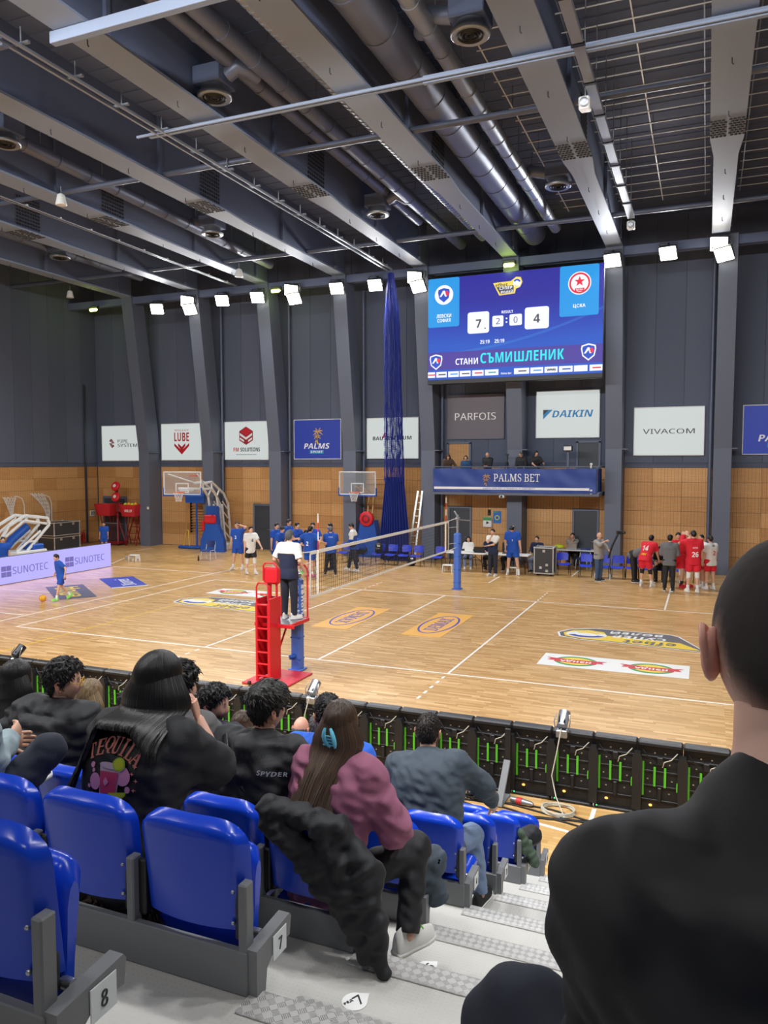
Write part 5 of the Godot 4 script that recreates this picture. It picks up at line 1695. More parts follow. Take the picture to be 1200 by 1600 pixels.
func officials_table() -> void:
	folding_table("left white folding table of the officials, with laptops on it", -1.0, -10.5, 1.66, 0.72, M.table_white)
	folding_table("right white folding table of the officials, behind the blue player", 0.7, -10.5, 1.66, 0.72, M.table_white)
	folding_table("pale folding table against the wall right of the upright case", 3.0, -13.2, 1.9, 0.7, M.white_paint)
	for q in [[-0.95, -10.55, M.white_plastic, "white laptop open on the officials' table in front of the long haired woman", 0.34], [-0.5, -10.5, M.black_plastic, "large black laptop on the officials' table behind the standing official", 0.44], [0.55, -10.6, M.black_plastic, "closed black folder beside the suited official", 0.3], [2.72, -13.1, M.steel, "silver laptop on the pale table by the wall", 0.4]]:
		var o := thing("laptop", q[3], "laptop", Vector3(q[0], 0.755, q[1]), 0.1)
		var b := MB.new()
		b.box(Vector3(0, 0.01, -0.02), Vector3(q[4], 0.018, 0.24), Basis.IDENTITY, 0.005)
		part("keyboard_base", b, q[2], o)
		if not String(q[3]).contains("folder"):
			b = MB.new()
			b.box(Vector3(0, 0.12, 0.13), Vector3(q[4], 0.24, 0.014), spin(14, Vector3.RIGHT), 0.005)
			part("lid", b, q[2], o)
	var b0 := MB.new()
	b0.ell(Vector3(0, 0.11, 0), Vector3(0.22, 0.1, 0.14))
	solo("jacket_heap", b0, M.lime_ball, "small lime green bag on the table left of the seated man by the wall", "bag", Vector3(2.2, 0.75, -13.1))
	for q in [[-0.42, -11.75, "black high backed office chair behind the officials' table"]]:
		var o := thing("office_chair", q[2], "chair", Vector3(q[0], 0, q[1]))
		var b := MB.new()
		b.box(Vector3(0, 0.48, 0), Vector3(0.5, 0.09, 0.48), Basis.IDENTITY, 0.04)
		part("seat", b, M.black_plastic, o)
		b = MB.new()
		b.box(Vector3(0, 0.92, -0.24), Vector3(0.46, 0.74, 0.08), spin(-8, Vector3.RIGHT), 0.04)
		part("backrest", b, M.black_plastic, o)
		b = MB.new()
		b.tube([Vector3(0, 0.1, 0), Vector3(0, 0.44, 0)], 0.03, 8)
		for i in 5:
			b.bar(Vector3(0, 0.1, 0), Vector3(cos(TAU * i / 5) * 0.3, 0.06, sin(TAU * i / 5) * 0.3), 0.04, 0.03)
		part("pedestal", b, M.black_metal, o)
	var seats := [["dark chair under the long haired woman at the table", -1.2], ["dark chair under the young man at the table", -0.3], ["dark chair under the suited official", 0.5], ["dark chair under the man beside the upright case", 1.66]]
	for s in seats:
		stack_chair(s[0], s[1], -11.35, 0.0, "dark chairs behind the officials' table", M.black_plastic)
	stack_chair("dark chair under the man sitting by the wall", 2.66, -13.75, 0.0, "", M.black_plastic)
	var o := thing("upright_flight_case", "upright black flight case with aluminium edges on castors beside the table", "flight case", Vector3(2.13, 0.1, -10.45))
	flight_case(o, Vector3(0.72, 0.98, 0.62))
	for q in [[0.0, 0.86], [-0.12, 0.22], [0.12, 0.33], [0.12, 0.1]]:
		var b := MB.new()
		b.box(Vector3(q[0], q[1], 0.31), Vector3(0.11, 0.1, 0.02), Basis.IDENTITY, 0.008)
		part("latch", b, M.alu, o)
	for sx in [-0.26, 0.26]:
		for sz in [-0.2, 0.2]:
			var b := MB.new()
			b.tube([Vector3(sx - 0.02, -0.05, sz), Vector3(sx + 0.02, -0.05, sz)], 0.048, 12)
			part("castor", b, M.black_plastic, o)
# ---------------------------------------------------------------- boards along the near side, seen from behind
func perimeter_boards() -> void:
	var proto: Node3D = null
	var nth := ["", "first", "second", "third", "fourth", "fifth", "sixth", "seventh", "eighth", "ninth", "tenth", "eleventh", "twelfth", "thirteenth", "fourteenth", "fifteenth", "sixteenth", "seventeenth", "eighteenth", "nineteenth", "twentieth", "twenty-first", "twenty-second", "twenty-third", "twenty-fourth", "twenty-fifth", "twenty-sixth"]
	var grp := "perimeter LED cabinets seen from behind"
	for i in 33:
		var x := -7.5 + i * 0.522
		var label: String = "black LED cabinet back directly under the rightmost chrome clip lamp" if i == 26 else "black LED cabinet back, %s to the %s of the rightmost clip lamp" % [nth[absi(26 - i)], "left" if i < 26 else "right"]
		if proto == null:
			proto = thing("led_cabinet", label, "advert board", Vector3(x, 0, 9.6), 0.0, grp)
			var o := proto
			var b := MB.new()
			b.box(Vector3(0.261, 0.46, 0.03), Vector3(0.518, 0.86, 0.06))
			part("back_shell", b, M.led_black, o)
			b = MB.new()
			b.box(Vector3(0.261, 0.9, 0.035), Vector3(0.52, 0.07, 0.15), Basis.IDENTITY, 0.02)
			part("top_bumper", b, M.led_frame, o)
			for y in [0.2, 0.38, 0.56, 0.74]:
				b = MB.new()
				b.box(Vector3(0.261, y, 0.065), Vector3(0.5, 0.022, 0.02), Basis.IDENTITY, 0.004)
				part("rib", b, M.led_frame, o)
			b = MB.new()
			b.prism([Vector2(-0.05, 0.1), Vector2(0.05, 0.1), Vector2(0.06, 0.74), Vector2(0.035, 0.82), Vector2(-0.035, 0.82), Vector2(-0.06, 0.74)], 0.09, at(0.0, -0.02, 0.11))
			part("power_box", b, M.led_frame, o)
			b = MB.new()
			b.box(Vector3(0.068, 0.46, 0.07), Vector3(0.022, 0.42, 0.012))
			part("green_label", b, M.tag_green, o)
			b = MB.new()
			b.box(Vector3(-0.062, 0.42, 0.13), Vector3(0.012, 0.09, 0.06))
			part("green_label", b, M.tag_green, o)
			for s in [-1, 1]:
				b = MB.new()
				b.box(Vector3(0.261 + s * 0.06, 0.5, 0.08), Vector3(0.026, 0.24, 0.018))
				part("green_label", b, M.tag_green, o)
				b = MB.new()
				b.tube([Vector3(0.261 + s * 0.2, 0.82, 0.08), Vector3(0.261 + s * 0.13, 0.74, 0.11), Vector3(0.261 + s * 0.05, 0.7, 0.1), Vector3(0.261 + s * 0.03, 0.63, 0.09)], 0.007, 5)
				part("cable", b, M.wire_clear if s > 0 else M.wire_black, o)
			b = MB.new()
			b.box(Vector3(0.261, 0.7, 0.085), Vector3(0.07, 0.1, 0.04), Basis.IDENTITY, 0.008)
			part("connector", b, M.black_plastic, o)
			b = MB.new()
			b.box(Vector3(0.261, 0.28, 0.085), Vector3(0.05, 0.18, 0.03), Basis.IDENTITY, 0.008)
			part("connector", b, M.black_plastic, o)
			for q in [[0.15, 0.3], [0.37, 0.3], [0.15, 0.66], [0.37, 0.66], [0.4, 0.46], [0.12, 0.46], [0.2, 0.79], [0.32, 0.79]]:
				b = MB.new()
				b.box(Vector3(q[0], q[1], 0.064), Vector3(0.018, 0.012, 0.012))
				part("screw", b, M.steel, o)
			b = MB.new()
			b.ell(Vector3(0.16, 0.14, 0.085), Vector3(0.022, 0.016, 0.014), Basis.IDENTITY, 5, 8)
			part("amber_indicator_light", b, M.amber_light, o)
			b = MB.new()
			b.ell(Vector3(0.05, 0.06, 0.15), Vector3(0.01, 0.01, 0.008), Basis.IDENTITY, 4, 6)
			part("green_indicator_light", b, M.green_light, o)
			b = MB.new()
			b.box(Vector3(0.261, 0.02, 0.06), Vector3(0.5, 0.04, 0.1), Basis.IDENTITY, 0.01)
			part("foot_rail", b, M.led_frame, o)
		else:
			copy(proto, label, Vector3(x, 0, 9.6))
	for x in [5.52, 0.8, -3.6]:
		var o := thing("board_prop", "dark metal prop bracing the LED boards, %s" % ["behind the slate sweater man's right", "near the men in the front rows", "near the left edge of the view"][[5.52, 0.8, -3.6].find(x)], "prop", Vector3(x, 0, 9.68))
		var b := MB.new()
		b.box(Vector3(0, 0.46, 0.1), Vector3(0.075, 0.86, 0.03), Basis.IDENTITY, 0.006)
		part("upright", b, M.led_frame, o)
		b = MB.new()
		b.bar(Vector3(0, 0.48, 0.12), Vector3(-0.02, 0.02, 0.46), 0.09, 0.03, 0.006)
		b.bar(Vector3(0, 0.02, 0.1), Vector3(-0.02, 0.02, 0.5), 0.09, 0.02, 0.006)
		part("brace", b, M.stand_grey, o)
	for q in [[6.2, "chrome clip lamp on the LED boards right of the slate sweater man"], [2.62, "chrome clip lamp on the boards behind the grey haired man"], [-3.16, "dark clip lamp on the boards at the left edge"]]:
		var o := thing("clip_lamp", q[1], "lamp", Vector3(q[0], 0.93, 9.68), 0.0, "clip lamps on the LED boards")
		var b := MB.new()
		b.tube([Vector3(0, 0.06, 0.06), Vector3(0.01, 0.2, -0.1)], [0.07, 0.075], 14)
		part("shade", b, M.steel if q[0] > 0 else M.black_metal, o)
		b = MB.new()
		b.box(Vector3(0.0, 0.14, 0.02), Vector3(0.09, 0.06, 0.13), spin(38, Vector3.RIGHT), 0.01)
		part("label_plate", b, M.dark_glass, o)
		b = MB.new()
		b.tube([Vector3(0.08, 0.0, 0.05), Vector3(0.1, 0.12, 0.04), Vector3(0.08, 0.2, -0.02)], 0.008, 6)
		b.tube([Vector3(-0.08, 0.0, 0.05), Vector3(-0.1, 0.12, 0.04), Vector3(-0.08, 0.2, -0.02)], 0.008, 6)
		b.box(Vector3(0, -0.03, 0.03), Vector3(0.14, 0.1, 0.12), Basis.IDENTITY, 0.01)
		part("clamp", b, M.steel, o)
		b = MB.new()
		b.tube([Vector3(0, 0.05, 0.1), Vector3(-0.03, -0.2, 0.2), Vector3(-0.1, -0.55, 0.16), Vector3(-0.02, -0.75, 0.3), Vector3(0.12, -0.91, 0.5)], 0.008, 6)
		part("lamp_cord", b, M.wire_clear, o)

	var rng := RandomNumberGenerator.new()
	rng.seed = 3
	for i in 5:
		var pts := []
		for k in 14:
			pts.append(Vector3(4.6 + k * 0.22, 0.012, 10.05 + i * 0.07 + 0.08 * sin(k * 0.8 + i * 1.3) + rng.randf_range(-0.02, 0.02)))
		var b := MB.new()
		b.tube(pts, 0.011, 6)
		solo("floor_cable", b, M.wire_black, "black floor cable, %s of the five lying behind the LED boards" % ["nearest the boards", "second from the boards", "middle one", "second from the seats", "nearest the seats"][i], "cable", Vector3.ZERO, 0.0, "black cables behind the boards")
	var cp := []
	for k in 66:
		var a := TAU * k / 18.0
		cp.append(Vector3(cos(a) * (0.2 + 0.01 * sin(k)), 0.012 + k * 0.0007, sin(a) * (0.16 + 0.008 * cos(k * 1.7))))
	var cb := MB.new()
	cb.tube(cp, 0.011, 6)
	solo("coiled_hose", cb, M.wire_clear, "coiled pale hose on the floor below the chrome clip lamp", "hose", Vector3(6.22, 0, 10.02))
	var o := thing("power_plug", "grey and red power plug lying beside the board prop", "plug", Vector3(5.72, 0.045, 9.98), -0.2)
	cb = MB.new()
	cb.tube([Vector3(-0.11, 0, 0), Vector3(-0.03, 0, 0)], 0.038, 12)
	cb.tube([Vector3(0.04, 0, 0), Vector3(0.15, 0, 0), Vector3(0.19, 0, 0)], [0.038, 0.034, 0.018], 12)
	part("shell", cb, M.galv, o)
	cb = MB.new()
	cb.tube([Vector3(-0.03, 0, 0), Vector3(0.04, 0, 0)], 0.044, 12)
	part("red_ring", cb, M.tape_red, o)
	o = thing("cable_tangle", "tangle of black plugs and cables beside the board prop", "cable", Vector3(5.2, 0.02, 10.0))
	for i in 6:
		var pts := []
		for k in 10:
			pts.append(Vector3(rng.randf_range(-0.22, 0.22), rng.randf_range(0.0, 0.09), rng.randf_range(-0.16, 0.16)))
		cb = MB.new()
		cb.tube(pts, 0.009, 5)
		part("cable", cb, M.wire_black, o)
	for i in 3:
		cb = MB.new()
		cb.box(Vector3(-0.1 + i * 0.11, 0.03, 0.05 * sin(i * 2.0)), Vector3(0.09, 0.06, 0.06), spin(i * 40.0), 0.012)
		part("plug", cb, M.black_plastic, o)

# ---------------------------------------------------------------- the near stand
const XA := 6.43
func zb(k: int) -> float: return 11.377 + 0.8473 * k
func ty(k: int) -> float: return -0.006 + 0.3616 * k

func near_stand() -> void:
	for k in range(1, 11):
		var o := Node3D.new()
		o.name = "floor_tier_%d" % k
		add_child(o)
		o.set_meta("kind", "structure")
		var b := MB.new()
		var d := 0.8473 + (2.6 if k == 10 else 0.03)
		b.box(Vector3(4.0, ty(k) - 0.19, zb(k) + d / 2), Vector3(16.0, 0.38, d), Basis.IDENTITY, 0.004)
		part("deck", b, M.tier_grey, o)
		b = MB.new()
		b.box(Vector3((XA + 7.66) / 2, ty(k) - 0.27, zb(k) - 0.125), Vector3(7.66 - XA, 0.18, 0.25), Basis.IDENTITY, 0.004)
		part("half_step", b, M.tier_grey, o)
		for q in [[ty(k), zb(k), 0.0], [ty(k) - 0.18, zb(k) - 0.25, 0.03]]:
			b = MB.new()
			b.box(Vector3((XA + 7.66) / 2 + q[2], q[0] + 0.004, q[1] + 0.045), Vector3(7.66 - XA, 0.008, 0.12), Basis.IDENTITY, 0.002)
			b.box(Vector3((XA + 7.66) / 2 + q[2], q[0] - 0.016, q[1] - 0.017), Vector3(7.66 - XA, 0.045, 0.006))
			part("nosing_plate", b, M.tread_plate, o)

	for q in [[6.56, ty(6), 16.76, "7", "nearest the camera"], [6.58, ty(5), 15.95, "6", "beside the pale trainer"], [6.6, ty(4), 15.1, "5", "third down the aisle"]]:
		var o := thing("row_sticker", "white round floor sticker %s, printed %s" % [q[4], q[3]], "sticker", Vector3(q[0], q[1] + 0.001, q[2]))
		var b := MB.new()
		var fb := Basis(Vector3.RIGHT, Vector3.FORWARD, Vector3.UP) * spin(62, Vector3.BACK)
		var pl := ring2(0, 0, 0.052, 0.052, 20, 0.6, TAU - 0.6)
		pl.append(Vector2(0.075, 0.0))
		b.prism(pl, 0.002, Transform3D(fb, Vector3(0, 0.001, 0)))
		part("vinyl", b, M.sticker_white, o)
		text(o, q[3], 0.034, 0.05, Transform3D(fb, Vector3(0.012, 0.003, -0.012)), M.ink_dark, "regular")
		text(o, "РЕД", 0.04, 0.014, Transform3D(fb, Vector3(-0.02, 0.003, 0.016)), M.ink_dark, "regular")

	var back := seat_back_mesh()
	var pan := seat_pan_mesh(false)
	var pan_up := seat_pan_mesh(true)
	var nseat := [0, 8, 8, 8, 8, 8, 7, 4, 1]
	var taken := {6: [0, 1, 2, 3, 4], 7: [1, 2], 5: [1, 3, 6, 7], 4: [0, 2, 4], 3: [3, 4], 2: [], 1: [], 8: []}
	var ord := ["at the aisle end of", "second from the aisle in", "third from the aisle in", "fourth from the aisle in", "fifth from the aisle in", "sixth from the aisle in", "seventh from the aisle in", "eighth from the aisle in"]
	var rown := ["", "the front row", "the second row up", "the third row up", "the fourth row up", "the fifth row up", "the sixth row up", "the row marked 7", "the nearest row marked 8"]
	for k in range(8, 0, -1):
		var n: int = nseat[k]
		var x0 := XA - n * 0.4717
		var o := thing("seat_row_frame", "dark grey seat beam with posts of %s" % rown[k], "seat frame", Vector3(0, ty(k), zb(k)), 0.0)
		var b := MB.new()
		b.box(Vector3((x0 + XA) / 2, 0.077, 0.012), Vector3(XA - x0, 0.154, 0.03), Basis.IDENTITY, 0.004)
		part("fascia_board", b, M.stand_grey, o)
		b = MB.new()
		b.prism([Vector2(0.0, 0.0), Vector2(-0.035, 0.0), Vector2(-0.045, 0.07), Vector2(-0.1, 0.11), Vector2(-0.2, 0.1), Vector2(-0.21, 0.165), Vector2(-0.2, 0.18), Vector2(0.02, 0.165), Vector2(0.02, 0.0)], 0.045, Transform3D(Basis(Vector3.BACK, Vector3.UP, Vector3.LEFT), Vector3(XA + 0.012, 0, 0)))
		part("end_bracket", b, M.stand_grey, o)
		b = MB.new()
		b.box(Vector3(XA + 0.037, 0.115, -0.125), Vector3(0.004, 0.09, 0.09), Basis.IDENTITY, 0.002)
		part("number_plate", b, M.board_white, o)
		text(o, str(k), 0.022, 0.042, Transform3D(spin(90), Vector3(XA + 0.04, 0.115, -0.125)), M.ink_dark, "regular")
		for i in n + 1:
			var x := XA - 0.02 - i * 0.4717
			b = MB.new()
			b.box(Vector3(x, 0.2, 0.0), Vector3(0.034, 0.37, 0.048), Basis.IDENTITY, 0.005)
			part("post", b, M.stand_grey, o)
			b = MB.new()
			for s in ([-1] if i == 0 else [-1, 1]):
				b.box(Vector3(x + s * 0.03, 0.27, -0.015), Vector3(0.035, 0.2, 0.02), Basis.IDENTITY, 0.004)
				b.box(Vector3(x + s * 0.025, 0.21, -0.035), Vector3(0.03, 0.1, 0.05), Basis.IDENTITY, 0.006)
			part("hinge_plate", b, M.black_plastic, o)
			b = MB.new()
			for yy in [0.23, 0.34]:
				b.ell(Vector3(x - 0.05, yy, 0.0), Vector3(0.008, 0.008, 0.008), Basis.IDENTITY, 4, 6)
			part("bolt", b, M.steel, o)
		for i in n:
			var x := XA - 0.245 - i * 0.4717
			var used: bool = i in taken[k]
			var s := thing("stadium_seat", "blue tip-up seat %s %s" % [ord[i], rown[k]], "seat", Vector3(x, ty(k), zb(k)), 0.0, "blue tip-up seats of the near stand")
			part("backrest", back, M.seat_blue, s)
			part("seat_pan", pan if used or k == 4 and i == 0 else pan_up, M.seat_blue, s)
			b = MB.new()
			for q in [-1, 1]:
				b.tube([Vector3(q * 0.2, 0.165, -0.075), Vector3(q * 0.235, 0.165, -0.075)], 0.016, 8)
			part("hinge_pin", b, M.steel, s)

	var s2 := thing("stadium_seat", "blue tip-up seat under the man in the black t-shirt", "seat", Vector3(7.98, ty(9), zb(9)), 0.0)
	part("backrest", back, M.seat_blue, s2)
	part("seat_pan", pan, M.seat_blue, s2)
	var fb2 := MB.new()
	for x in [-0.235, 0.235]:
		fb2.box(Vector3(x, 0.2, 0.0), Vector3(0.034, 0.4, 0.048), Basis.IDENTITY, 0.005)
	part("post", fb2, M.stand_grey, s2)

func seat_back_mesh() -> MB:

	var b := MB.new()
	var rows := []
	var nr := 20
	var nc := 24
	for j in nr + 1:
		var t := float(j) / nr
		var row := []
		for i in nc + 1:
			var u := float(i) / nc * 2.0 - 1.0
			var hw := 0.215
			var cut := maxf(0.0, t - 0.8) / 0.2
			hw *= lerpf(0.97, 1.0, t) * (1.0 - 0.2 * pow(cut, 3.0))
			var lo := 0.12 * 0.25 * u * u
			var y := lerpf(0.2 - lo + 0.03 * u * u, 0.575 - 0.03 * pow(absf(u), 5.0), t)
			var ex := maxf(0.0, (absf(u) - 0.86) / 0.14)
			var ey := maxf(0.0, (t - 0.9) / 0.1)
			var e := minf(1.0, sqrt(ex * ex + ey * ey))
			row.append(Vector3(u * hw, y, -0.03 + 0.04 * t + 0.035 * (1.0 - u * u) * (1.0 - 0.35 * t) - 0.045 * e * e))
		rows.append(row)
	b.sheet(rows, 0.014)
	return b

func seat_pan_mesh(up: bool) -> MB:
	var b := MB.new()
	var xf := Transform3D(Basis(Vector3.RIGHT, 1.5), Vector3(0, 0.06, -0.05)) if up else at(0, 0.13, -0.085)

	var n := 16
	var rows := []
	for i in n + 1:
		var u := float(i) / n * 2.0 - 1.0
		var e := sqrt(maxf(0.0, 1.0 - pow(absf(u), 7.0)))
		var row := []
		var prof := [Vector2(0.0, 0.0), Vector2(0.1, 0.012), Vector2(0.22, 0.0), Vector2(0.33, 0.006), Vector2(0.38, -0.012), Vector2(0.4, -0.05), Vector2(0.385, -0.085), Vector2(0.35, -0.1), Vector2(0.18, -0.075), Vector2(0.02, -0.07), Vector2(0.0, -0.04), Vector2(0.0, 0.0)]
		for p in prof:
			var dz: float = p.x * (0.86 + 0.14 * e)
			var dy: float = -0.04 + (p.y + 0.04) * (0.35 + 0.65 * e) - (0.014 * (1.0 - u * u) if p.y > -0.02 else 0.0)
			row.append(xf * Vector3(u * 0.205, dy, -dz))
		rows.append(row)
	b.sheet(rows, 0.0)
	for i in [0, n]:
		var f := []
		var nn := (xf.basis * Vector3(-1 if i == 0 else 1, 0, 0)).normalized()
		for p in rows[i]:
			f.append(b.vtx(p, nn))
		for q in range(1, f.size() - 2):
			b.face(f[0], f[q], f[q + 1])
	fix_normals(b)
	return b

func fix_normals(b: MB) -> void:

	var c := Vector3.ZERO
	for p in b.v:
		c += p
	c /= b.v.size()
	var s := 0.0
	for i in b.v.size():
		s += b.n[i].dot(b.v[i] - c)
	if s < 0.0:
		for i in b.n.size():
			b.n[i] = -b.n[i]
		for t in range(0, b.ix.size(), 3):
			var q := b.ix[t + 1]
			b.ix[t + 1] = b.ix[t + 2]
			b.ix[t + 2] = q

func fur_ball(b: MB, c: Vector3, r: Vector3, n: int, ln: float, rng: RandomNumberGenerator) -> void:
	b.ell(c, r, Basis.IDENTITY, 8, 12)
	for i in n:
		var d := Vector3(rng.randfn(), rng.randfn(), rng.randfn()).normalized()
		var p := c + d * r
		var e := (d + Vector3(rng.randf_range(-0.5, 0.5), rng.randf_range(-0.8, 0.2), rng.randf_range(-0.5, 0.5))).normalized()
		b.tube([p - d * 0.004, p + e * ln * 0.6, p + (e + Vector3(0, -0.3, 0)) * ln], [0.004, 0.003, 0.001], 3, false)

func soft(nm: String, label: String, cat: String, bones: Array, m: Material, cell: float, wr: float, mn := "fabric") -> Node3D:

	var f := Fig.new()
	f.S = {"seed": bones.size()}
	f.nz = FastNoiseLite.new()
	f.nz.seed = 12
	f.nz.frequency = 0.05
	f.nz.fractal_octaves = 1
	var o := thing(nm, label, cat, bones[0][0])
	var ops := []
	for q in bones:
		var a: Vector3 = q[0] - bones[0][0]
		var b: Vector3 = q[1] - bones[0][0]
		ops.append([a, b, q[2], q[3], 0.03, 0, (b - a).normalized() / maxf(q[4], 0.02), q[5]])
	var mb := MB.new()
	f.net(ops, cell, mb, wr)
	part(mn, mb, m, o)
	return o

func near_clutter() -> void:
	var z := zb(6) + 0.06
	var V := func(x: float, y: float, d := 0.0) -> Vector3: return Vector3(x, y, z + d)
	soft("draped_jacket", "black puffer jacket hung over the mauve sweatshirt woman's seat, one sleeve trailing", "jacket", [
		[V.call(6.02, 2.77), V.call(6.36, 2.74), 0.05, 0.055, 0.11, 0.006], [V.call(6.04, 2.72, 0.02), V.call(6.3, 2.56, 0.03), 0.05, 0.05, 0.11, 0.006],
		[V.call(6.12, 2.66, 0.03), V.call(6.4, 2.42, 0.04), 0.045, 0.05, 0.12, 0.006], [V.call(6.3, 2.72, 0.02), V.call(6.47, 2.45, 0.03), 0.05, 0.05, 0.1, 0.006],
		[V.call(6.36, 2.7, -0.04), V.call(6.52, 2.56, -0.02), 0.045, 0.05, 0.11, 0.005], [V.call(6.5, 2.58, 0.0), V.call(6.56, 2.36, 0.03), 0.055, 0.045, 0.3, 0.004],
		[V.call(6.47, 2.44, 0.02), V.call(6.52, 2.24, 0.04), 0.05, 0.04, 0.3, 0.004], [V.call(6.56, 2.38, 0.03), V.call(6.6, 2.2, 0.05), 0.045, 0.035, 0.3, 0.004],
		[V.call(6.42, 2.46, 0.03), V.call(6.46, 2.3, 0.05), 0.045, 0.03, 0.3, 0.004]], M.cloth_puffer, 0.009, 0.007)
	var z5 := zb(5) - 0.12
	soft("grey_puffer", "dark grey puffer jacket bundled on the aisle seat in front of the mauve sweatshirt", "jacket", [
		[Vector3(6.3, 2.02, z5), Vector3(6.44, 2.1, z5), 0.09, 0.085, 0.06, 0.01], [Vector3(6.4, 2.06, z5 + 0.04), Vector3(6.47, 1.94, z5 + 0.02), 0.08, 0.07, 0.06, 0.01],
		[Vector3(6.2, 1.98, z5), Vector3(6.36, 1.98, z5 - 0.05), 0.07, 0.08, 0.06, 0.01]], M.cloth_slate, 0.009, 0.005)
	soft("green_jacket", "dark green jacket slung over the aisle post two rows from the floor", "jacket", [
		[Vector3(6.4, 1.16, zb(2) - 0.02), Vector3(6.47, 1.0, zb(2) - 0.06), 0.03, 0.05, 0.3, 0.0], [Vector3(6.45, 1.02, zb(2) - 0.06), Vector3(6.52, 0.88, zb(2) - 0.1), 0.05, 0.05, 0.3, 0.0]], M.cloth_olive, 0.009, 0.008)
	soft("black_bag", "black bag wedged beside the green jacket", "bag", [[Vector3(6.34, 0.98, zb(2) - 0.2), Vector3(6.46, 1.03, zb(2) - 0.26), 0.08, 0.09, 0.3, 0.0]], M.cloth_black, 0.014, 0.004)
	var o := soft("dark_coat", "dark coat with a fur trimmed hood under the seats of the row marked 7", "coat", [
		[Vector3(5.5, 2.66, zb(7) - 0.14), Vector3(5.95, 2.64, zb(7) - 0.12), 0.06, 0.06, 0.3, 0.0], [Vector3(5.9, 2.62, zb(7) - 0.1), Vector3(6.0, 2.58, zb(7) - 0.1), 0.05, 0.04, 0.3, 0.0]], M.cloth_black, 0.014, 0.004)
	var rng := RandomNumberGenerator.new()
	rng.seed = 21
	for q in [Vector3(5.72, 2.66, zb(7) - 0.06), Vector3(5.95, 2.66, zb(7) - 0.08)]:
		var b := MB.new()
		fur_ball(b, q - o.position, Vector3(0.055, 0.04, 0.035), 420, 0.035, rng)
		part("fur_trim", b, M.hair_brown, o)
func people_materials() -> void:
	for q in [["royal", 26, 78, 172], ["navy", 30, 38, 66], ["black", 26, 27, 30], ["white", 226, 224, 218], ["red", 214, 30, 48], ["grey", 104, 104, 106], ["light", 150, 146, 142], ["jean", 62, 84, 116], ["denim", 122, 142, 172], ["slate", 66, 76, 86], ["mauve", 152, 92, 116], ["puffer", 32, 33, 36], ["gull", 92, 90, 90], ["sky", 46, 104, 214], ["lilac", 126, 130, 176], ["brown", 84, 66, 54], ["teal", 40, 74, 112], ["lime", 130, 215, 90], ["pink", 226, 90, 130], ["fog", 150, 166, 172], ["olive", 74, 92, 74], ["ink", 36, 40, 54], ["tee", 27, 28, 31]]:
		var m := mat("cloth_" + q[0], rgb(q[1], q[2], q[3]), 0.85)
		m.rim_enabled = true
		m.rim = 0.15
		m.rim_tint = 0.6
	for k in ["puffer", "tee", "black"]:
		M["cloth_" + k].roughness = 0.7
	var sk := mat("skin", Color.WHITE, 0.5)
	sk.vertex_color_use_as_albedo = true
	sk.subsurf_scatter_enabled = true
	sk.subsurf_scatter_strength = 0.05
	for q in [["dark", 34, 28, 26], ["black", 20, 18, 19], ["brown", 150, 118, 92], ["grey", 132, 130, 128], ["blond", 176, 146, 104], ["mid", 62, 48, 40], ["buzz", 255, 255, 255], ["streak", 176, 172, 160]]:
		var m := mat("hair_" + q[0], rgb(q[1], q[2], q[3]), 0.4 if q[0] != "buzz" else 0.85)
		var im := Image.create(64, 64, false, Image.FORMAT_RGB8)
		var rng := RandomNumberGenerator.new()
		rng.seed = 9
		for x in 64:
			var v: float = rng.randf_range(0.4, 1.0)
			if q[0] == "buzz":
				v = rng.randf_range(0.9, 1.0)
			im.fill_rect(Rect2i(x, 0, 1, 64), Color(v, v, v))
		m.albedo_texture = tex(im)
		m.vertex_color_use_as_albedo = true
		m.heightmap_enabled = q[0] != "buzz"
		m.heightmap_texture = m.albedo_texture
		m.heightmap_scale = 0.25
		m.uv1_scale = Vector3(5, 0.2, 1)

func kit(over: Dictionary, top := "cloth_royal", bottom := "cloth_royal") -> Dictionary:

	var d := {"h": 1.95, "top": {"mat": top, "loose": 0.032, "sleeve": 0.72, "hem": 0.12, "name": "jersey"}, "bottom": {"mat": bottom, "loose": 0.032, "leg": 0.72, "flare": 1.3}, "sock": "cloth_white", "sock_h": 0.3, "limb": 1.05, "hair_mat": "hair_dark", "lf": Vector3(0.13, 0.085, 0.03), "rf": Vector3(-0.13, 0.085, -0.02)}
	d.merge(over, true)
	return d

func suit(over: Dictionary, top := "cloth_black", bottom := "cloth_black", sleeve := 1.98) -> Dictionary:
	var d := {"h": 1.8, "top": {"mat": top, "loose": 0.022, "sleeve": sleeve, "hem": 0.1, "collar": 0.02, "name": "jacket"}, "bottom": {"mat": bottom, "loose": 0.018, "leg": 1.97}, "hair_mat": "hair_dark", "shoe": "cloth_black"}
	d.merge(over, true)
	return d

func sit(over: Dictionary) -> Dictionary:
	var d := {"hip": Vector3(0, 0.56, 0), "lean": 8.0, "lf": Vector3(0.12, 0.085, 0.36), "rf": Vector3(-0.12, 0.085, 0.34), "lh": Vector3(0.14, 0.78, 0.4), "rh": Vector3(-0.14, 0.78, 0.4)}
	d.merge(over, true)
	return d

func num(t: String, y: float, h: float, back := true, m := "ink_white", x := 0.0) -> Dictionary:
	return {"text": t, "w": h * 0.62 * t.length(), "h": h, "y": y, "x": x, "back": back, "mat": m, "name": "number", "lift": 0.02}

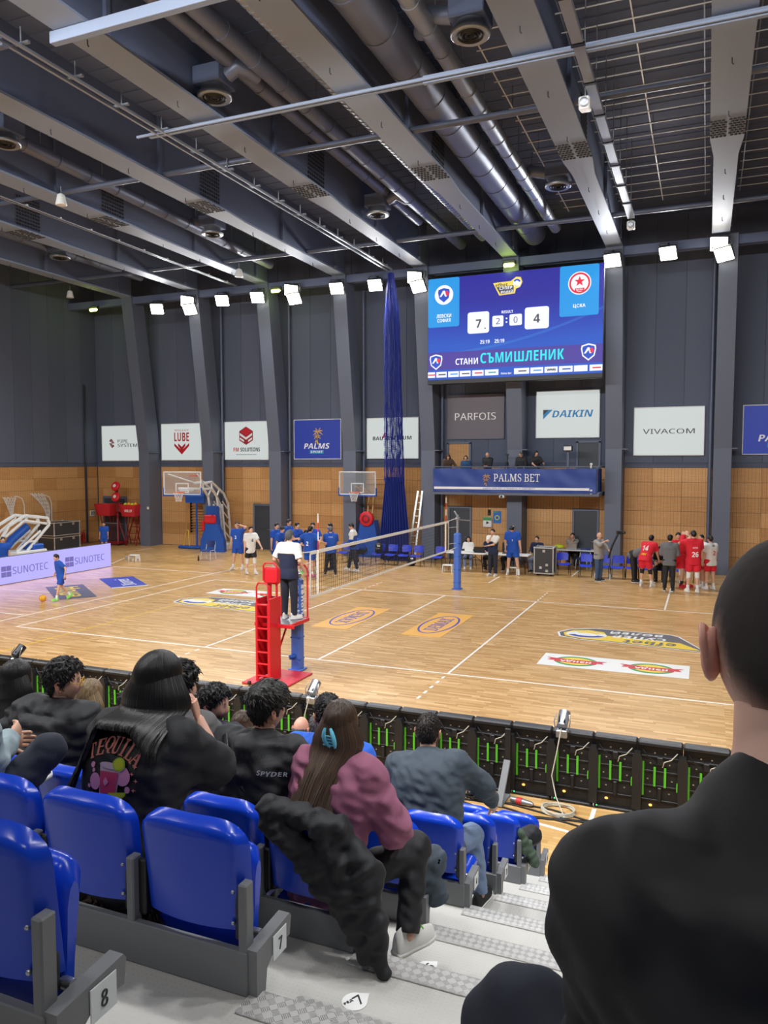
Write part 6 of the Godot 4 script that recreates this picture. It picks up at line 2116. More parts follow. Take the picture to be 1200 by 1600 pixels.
func people_far() -> void:
	var hud := "players in the blue huddle"
	person("boy in royal blue kit running with the ball before the lilac board", "", Vector3(-10.85, 0, 1.1), -28, kit({"h": 1.5, "lean": 12.0, "lf": Vector3(0.08, 0.085, 0.22), "rf": Vector3(-0.1, 0.2, -0.34), "rpitch": 0.7, "lh": Vector3(0.4, 1.02, -0.02), "rh": Vector3(-0.4, 1.0, 0.1), "shoe": "cloth_lime", "sole": "cloth_lime", "limb": 0.95, "hs": 1.08, "head": Vector3(10, 14, 0), "prints": [num("8", 1.1, 0.09, false)]}))
	person("boy in blue kit standing at the far end of the lilac board", "", Vector3(-19.2, 0, -9.9), 35, kit({"h": 1.48, "limb": 0.95, "hs": 1.08, "lh": Vector3(0.24, 0.84, 0.1)}))
	person("boy in blue cut by the left edge behind the lilac board", "", Vector3(-16.25, 0, -1.45), 60, kit({"h": 1.6, "hs": 1.06, "lh": Vector3(0.26, 0.8, 0.14)}))
	person("blue player number 3 raising a hand to his brow", "", Vector3(-9.72, 0, -7.15), 4, kit({"lh": Vector3(0.16, 1.7, 0.14), "lpole": Vector3(1, 0.1, 0.1), "rh": Vector3(-0.29, 0.86, 0.05), "rf": Vector3(-0.17, 0.085, 0.1), "lf": Vector3(0.17, 0.085, -0.05), "head": Vector3(-12, 0, 0), "hair_mat": "hair_mid", "prints": [num("3", 1.34, 0.13, false)]}))
	person("libero in white shirt and black shorts reaching one arm out", "", Vector3(-8.55, 0, -6.25), 55, kit({"h": 1.88, "lh": Vector3(0.3, 0.95, 0.42), "rh": Vector3(-0.25, 0.88, 0.02), "kneepad": "cloth_white", "lf": Vector3(0.12, 0.085, 0.16), "rf": Vector3(-0.12, 0.085, -0.14), "skin": Color8(224, 178, 152), "prints": [num("4", 1.34, 0.13, false, "ink_dark")]}, "cloth_white", "cloth_black"))
	person("blue player number 2 with his back turned, arms round his neighbours", hud, Vector3(-6.02, 0, -6.38), 178, kit({"h": 1.96, "lh": Vector3(0.5, 1.32, 0.24), "rh": Vector3(-0.46, 1.2, 0.26), "shoe": "cloth_pink", "sole": "cloth_denim", "lean": 6.0, "prints": [num("2", 1.3, 0.16)]}))
	person("tall blue player facing the camera across the huddle", hud, Vector3(-6.66, 0, -7.9), 8, kit({"h": 1.98, "lh": Vector3(0.35, 1.1, 0.3), "rh": Vector3(-0.1, 1.15, 0.32), "head": Vector3(15, 6, 0), "prints": [num("9", 1.3, 0.14, false)]}))
	person("blue player facing right on the far side of the huddle", hud, Vector3(-7.32, 0, -7.7), 78, kit({"h": 1.96, "rh": Vector3(-0.2, 1.25, 0.36), "lh": Vector3(0.3, 1.2, 0.36)}))
	person("shorter blue player bowed in the middle of the huddle", hud, Vector3(-6.75, 0, -6.9), 120, kit({"h": 1.82, "lean": 24.0, "head": Vector3(0, 25, 0), "lh": Vector3(0.25, 1.1, 0.4), "rh": Vector3(-0.3, 1.1, 0.3), "shoe": "cloth_lime"}))
	person("blue player half hidden behind the umpire, furthest left", hud, Vector3(-8.2, 0, -7.6), 70, kit({"h": 1.92, "hair_mat": "hair_black"}))
	person("second blue player half hidden behind the umpire, head lowered", hud, Vector3(-7.8, 0, -7.1), 92, kit({"h": 1.86, "lean": 14.0, "head": Vector3(0, 18, 0)}))
	person("dark haired player showing only his head above the umpire", hud, Vector3(-8.22, 0, -8.6), 85, kit({"h": 2.0, "hair_mat": "hair_black"}))
	person("coach in blue t-shirt and black trousers beside the huddle", "", Vector3(-5.5, 0, -7.14), -155, suit({"h": 1.9, "hair_mat": "hair_grey", "bulk": 1.1, "lh": Vector3(0.2, 1.05, 0.36), "rh": Vector3(-0.22, 1.06, 0.36), "lf": Vector3(0.2, 0.085, 0.05), "rf": Vector3(-0.17, 0.085, 0.0), "sole": "cloth_white", "prints": [{"text": "СОФИЯ", "w": 0.16, "h": 0.03, "y": 1.5, "mat": "ink_white", "name": "lettering"}]}, "cloth_royal", "cloth_black", 0.8))
	person("man in a face mask behind the blue shirted coach", "", Vector3(-6.1, 0, -8.4), -60, suit({"h": 1.92, "hair_mat": "hair_black", "extra": func(o, f): mask(o, f, "cloth_sky")}, "cloth_royal", "cloth_navy"))
	person("man in blue and white jacket looking down, white trainers", "", Vector3(-5.12, 0, -8.4), -72, suit({"h": 1.97, "head": Vector3(0, 22, 0), "shoe": "cloth_white", "lh": Vector3(0.2, 1.0, 0.24), "rh": Vector3(-0.2, 0.98, 0.2), "rf": Vector3(-0.12, 0.085, 0.2), "lf": Vector3(0.12, 0.085, -0.16), "yoke": "cloth_white"}, "cloth_royal", "cloth_ink"))
	person("man in blue sitting bent forward on a chair behind the net", "", Vector3(-5.72, 0, -10.75), -40, suit(sit({"h": 1.85, "lean": 40.0, "head": Vector3(0, 20, 0), "shoe": "cloth_white"}), "cloth_royal", "cloth_black"))
	person("umpire in white and navy polo standing on the red stand, seen from behind", "", Vector3(-0.03, 1.126, 5.72), 176, suit({"h": 1.84, "hair_mat": "hair_grey", "hair": {"top": 0.014, "side": 0.006}, "lh": Vector3(0.3, 1.02, 0.14), "rh": Vector3(-0.31, 0.98, 0.1), "shoe": "cloth_white", "cell": 0.018, "near": true, "wrinkle": 0.0, "lf": Vector3(0.11, 0.085, 0.02), "rf": Vector3(-0.11, 0.085, 0.03), "bulk": 1.04, "yoke": "cloth_white", "ltoe": Vector3(0.3, 0, 1), "rtoe": Vector3(-0.6, 0, 1)}, "cloth_navy", "cloth_ink", 0.85))

	person("long haired woman in black and white sitting at the officials' table", "", Vector3(-1.2, 0, -11.32), 10, suit(sit({"h": 1.68, "fem": true, "hair_mat": "hair_black", "hair": {"full": true, "long": {"n": 24, "len": 0.3}}, "shoe": "cloth_white", "yoke": "cloth_white"}), "cloth_black", "cloth_denim"))
	person("young man in a dark jacket sitting at the table beside the black chair", "", Vector3(-0.3, 0, -11.32), 5, suit(sit({"h": 1.78}), "cloth_navy", "cloth_black"))
	person("official in a dark suit and red tie sitting at the table", "", Vector3(0.5, 0, -11.32), -4, suit(sit({"h": 1.8, "hair_mat": "hair_grey", "hair": {"top": 0.006, "side": 0.006}, "lh": Vector3(0.05, 0.82, 0.42), "rh": Vector3(-0.05, 0.82, 0.42), "extra": tie}), "cloth_black", "cloth_black"))
	person("man with folded look sitting behind the upright flight case", "", Vector3(1.66, 0, -11.32), -10, suit(sit({"h": 1.84, "hair_mat": "hair_mid"}), "cloth_navy", "cloth_denim"))
	person("man in grey sitting by the wooden wall, hands at his mouth", "", Vector3(2.66, 0, -13.72), 5, suit(sit({"h": 1.8, "lean": 14.0, "lh": Vector3(0.05, 1.12, 0.3), "rh": Vector3(-0.05, 1.12, 0.3)}), "cloth_light", "cloth_black", 0.8))
	person("official in white polo and navy trousers holding his chin", "", Vector3(0.33, 0, -9.4), -12, suit({"h": 1.83, "hair_mat": "hair_mid", "rh": Vector3(-0.0, 1.52, 0.16), "rpole": Vector3(-0.6, -1, 0.2), "lh": Vector3(-0.12, 1.16, 0.26), "lpole": Vector3(0.8, -0.6, 0.1), "shoe": "cloth_white", "yoke": "cloth_white", "rf": Vector3(-0.13, 0.085, 0.0)}, "cloth_navy", "cloth_ink", 0.8))
	person("tall player in blue bending his head over the officials' table", "", Vector3(0.95, 0, -10.0), 8, kit({"h": 1.98, "lean": 8.0, "head": Vector3(-25, 55, 0), "lh": Vector3(0.3, 0.88, 0.12), "rh": Vector3(-0.24, 0.95, 0.14), "hair_mat": "hair_black", "lf": Vector3(0.22, 0.085, 0.05), "rf": Vector3(-0.16, 0.085, 0.0), "prints": [num("7", 1.36, 0.07, false)]}))
	person("man in a grey shirt and jeans holding a camera on a gimbal", "", Vector3(4.25, 0, -9.62), 62, suit({"h": 1.8, "hair": {"style": "bald"}, "bulk": 1.12, "rh": Vector3(-0.12, 1.52, 0.36), "lh": Vector3(0.12, 1.06, 0.44), "lean": -2.0, "rhand": [Vector3(0.3, 0.5, 1), Vector3(0.5, -1, 0), 1.2], "lhand": [Vector3(-0.3, 0.4, 1), Vector3(-1, 0, 0), 1.3]}, "cloth_light", "cloth_jean", 1.5))
	person("man in grey jacket bowed low over the red players' bench", "", Vector3(5.5, 0, -9.86), 78, suit({"h": 1.9, "lean": 74.0, "slump": 62.0, "hip": Vector3(0, 0.94, -0.08), "lh": Vector3(0.2, 0.72, 0.6), "rh": Vector3(-0.2, 0.7, 0.55), "sole": "cloth_white"}, "cloth_grey", "cloth_black"))
	person("red player number 14 bending forward with his back turned", "", Vector3(5.95, 0, -9.05), 158, kit({"h": 1.96, "lean": 42.0, "slump": 30.0, "hip": Vector3(0, 0.93, -0.1), "lh": Vector3(0.2, 0.6, 0.5), "rh": Vector3(-0.24, 0.62, 0.5), "kneepad": "cloth_black", "hair_mat": "hair_black", "lf": Vector3(0.17, 0.085, 0), "rf": Vector3(-0.17, 0.085, 0.04), "prints": [num("14", 1.36, 0.17), {"text": "ABV", "w": 0.18, "h": 0.07, "y": 1.16, "mat": "sticker_yellow", "lift": 0.02, "name": "lettering"}]}, "cloth_red", "cloth_red"))
	person("man in dark clothes sitting on the bench behind the grey coach", "", Vector3(6.4, 0, -10.5), -10, suit(sit({"h": 1.8, "lean": 30.0, "head": Vector3(0, 20, 0)}), "cloth_black", "cloth_black"))
	person("coach in grey jacket and black trousers with his back turned", "", Vector3(6.74, 0, -8.18), 176, suit({"h": 1.93, "hair_mat": "hair_black", "sole": "cloth_white", "lh": Vector3(0.16, 1.16, 0.3), "rh": Vector3(-0.16, 1.12, 0.3), "bulk": 1.05, "lf": Vector3(0.13, 0.085, 0), "yoke": "cloth_grey"}, "cloth_grey", "cloth_black"))
	person("red player facing left behind the grey coach's shoulder", "", Vector3(6.95, 0, -9.3), 30, kit({"h": 1.93, "kneepad": "cloth_white", "head": Vector3(-30, 5, 0)}, "cloth_red", "cloth_red"))
	person("tall red player number 26 raising a hand to his mouth", "", Vector3(7.49, 0, -8.25), 198, kit({"h": 2.1, "hair": {"top": 0.008, "side": 0.005}, "lh": Vector3(0.1, 1.52, 0.26), "lpole": Vector3(1, -0.6, -0.3), "rh": Vector3(-0.28, 0.9, 0.1), "kneepad": "cloth_white", "prints": [num("26", 1.3, 0.17), {"text": "ЦСКА", "w": 0.16, "h": 0.06, "y": 1.52, "mat": "ink_white", "lift": 0.02, "name": "lettering"}]}, "cloth_red", "cloth_red"))
	person("red player in dark kit wiping his face behind number 26", "", Vector3(7.2, 0, -9.3), 60, kit({"h": 2.0, "hair": {"style": "bald"}, "rh": Vector3(-0.05, 1.62, 0.2), "shoe": "cloth_red", "sole": "cloth_red", "sock": "cloth_black"}, "cloth_red", "cloth_red"))
	person("libero in white shirt and red shorts facing the tall red player", "", Vector3(7.76, 0, -9.6), -60, kit({"h": 1.86, "rh": Vector3(-0.2, 1.1, 0.4), "lh": Vector3(0.2, 1.15, 0.4), "hair": {"top": 0.006, "side": 0.004}}, "cloth_white", "cloth_red"))
	person("libero in white with a red number, arms hanging, beside the big shaved head", "", Vector3(8.03, 0, -9.1), 220, kit({"h": 1.86, "hair_mat": "hair_mid", "prints": [num("2", 1.28, 0.15, true, "ink_red"), {"text": "АВ", "w": 0.1, "h": 0.05, "y": 1.52, "mat": "ink_dark", "lift": 0.02, "name": "lettering"}]}, "cloth_white", "cloth_red"))

	person("woman with brown hair bowed over the balcony desk at the left end", "", Vector3(-2.6, 3.16, -12.8), 20, suit({"h": 1.64, "fem": true, "lean": 30.0, "head": Vector3(0, 30, 0), "hair_mat": "hair_brown", "hair": {"full": true, "long": {"n": 20, "len": 0.3}}, "lh": Vector3(0.4, 1.05, 0.4)}, "cloth_brown", "cloth_black"))
	person("man in blue suit jacket with headphones on the balcony", "", Vector3(-1.8, 3.16, -12.85), 5, suit({"h": 1.5, "hair": {"top": 0.005, "side": 0.008}, "extra": headphones, "yoke": ""}, "cloth_teal", "cloth_black"))
	person("bald man in black looking at his hands on the balcony", "", Vector3(-0.83, 3.16, -12.85), -4, suit({"h": 1.66, "hair": {"style": "bald"}, "head": Vector3(0, 26, 0), "lh": Vector3(0.06, 1.14, 0.3), "rh": Vector3(-0.08, 1.14, 0.3)}))
	person("grey haired man in black holding a phone on the balcony", "", Vector3(0.62, 3.16, -12.85), -10, suit({"h": 1.68, "hair_mat": "hair_grey", "head": Vector3(-15, 24, 0), "rh": Vector3(-0.12, 1.1, 0.32)}))
	person("camera operator in black with headphones at the balcony's camera", "", Vector3(1.22, 3.16, -12.85), 25, suit({"h": 1.7, "head": Vector3(20, 12, 0), "lh": Vector3(0.28, 1.2, 0.36), "rh": Vector3(-0.1, 1.12, 0.4), "extra": headphones}, "cloth_black", "cloth_black", 0.8))
	gear()

func mask(o: Node3D, f: Fig, m: String) -> void:
	var b := MB.new()
	b.ell(f.J.H + f.J.hb * Vector3(0, -0.055, 0.07) * f.s, Vector3(0.05, 0.045, 0.045) * f.s, f.J.hb, 8, 12)
	part("face_mask", b, M[m], o)

func tie(o: Node3D, f: Fig) -> void:
	var b := MB.new()
	var n: Vector3 = f.J.N + (f.J.f * 0.09 - f.J.u * 0.05) * f.s
	var e: Vector3 = f.J.C + (f.J.f * 0.155 - f.J.u * 0.08) * f.s
	b.prism([Vector2(-0.07, 0.0), Vector2(0.07, 0.0), Vector2(0.0, -0.24)], 0.02, Transform3D(Basis.IDENTITY, (n + e) * 0.5 + Vector3(0, 0.12, 0.0)))
	part("shirt_front", b, M.cloth_white, o)
	b = MB.new()
	b.bar(n + f.J.f * 0.03, e + f.J.f * 0.03, 0.05, 0.02, 0.004)
	part("tie", b, M.cloth_red, o)

func headphones(o: Node3D, f: Fig) -> void:
	var b := MB.new()
	var pts := []
	for i in 9:
		var a := PI * i / 8.0
		pts.append(f.J.H + f.J.hb * (Vector3(cos(a) * 0.1, sin(a) * 0.145 - 0.01, 0.0)) * f.s)
	b.tube(pts, 0.012, 6)
	part("headband", b, M.black_plastic, o)
	for sd in [-1.0, 1.0]:
		b = MB.new()
		b.ell(f.J.H + f.J.hb * Vector3(sd * 0.095, -0.015, 0) * f.s, Vector3(0.025, 0.045, 0.04), f.J.hb, 6, 10)
		part("ear_cup", b, M.black_plastic, o)

func gear() -> void:
	var o := thing("camera_gimbal", "camera on a long black gimbal arm held by the man in grey", "camera", Vector3(4.62, 1.1, -9.32), 0.0)
	var b := MB.new()
	b.tube([Vector3(0, -0.2, 0), Vector3(0.12, 0.25, -0.05), Vector3(0.3, 0.66, -0.1)], 0.035, 8)
	part("arm", b, M.black_metal, o)
	b = MB.new()
	b.box(Vector3(0.36, 0.74, -0.1), Vector3(0.2, 0.14, 0.12), spin(20), 0.02)
	part("camera_body", b, M.black_plastic, o)
	b = MB.new()
	b.tube([Vector3(0.45, 0.74, -0.1), Vector3(0.57, 0.74, -0.08)], 0.045, 12)
	part("lens", b, M.black_metal, o)
	o = thing("video_camera", "shoulder video camera on the balcony in front of its operator", "camera", Vector3(1.42, 4.3, -12.42))
	b = MB.new()
	b.box(Vector3(0, 0.08, 0), Vector3(0.14, 0.18, 0.36), spin(25), 0.03)
	part("camera_body", b, M.black_plastic, o)
	b = MB.new()
	b.tube([Vector3(0.06, 0.1, 0.16), Vector3(0.12, 0.1, 0.3)], [0.05, 0.065], 12)
	part("lens", b, M.black_metal, o)
	b = MB.new()
	b.tube([Vector3(0, 0.17, -0.08), Vector3(0, 0.25, 0.0), Vector3(0.05, 0.17, 0.1)], 0.014, 6)
	part("handle", b, M.black_plastic, o)
	b = MB.new()
	for i in 3:
		var a := TAU * i / 3
		b.tube([Vector3(0, -0.02, 0), Vector3(cos(a) * 0.3, -1.13, sin(a) * 0.3)], 0.018, 6)
	part("tripod", b, M.black_metal, o)
func fan(over: Dictionary, top: String, bottom := "cloth_black") -> Dictionary:

	var d := {"near": true, "h": 1.78, "hip": Vector3(0, 0.58, 0), "lean": 14.0, "slump": 8.0, "lf": Vector3(0.14, 0.085, 0.36), "rf": Vector3(-0.14, 0.085, 0.36), "lh": Vector3(0.16, 0.76, 0.36), "rh": Vector3(-0.16, 0.76, 0.36), "top": {"mat": top, "loose": 0.03, "sleeve": 1.95, "hem": 0.06, "name": "jacket"}, "bottom": {"mat": bottom, "loose": 0.016, "leg": 1.97}, "hair_mat": "hair_dark", "hair": {"top": 0.02, "side": 0.009, "amp": 0.006}, "shoe": "cloth_black", "cell": 0.0115, "wrinkle": 0.005, "legs": true}
	d.merge(over, true)
	return d

func row_at(x: float, k: int, back := 0.22) -> Vector3:
	return Vector3(x, ty(k - 1), zb(k) - back)

func people_near() -> void:
	person("man with a shaved head and black t-shirt filling the right edge", "", Vector3(7.905, ty(8) - 0.06, 18.8), 180, fan({"h": 1.92, "lean": 33.0, "slump": 26.0, "bulk": 0.74, "cell": 0.008, "wrinkle": 0.004, "hip": Vector3(0, 0.56, 0), "head": Vector3(8, -6, 0), "hair_mat": "hair_buzz", "hair": {"top": 0.004, "side": 0.0025, "amp": 0.0008, "freq": 60.0}, "shrug": -0.075, "lf": Vector3(0.3, 0.235, 0.3), "lpitch": 0.5, "lknee": Vector3(0.3, 1, 0.7), "lh": Vector3(0.16, 0.5, 0.5), "lpole": Vector3(0.2, -0.3, -1), "rh": Vector3(-0.1, 0.7, 0.6), "skin": Color8(240, 194, 174), "top": {"crew": true, "mat": "cloth_tee", "loose": 0.02, "sleeve": 0.95, "flare": 0.9, "hem": 0.06, "name": "t_shirt"}}, "cloth_tee", "cloth_ink"))
	person("woman in a mauve sweatshirt with long brown hair and a blue claw clip", "", row_at(6.19, 6), 180, fan({"h": 1.72, "fem": true, "lean": 10.0, "slump": 8.0, "cell": 0.009, "wrinkle": 0.006, "head": Vector3(12, 4, 0), "hair_mat": "hair_brown", "hair": {"style": "straight", "top": 0.022, "side": 0.016, "amp": 0.002, "full": true, "long": {"n": 60, "len": 0.44, "arc": 1.35, "spread": 0.95, "shift": 0.06, "off": 0.2, "left": 0.08}}, "rf": Vector3(-0.36, 0.265, 0.14), "rknee": Vector3(-0.5, 0.4, 1), "rh": Vector3(-0.22, 0.72, 0.3), "lh": Vector3(0.1, 0.76, 0.32), "rpole": Vector3(-0.9, -0.6, -0.7), "shoe": "cloth_white", "rtoe": Vector3(-0.5, 0, 1), "lace": "cloth_lime", "top": {"crew": true, "mat": "cloth_mauve", "loose": 0.038, "sleeve": 1.9, "hem": 0.08, "name": "sweatshirt"}, "extra": claw_clip}, "cloth_mauve"))
	person("man in a black hooded jacket with grey streaked hair", "", row_at(5.74, 6), 180, fan({"h": 1.76, "lean": 16.0, "bulk": 1.1, "wrinkle": 0.006, "head": Vector3(-28, 6, 0), "hair_mat": "hair_streak", "hair": {"top": 0.042, "side": 0.012, "amp": 0.006, "quiff": 0.25}, "top": {"mat": "cloth_black", "loose": 0.045, "sleeve": 1.95, "hood": true, "name": "hooded_jacket"}, "prints": [{"text": "SPYDER", "w": 0.13, "h": 0.022, "x": 0.17, "y": 1.02, "mat": "ink_white", "turn": -0.15, "name": "lettering"}], "extra": strap}, "cloth_black"))
	person("woman with long black hair in a black t-shirt printed with a pink drink", "", row_at(5.72, 7, 0.2), 180, fan({"h": 1.76, "fem": true, "lean": 20.0, "slump": 12.0, "bulk": 1.12, "cell": 0.009, "wrinkle": 0.005, "head": Vector3(-6, 8, 0), "hair_mat": "hair_black", "hair": {"style": "straight", "top": 0.028, "side": 0.024, "amp": 0.001, "full": true, "long": {"n": 40, "len": 0.055, "arc": 2.0, "spread": 1.4, "off": 0.2, "shift": 0.0, "wave": 0.002, "left": 0.3, "right": 0.1}}, "rh": Vector3(-0.075, 1.06, 0.4), "rpole": Vector3(-0.6, -1, 0.3), "rhand": [Vector3(0.2, 1, -0.1), Vector3(0.8, 0, -0.4), 0.9], "lh": Vector3(0.0, 0.86, 0.34), "top": {"mat": "cloth_tee", "loose": 0.034, "sleeve": 0.95, "flare": 1.5, "hem": 0.08, "name": "t_shirt"}, "prints": tequila(), "skin": Color8(222, 170, 146)}, "cloth_tee"))
	person("man in a grey hooded puffer jacket with thick black hair, turned right", "", row_at(5.2, 6), 180, fan({"h": 1.82, "lean": 10.0, "head": Vector3(-32, 6, 0), "hair_mat": "hair_black", "hair": {"top": 0.045, "side": 0.018, "amp": 0.012, "freq": 34.0}, "top": {"mat": "cloth_gull", "loose": 0.055, "sleeve": 1.95, "hood": true, "puff": 0.012, "pitch": 0.075, "collar": 0.03, "name": "puffer_jacket"}}, "cloth_gull"))
	person("bearded young man in profile with curly black hair", "", row_at(4.82, 5), 180, fan({"h": 1.8, "lean": 14.0, "head": Vector3(-82, 8, 0), "beard": 0.75, "hair_mat": "hair_black", "hair": {"top": 0.034, "side": 0.012, "amp": 0.014, "freq": 46.0}, "skin": Color8(216, 166, 138), "top": {"mat": "cloth_ink", "loose": 0.05, "sleeve": 1.95, "puff": 0.01, "pitch": 0.07, "collar": 0.05, "name": "jacket"}}, "cloth_ink"))
	person("man with glasses in a black puffer jacket at the left", "", row_at(4.42, 6), 180, fan({"h": 1.76, "lean": 8.0, "head": Vector3(-58, 4, 0), "hair_mat": "hair_dark", "hair": {"top": 0.036, "side": 0.014, "amp": 0.01}, "top": {"mat": "cloth_puffer", "loose": 0.06, "sleeve": 1.95, "puff": 0.014, "pitch": 0.08, "collar": 0.05, "name": "puffer_jacket"}, "extra": glasses}, "cloth_puffer"))
	person("woman with long black hair cut by the left edge of the view", "", row_at(4.02, 6), 180, fan({"h": 1.7, "fem": true, "hair_mat": "hair_black", "hair": {"style": "straight", "top": 0.024, "side": 0.018, "amp": 0.001, "full": true, "long": {"n": 90, "len": 0.42, "arc": 1.7, "off": 0.185, "wave": 0.002}}, "top": {"mat": "cloth_puffer", "loose": 0.045, "sleeve": 1.95, "puff": 0.008, "name": "jacket"}}, "cloth_puffer"))
	person("seated person in navy trousers with a leg crossed high, pale sleeve", "", row_at(4.76, 7, 0.2), 180, fan({"h": 1.8, "lean": -4.0, "slump": -4.0, "lf": Vector3(0.1, 0.085, 0.42), "rf": Vector3(0.08, 0.62, 0.42), "rknee": Vector3(-1, 0.9, 0.3), "rh": Vector3(-0.02, 0.85, 0.3), "lh": Vector3(0.1, 0.8, 0.36), "top": {"mat": "cloth_fog", "loose": 0.03, "sleeve": 1.95, "name": "sweater"}}, "cloth_fog", "cloth_ink"))
	person("person with long blond hair beyond the man with glasses", "", row_at(3.78, 5), 180, fan({"h": 1.7, "fem": true, "hair_mat": "hair_blond", "hair": {"style": "straight", "top": 0.02, "side": 0.018, "full": true, "long": {"n": 60, "len": 0.4, "arc": 1.6, "wave": 0.012}}, "top": {"mat": "cloth_light", "loose": 0.03, "sleeve": 1.95, "name": "sweater"}}, "cloth_light"))
	person("person in a dark blue jacket half hidden by the woman's black hair", "", row_at(4.1, 5), 180, fan({"h": 1.66, "lean": 22.0, "hair_mat": "hair_dark", "rh": Vector3(-0.3, 0.9, 0.3), "top": {"mat": "cloth_teal", "loose": 0.04, "sleeve": 1.95, "name": "jacket"}}, "cloth_teal"))
	person("dark haired man in a bright blue shirt beyond the mauve sweatshirt", "", row_at(5.72, 5), 180, fan({"h": 1.86, "lean": 6.0, "bulk": 1.2, "beard": 0.7, "head": Vector3(42, 4, 0), "hair": {"top": 0.014, "side": 0.006}, "top": {"crew": true, "mat": "cloth_sky", "loose": 0.03, "sleeve": 0.9, "name": "t_shirt"}}, "cloth_sky", "cloth_jean"))
	person("bald man in a lilac padded jacket in the front rows", "", row_at(4.1, 2), 180, fan({"h": 1.8, "lean": 10.0, "hair_mat": "hair_grey", "hair": {"top": 0.004, "side": 0.004, "crown": 0.1}, "skin": Color8(216, 158, 134), "top": {"mat": "cloth_lilac", "loose": 0.05, "sleeve": 1.95, "puff": 0.01, "name": "padded_jacket"}, "yoke": "cloth_slate"}, "cloth_lilac", "cloth_jean"))
	person("man with thick grey hair right of the bald man", "", row_at(4.76, 3), 180, fan({"h": 1.82, "lean": 10.0, "hair_mat": "hair_grey", "hair": {"top": 0.022, "side": 0.014, "amp": 0.008}, "skin": Color8(214, 156, 134), "top": {"mat": "cloth_slate", "loose": 0.03, "sleeve": 1.95, "name": "sweater"}}, "cloth_slate"))
	person("broad man in a slate grey sweater and jeans leaning forward", "", row_at(6.1, 4), 180, fan({"h": 1.88, "lean": 22.0, "side": 10.0, "slump": 14.0, "bulk": 1.3, "cell": 0.01, "wrinkle": 0.004, "hair_mat": "hair_mid", "hair": {"top": 0.012, "side": 0.006}, "head": Vector3(2, 4, 0), "rh": Vector3(-0.3, 0.72, 0.5), "rpole": Vector3(-1, 0.1, -0.4), "rf": Vector3(-0.24, 0.085, 0.4), "top": {"mat": "cloth_slate", "loose": 0.03, "sleeve": 1.95, "collar": 0.045, "hem": 0.07, "name": "sweater"}}, "cloth_slate", "cloth_denim"))
	person("person with loose brown hair between the bearded and streaked haired men", "", row_at(4.5, 4), 180, fan({"h": 1.66, "fem": true, "hair_mat": "hair_brown", "hair": {"style": "straight", "top": 0.018, "side": 0.016, "full": true, "long": {"n": 50, "len": 0.32}}, "top": {"mat": "cloth_olive", "loose": 0.035, "sleeve": 1.95, "name": "jacket"}}, "cloth_olive"))

func claw_clip(o: Node3D, f: Fig) -> void:
	var m := mat("clip_blue", rgb(110, 200, 225), 0.25)
	var c: Vector3 = f.J.H + f.J.hb * Vector3(0.02, -0.02, -0.145) * f.s
	for sd in [-1.0, 1.0]:
		var b := MB.new()
		var pts := []
		for i in 6:
			var t := i / 5.0
			pts.append(c + Vector3(sd * (0.014 + 0.012 * sin(PI * t)) - 0.012 * t * 2.0, 0.05 - t * 0.09, -0.012 - 0.014 * sin(PI * t)))
		b.tube(pts, [0.007, 0.011, 0.012, 0.012, 0.011, 0.006], 8, true, 0.6)
		part("clip_jaw", b, m, o)
	var b := MB.new()
	for i in 4:
		b.tube([c + Vector3(-0.03, 0.012 - i * 0.014, -0.014), c + Vector3(0.024, 0.012 - i * 0.014, -0.014)], 0.004, 5)
	part("clip_teeth", b, m, o)

func strap(o: Node3D, f: Fig) -> void:
	var b := MB.new()
	var pts := []
	for i in 8:
		var t := i / 7.0
		pts.append((f.J.Sl.lerp(f.J.N, 0.25) + f.J.u * 0.05 * f.s).lerp(f.J.W - f.J.x * 0.15 * f.s, t) - f.J.f * (0.12 + 0.075 * sin(PI * minf(t * 1.2, 1.0))) * f.s)
	b.tube(pts, 0.02, 6, true, 0.25, Vector3.BACK)
	part("bag_strap", b, M.black_plastic, o)
	b = MB.new()
	b.box(pts[3] - f.J.f * 0.008, Vector3(0.05, 0.03, 0.014), spin(40, Vector3.BACK), 0.004)
	part("strap_buckle", b, M.led_frame, o)

func glasses(o: Node3D, f: Fig) -> void:
	var b := MB.new()
	for sd in [-1.0, 1.0]:
		var pts := []
		for i in 15:
			var a := TAU * i / 14
			pts.append(f.J.H + f.J.hb * Vector3(sd * 0.034 + cos(a) * 0.025, 0.008 + sin(a) * 0.02, 0.103) * f.s)
		b.tube(pts, 0.0022, 5, false)
		b.tube([f.J.H + f.J.hb * Vector3(sd * 0.06, 0.012, 0.1) * f.s, f.J.H + f.J.hb * Vector3(sd * 0.082, 0.012, 0.0) * f.s], 0.002, 5)
	part("glasses", b, M.ink_gold, o)

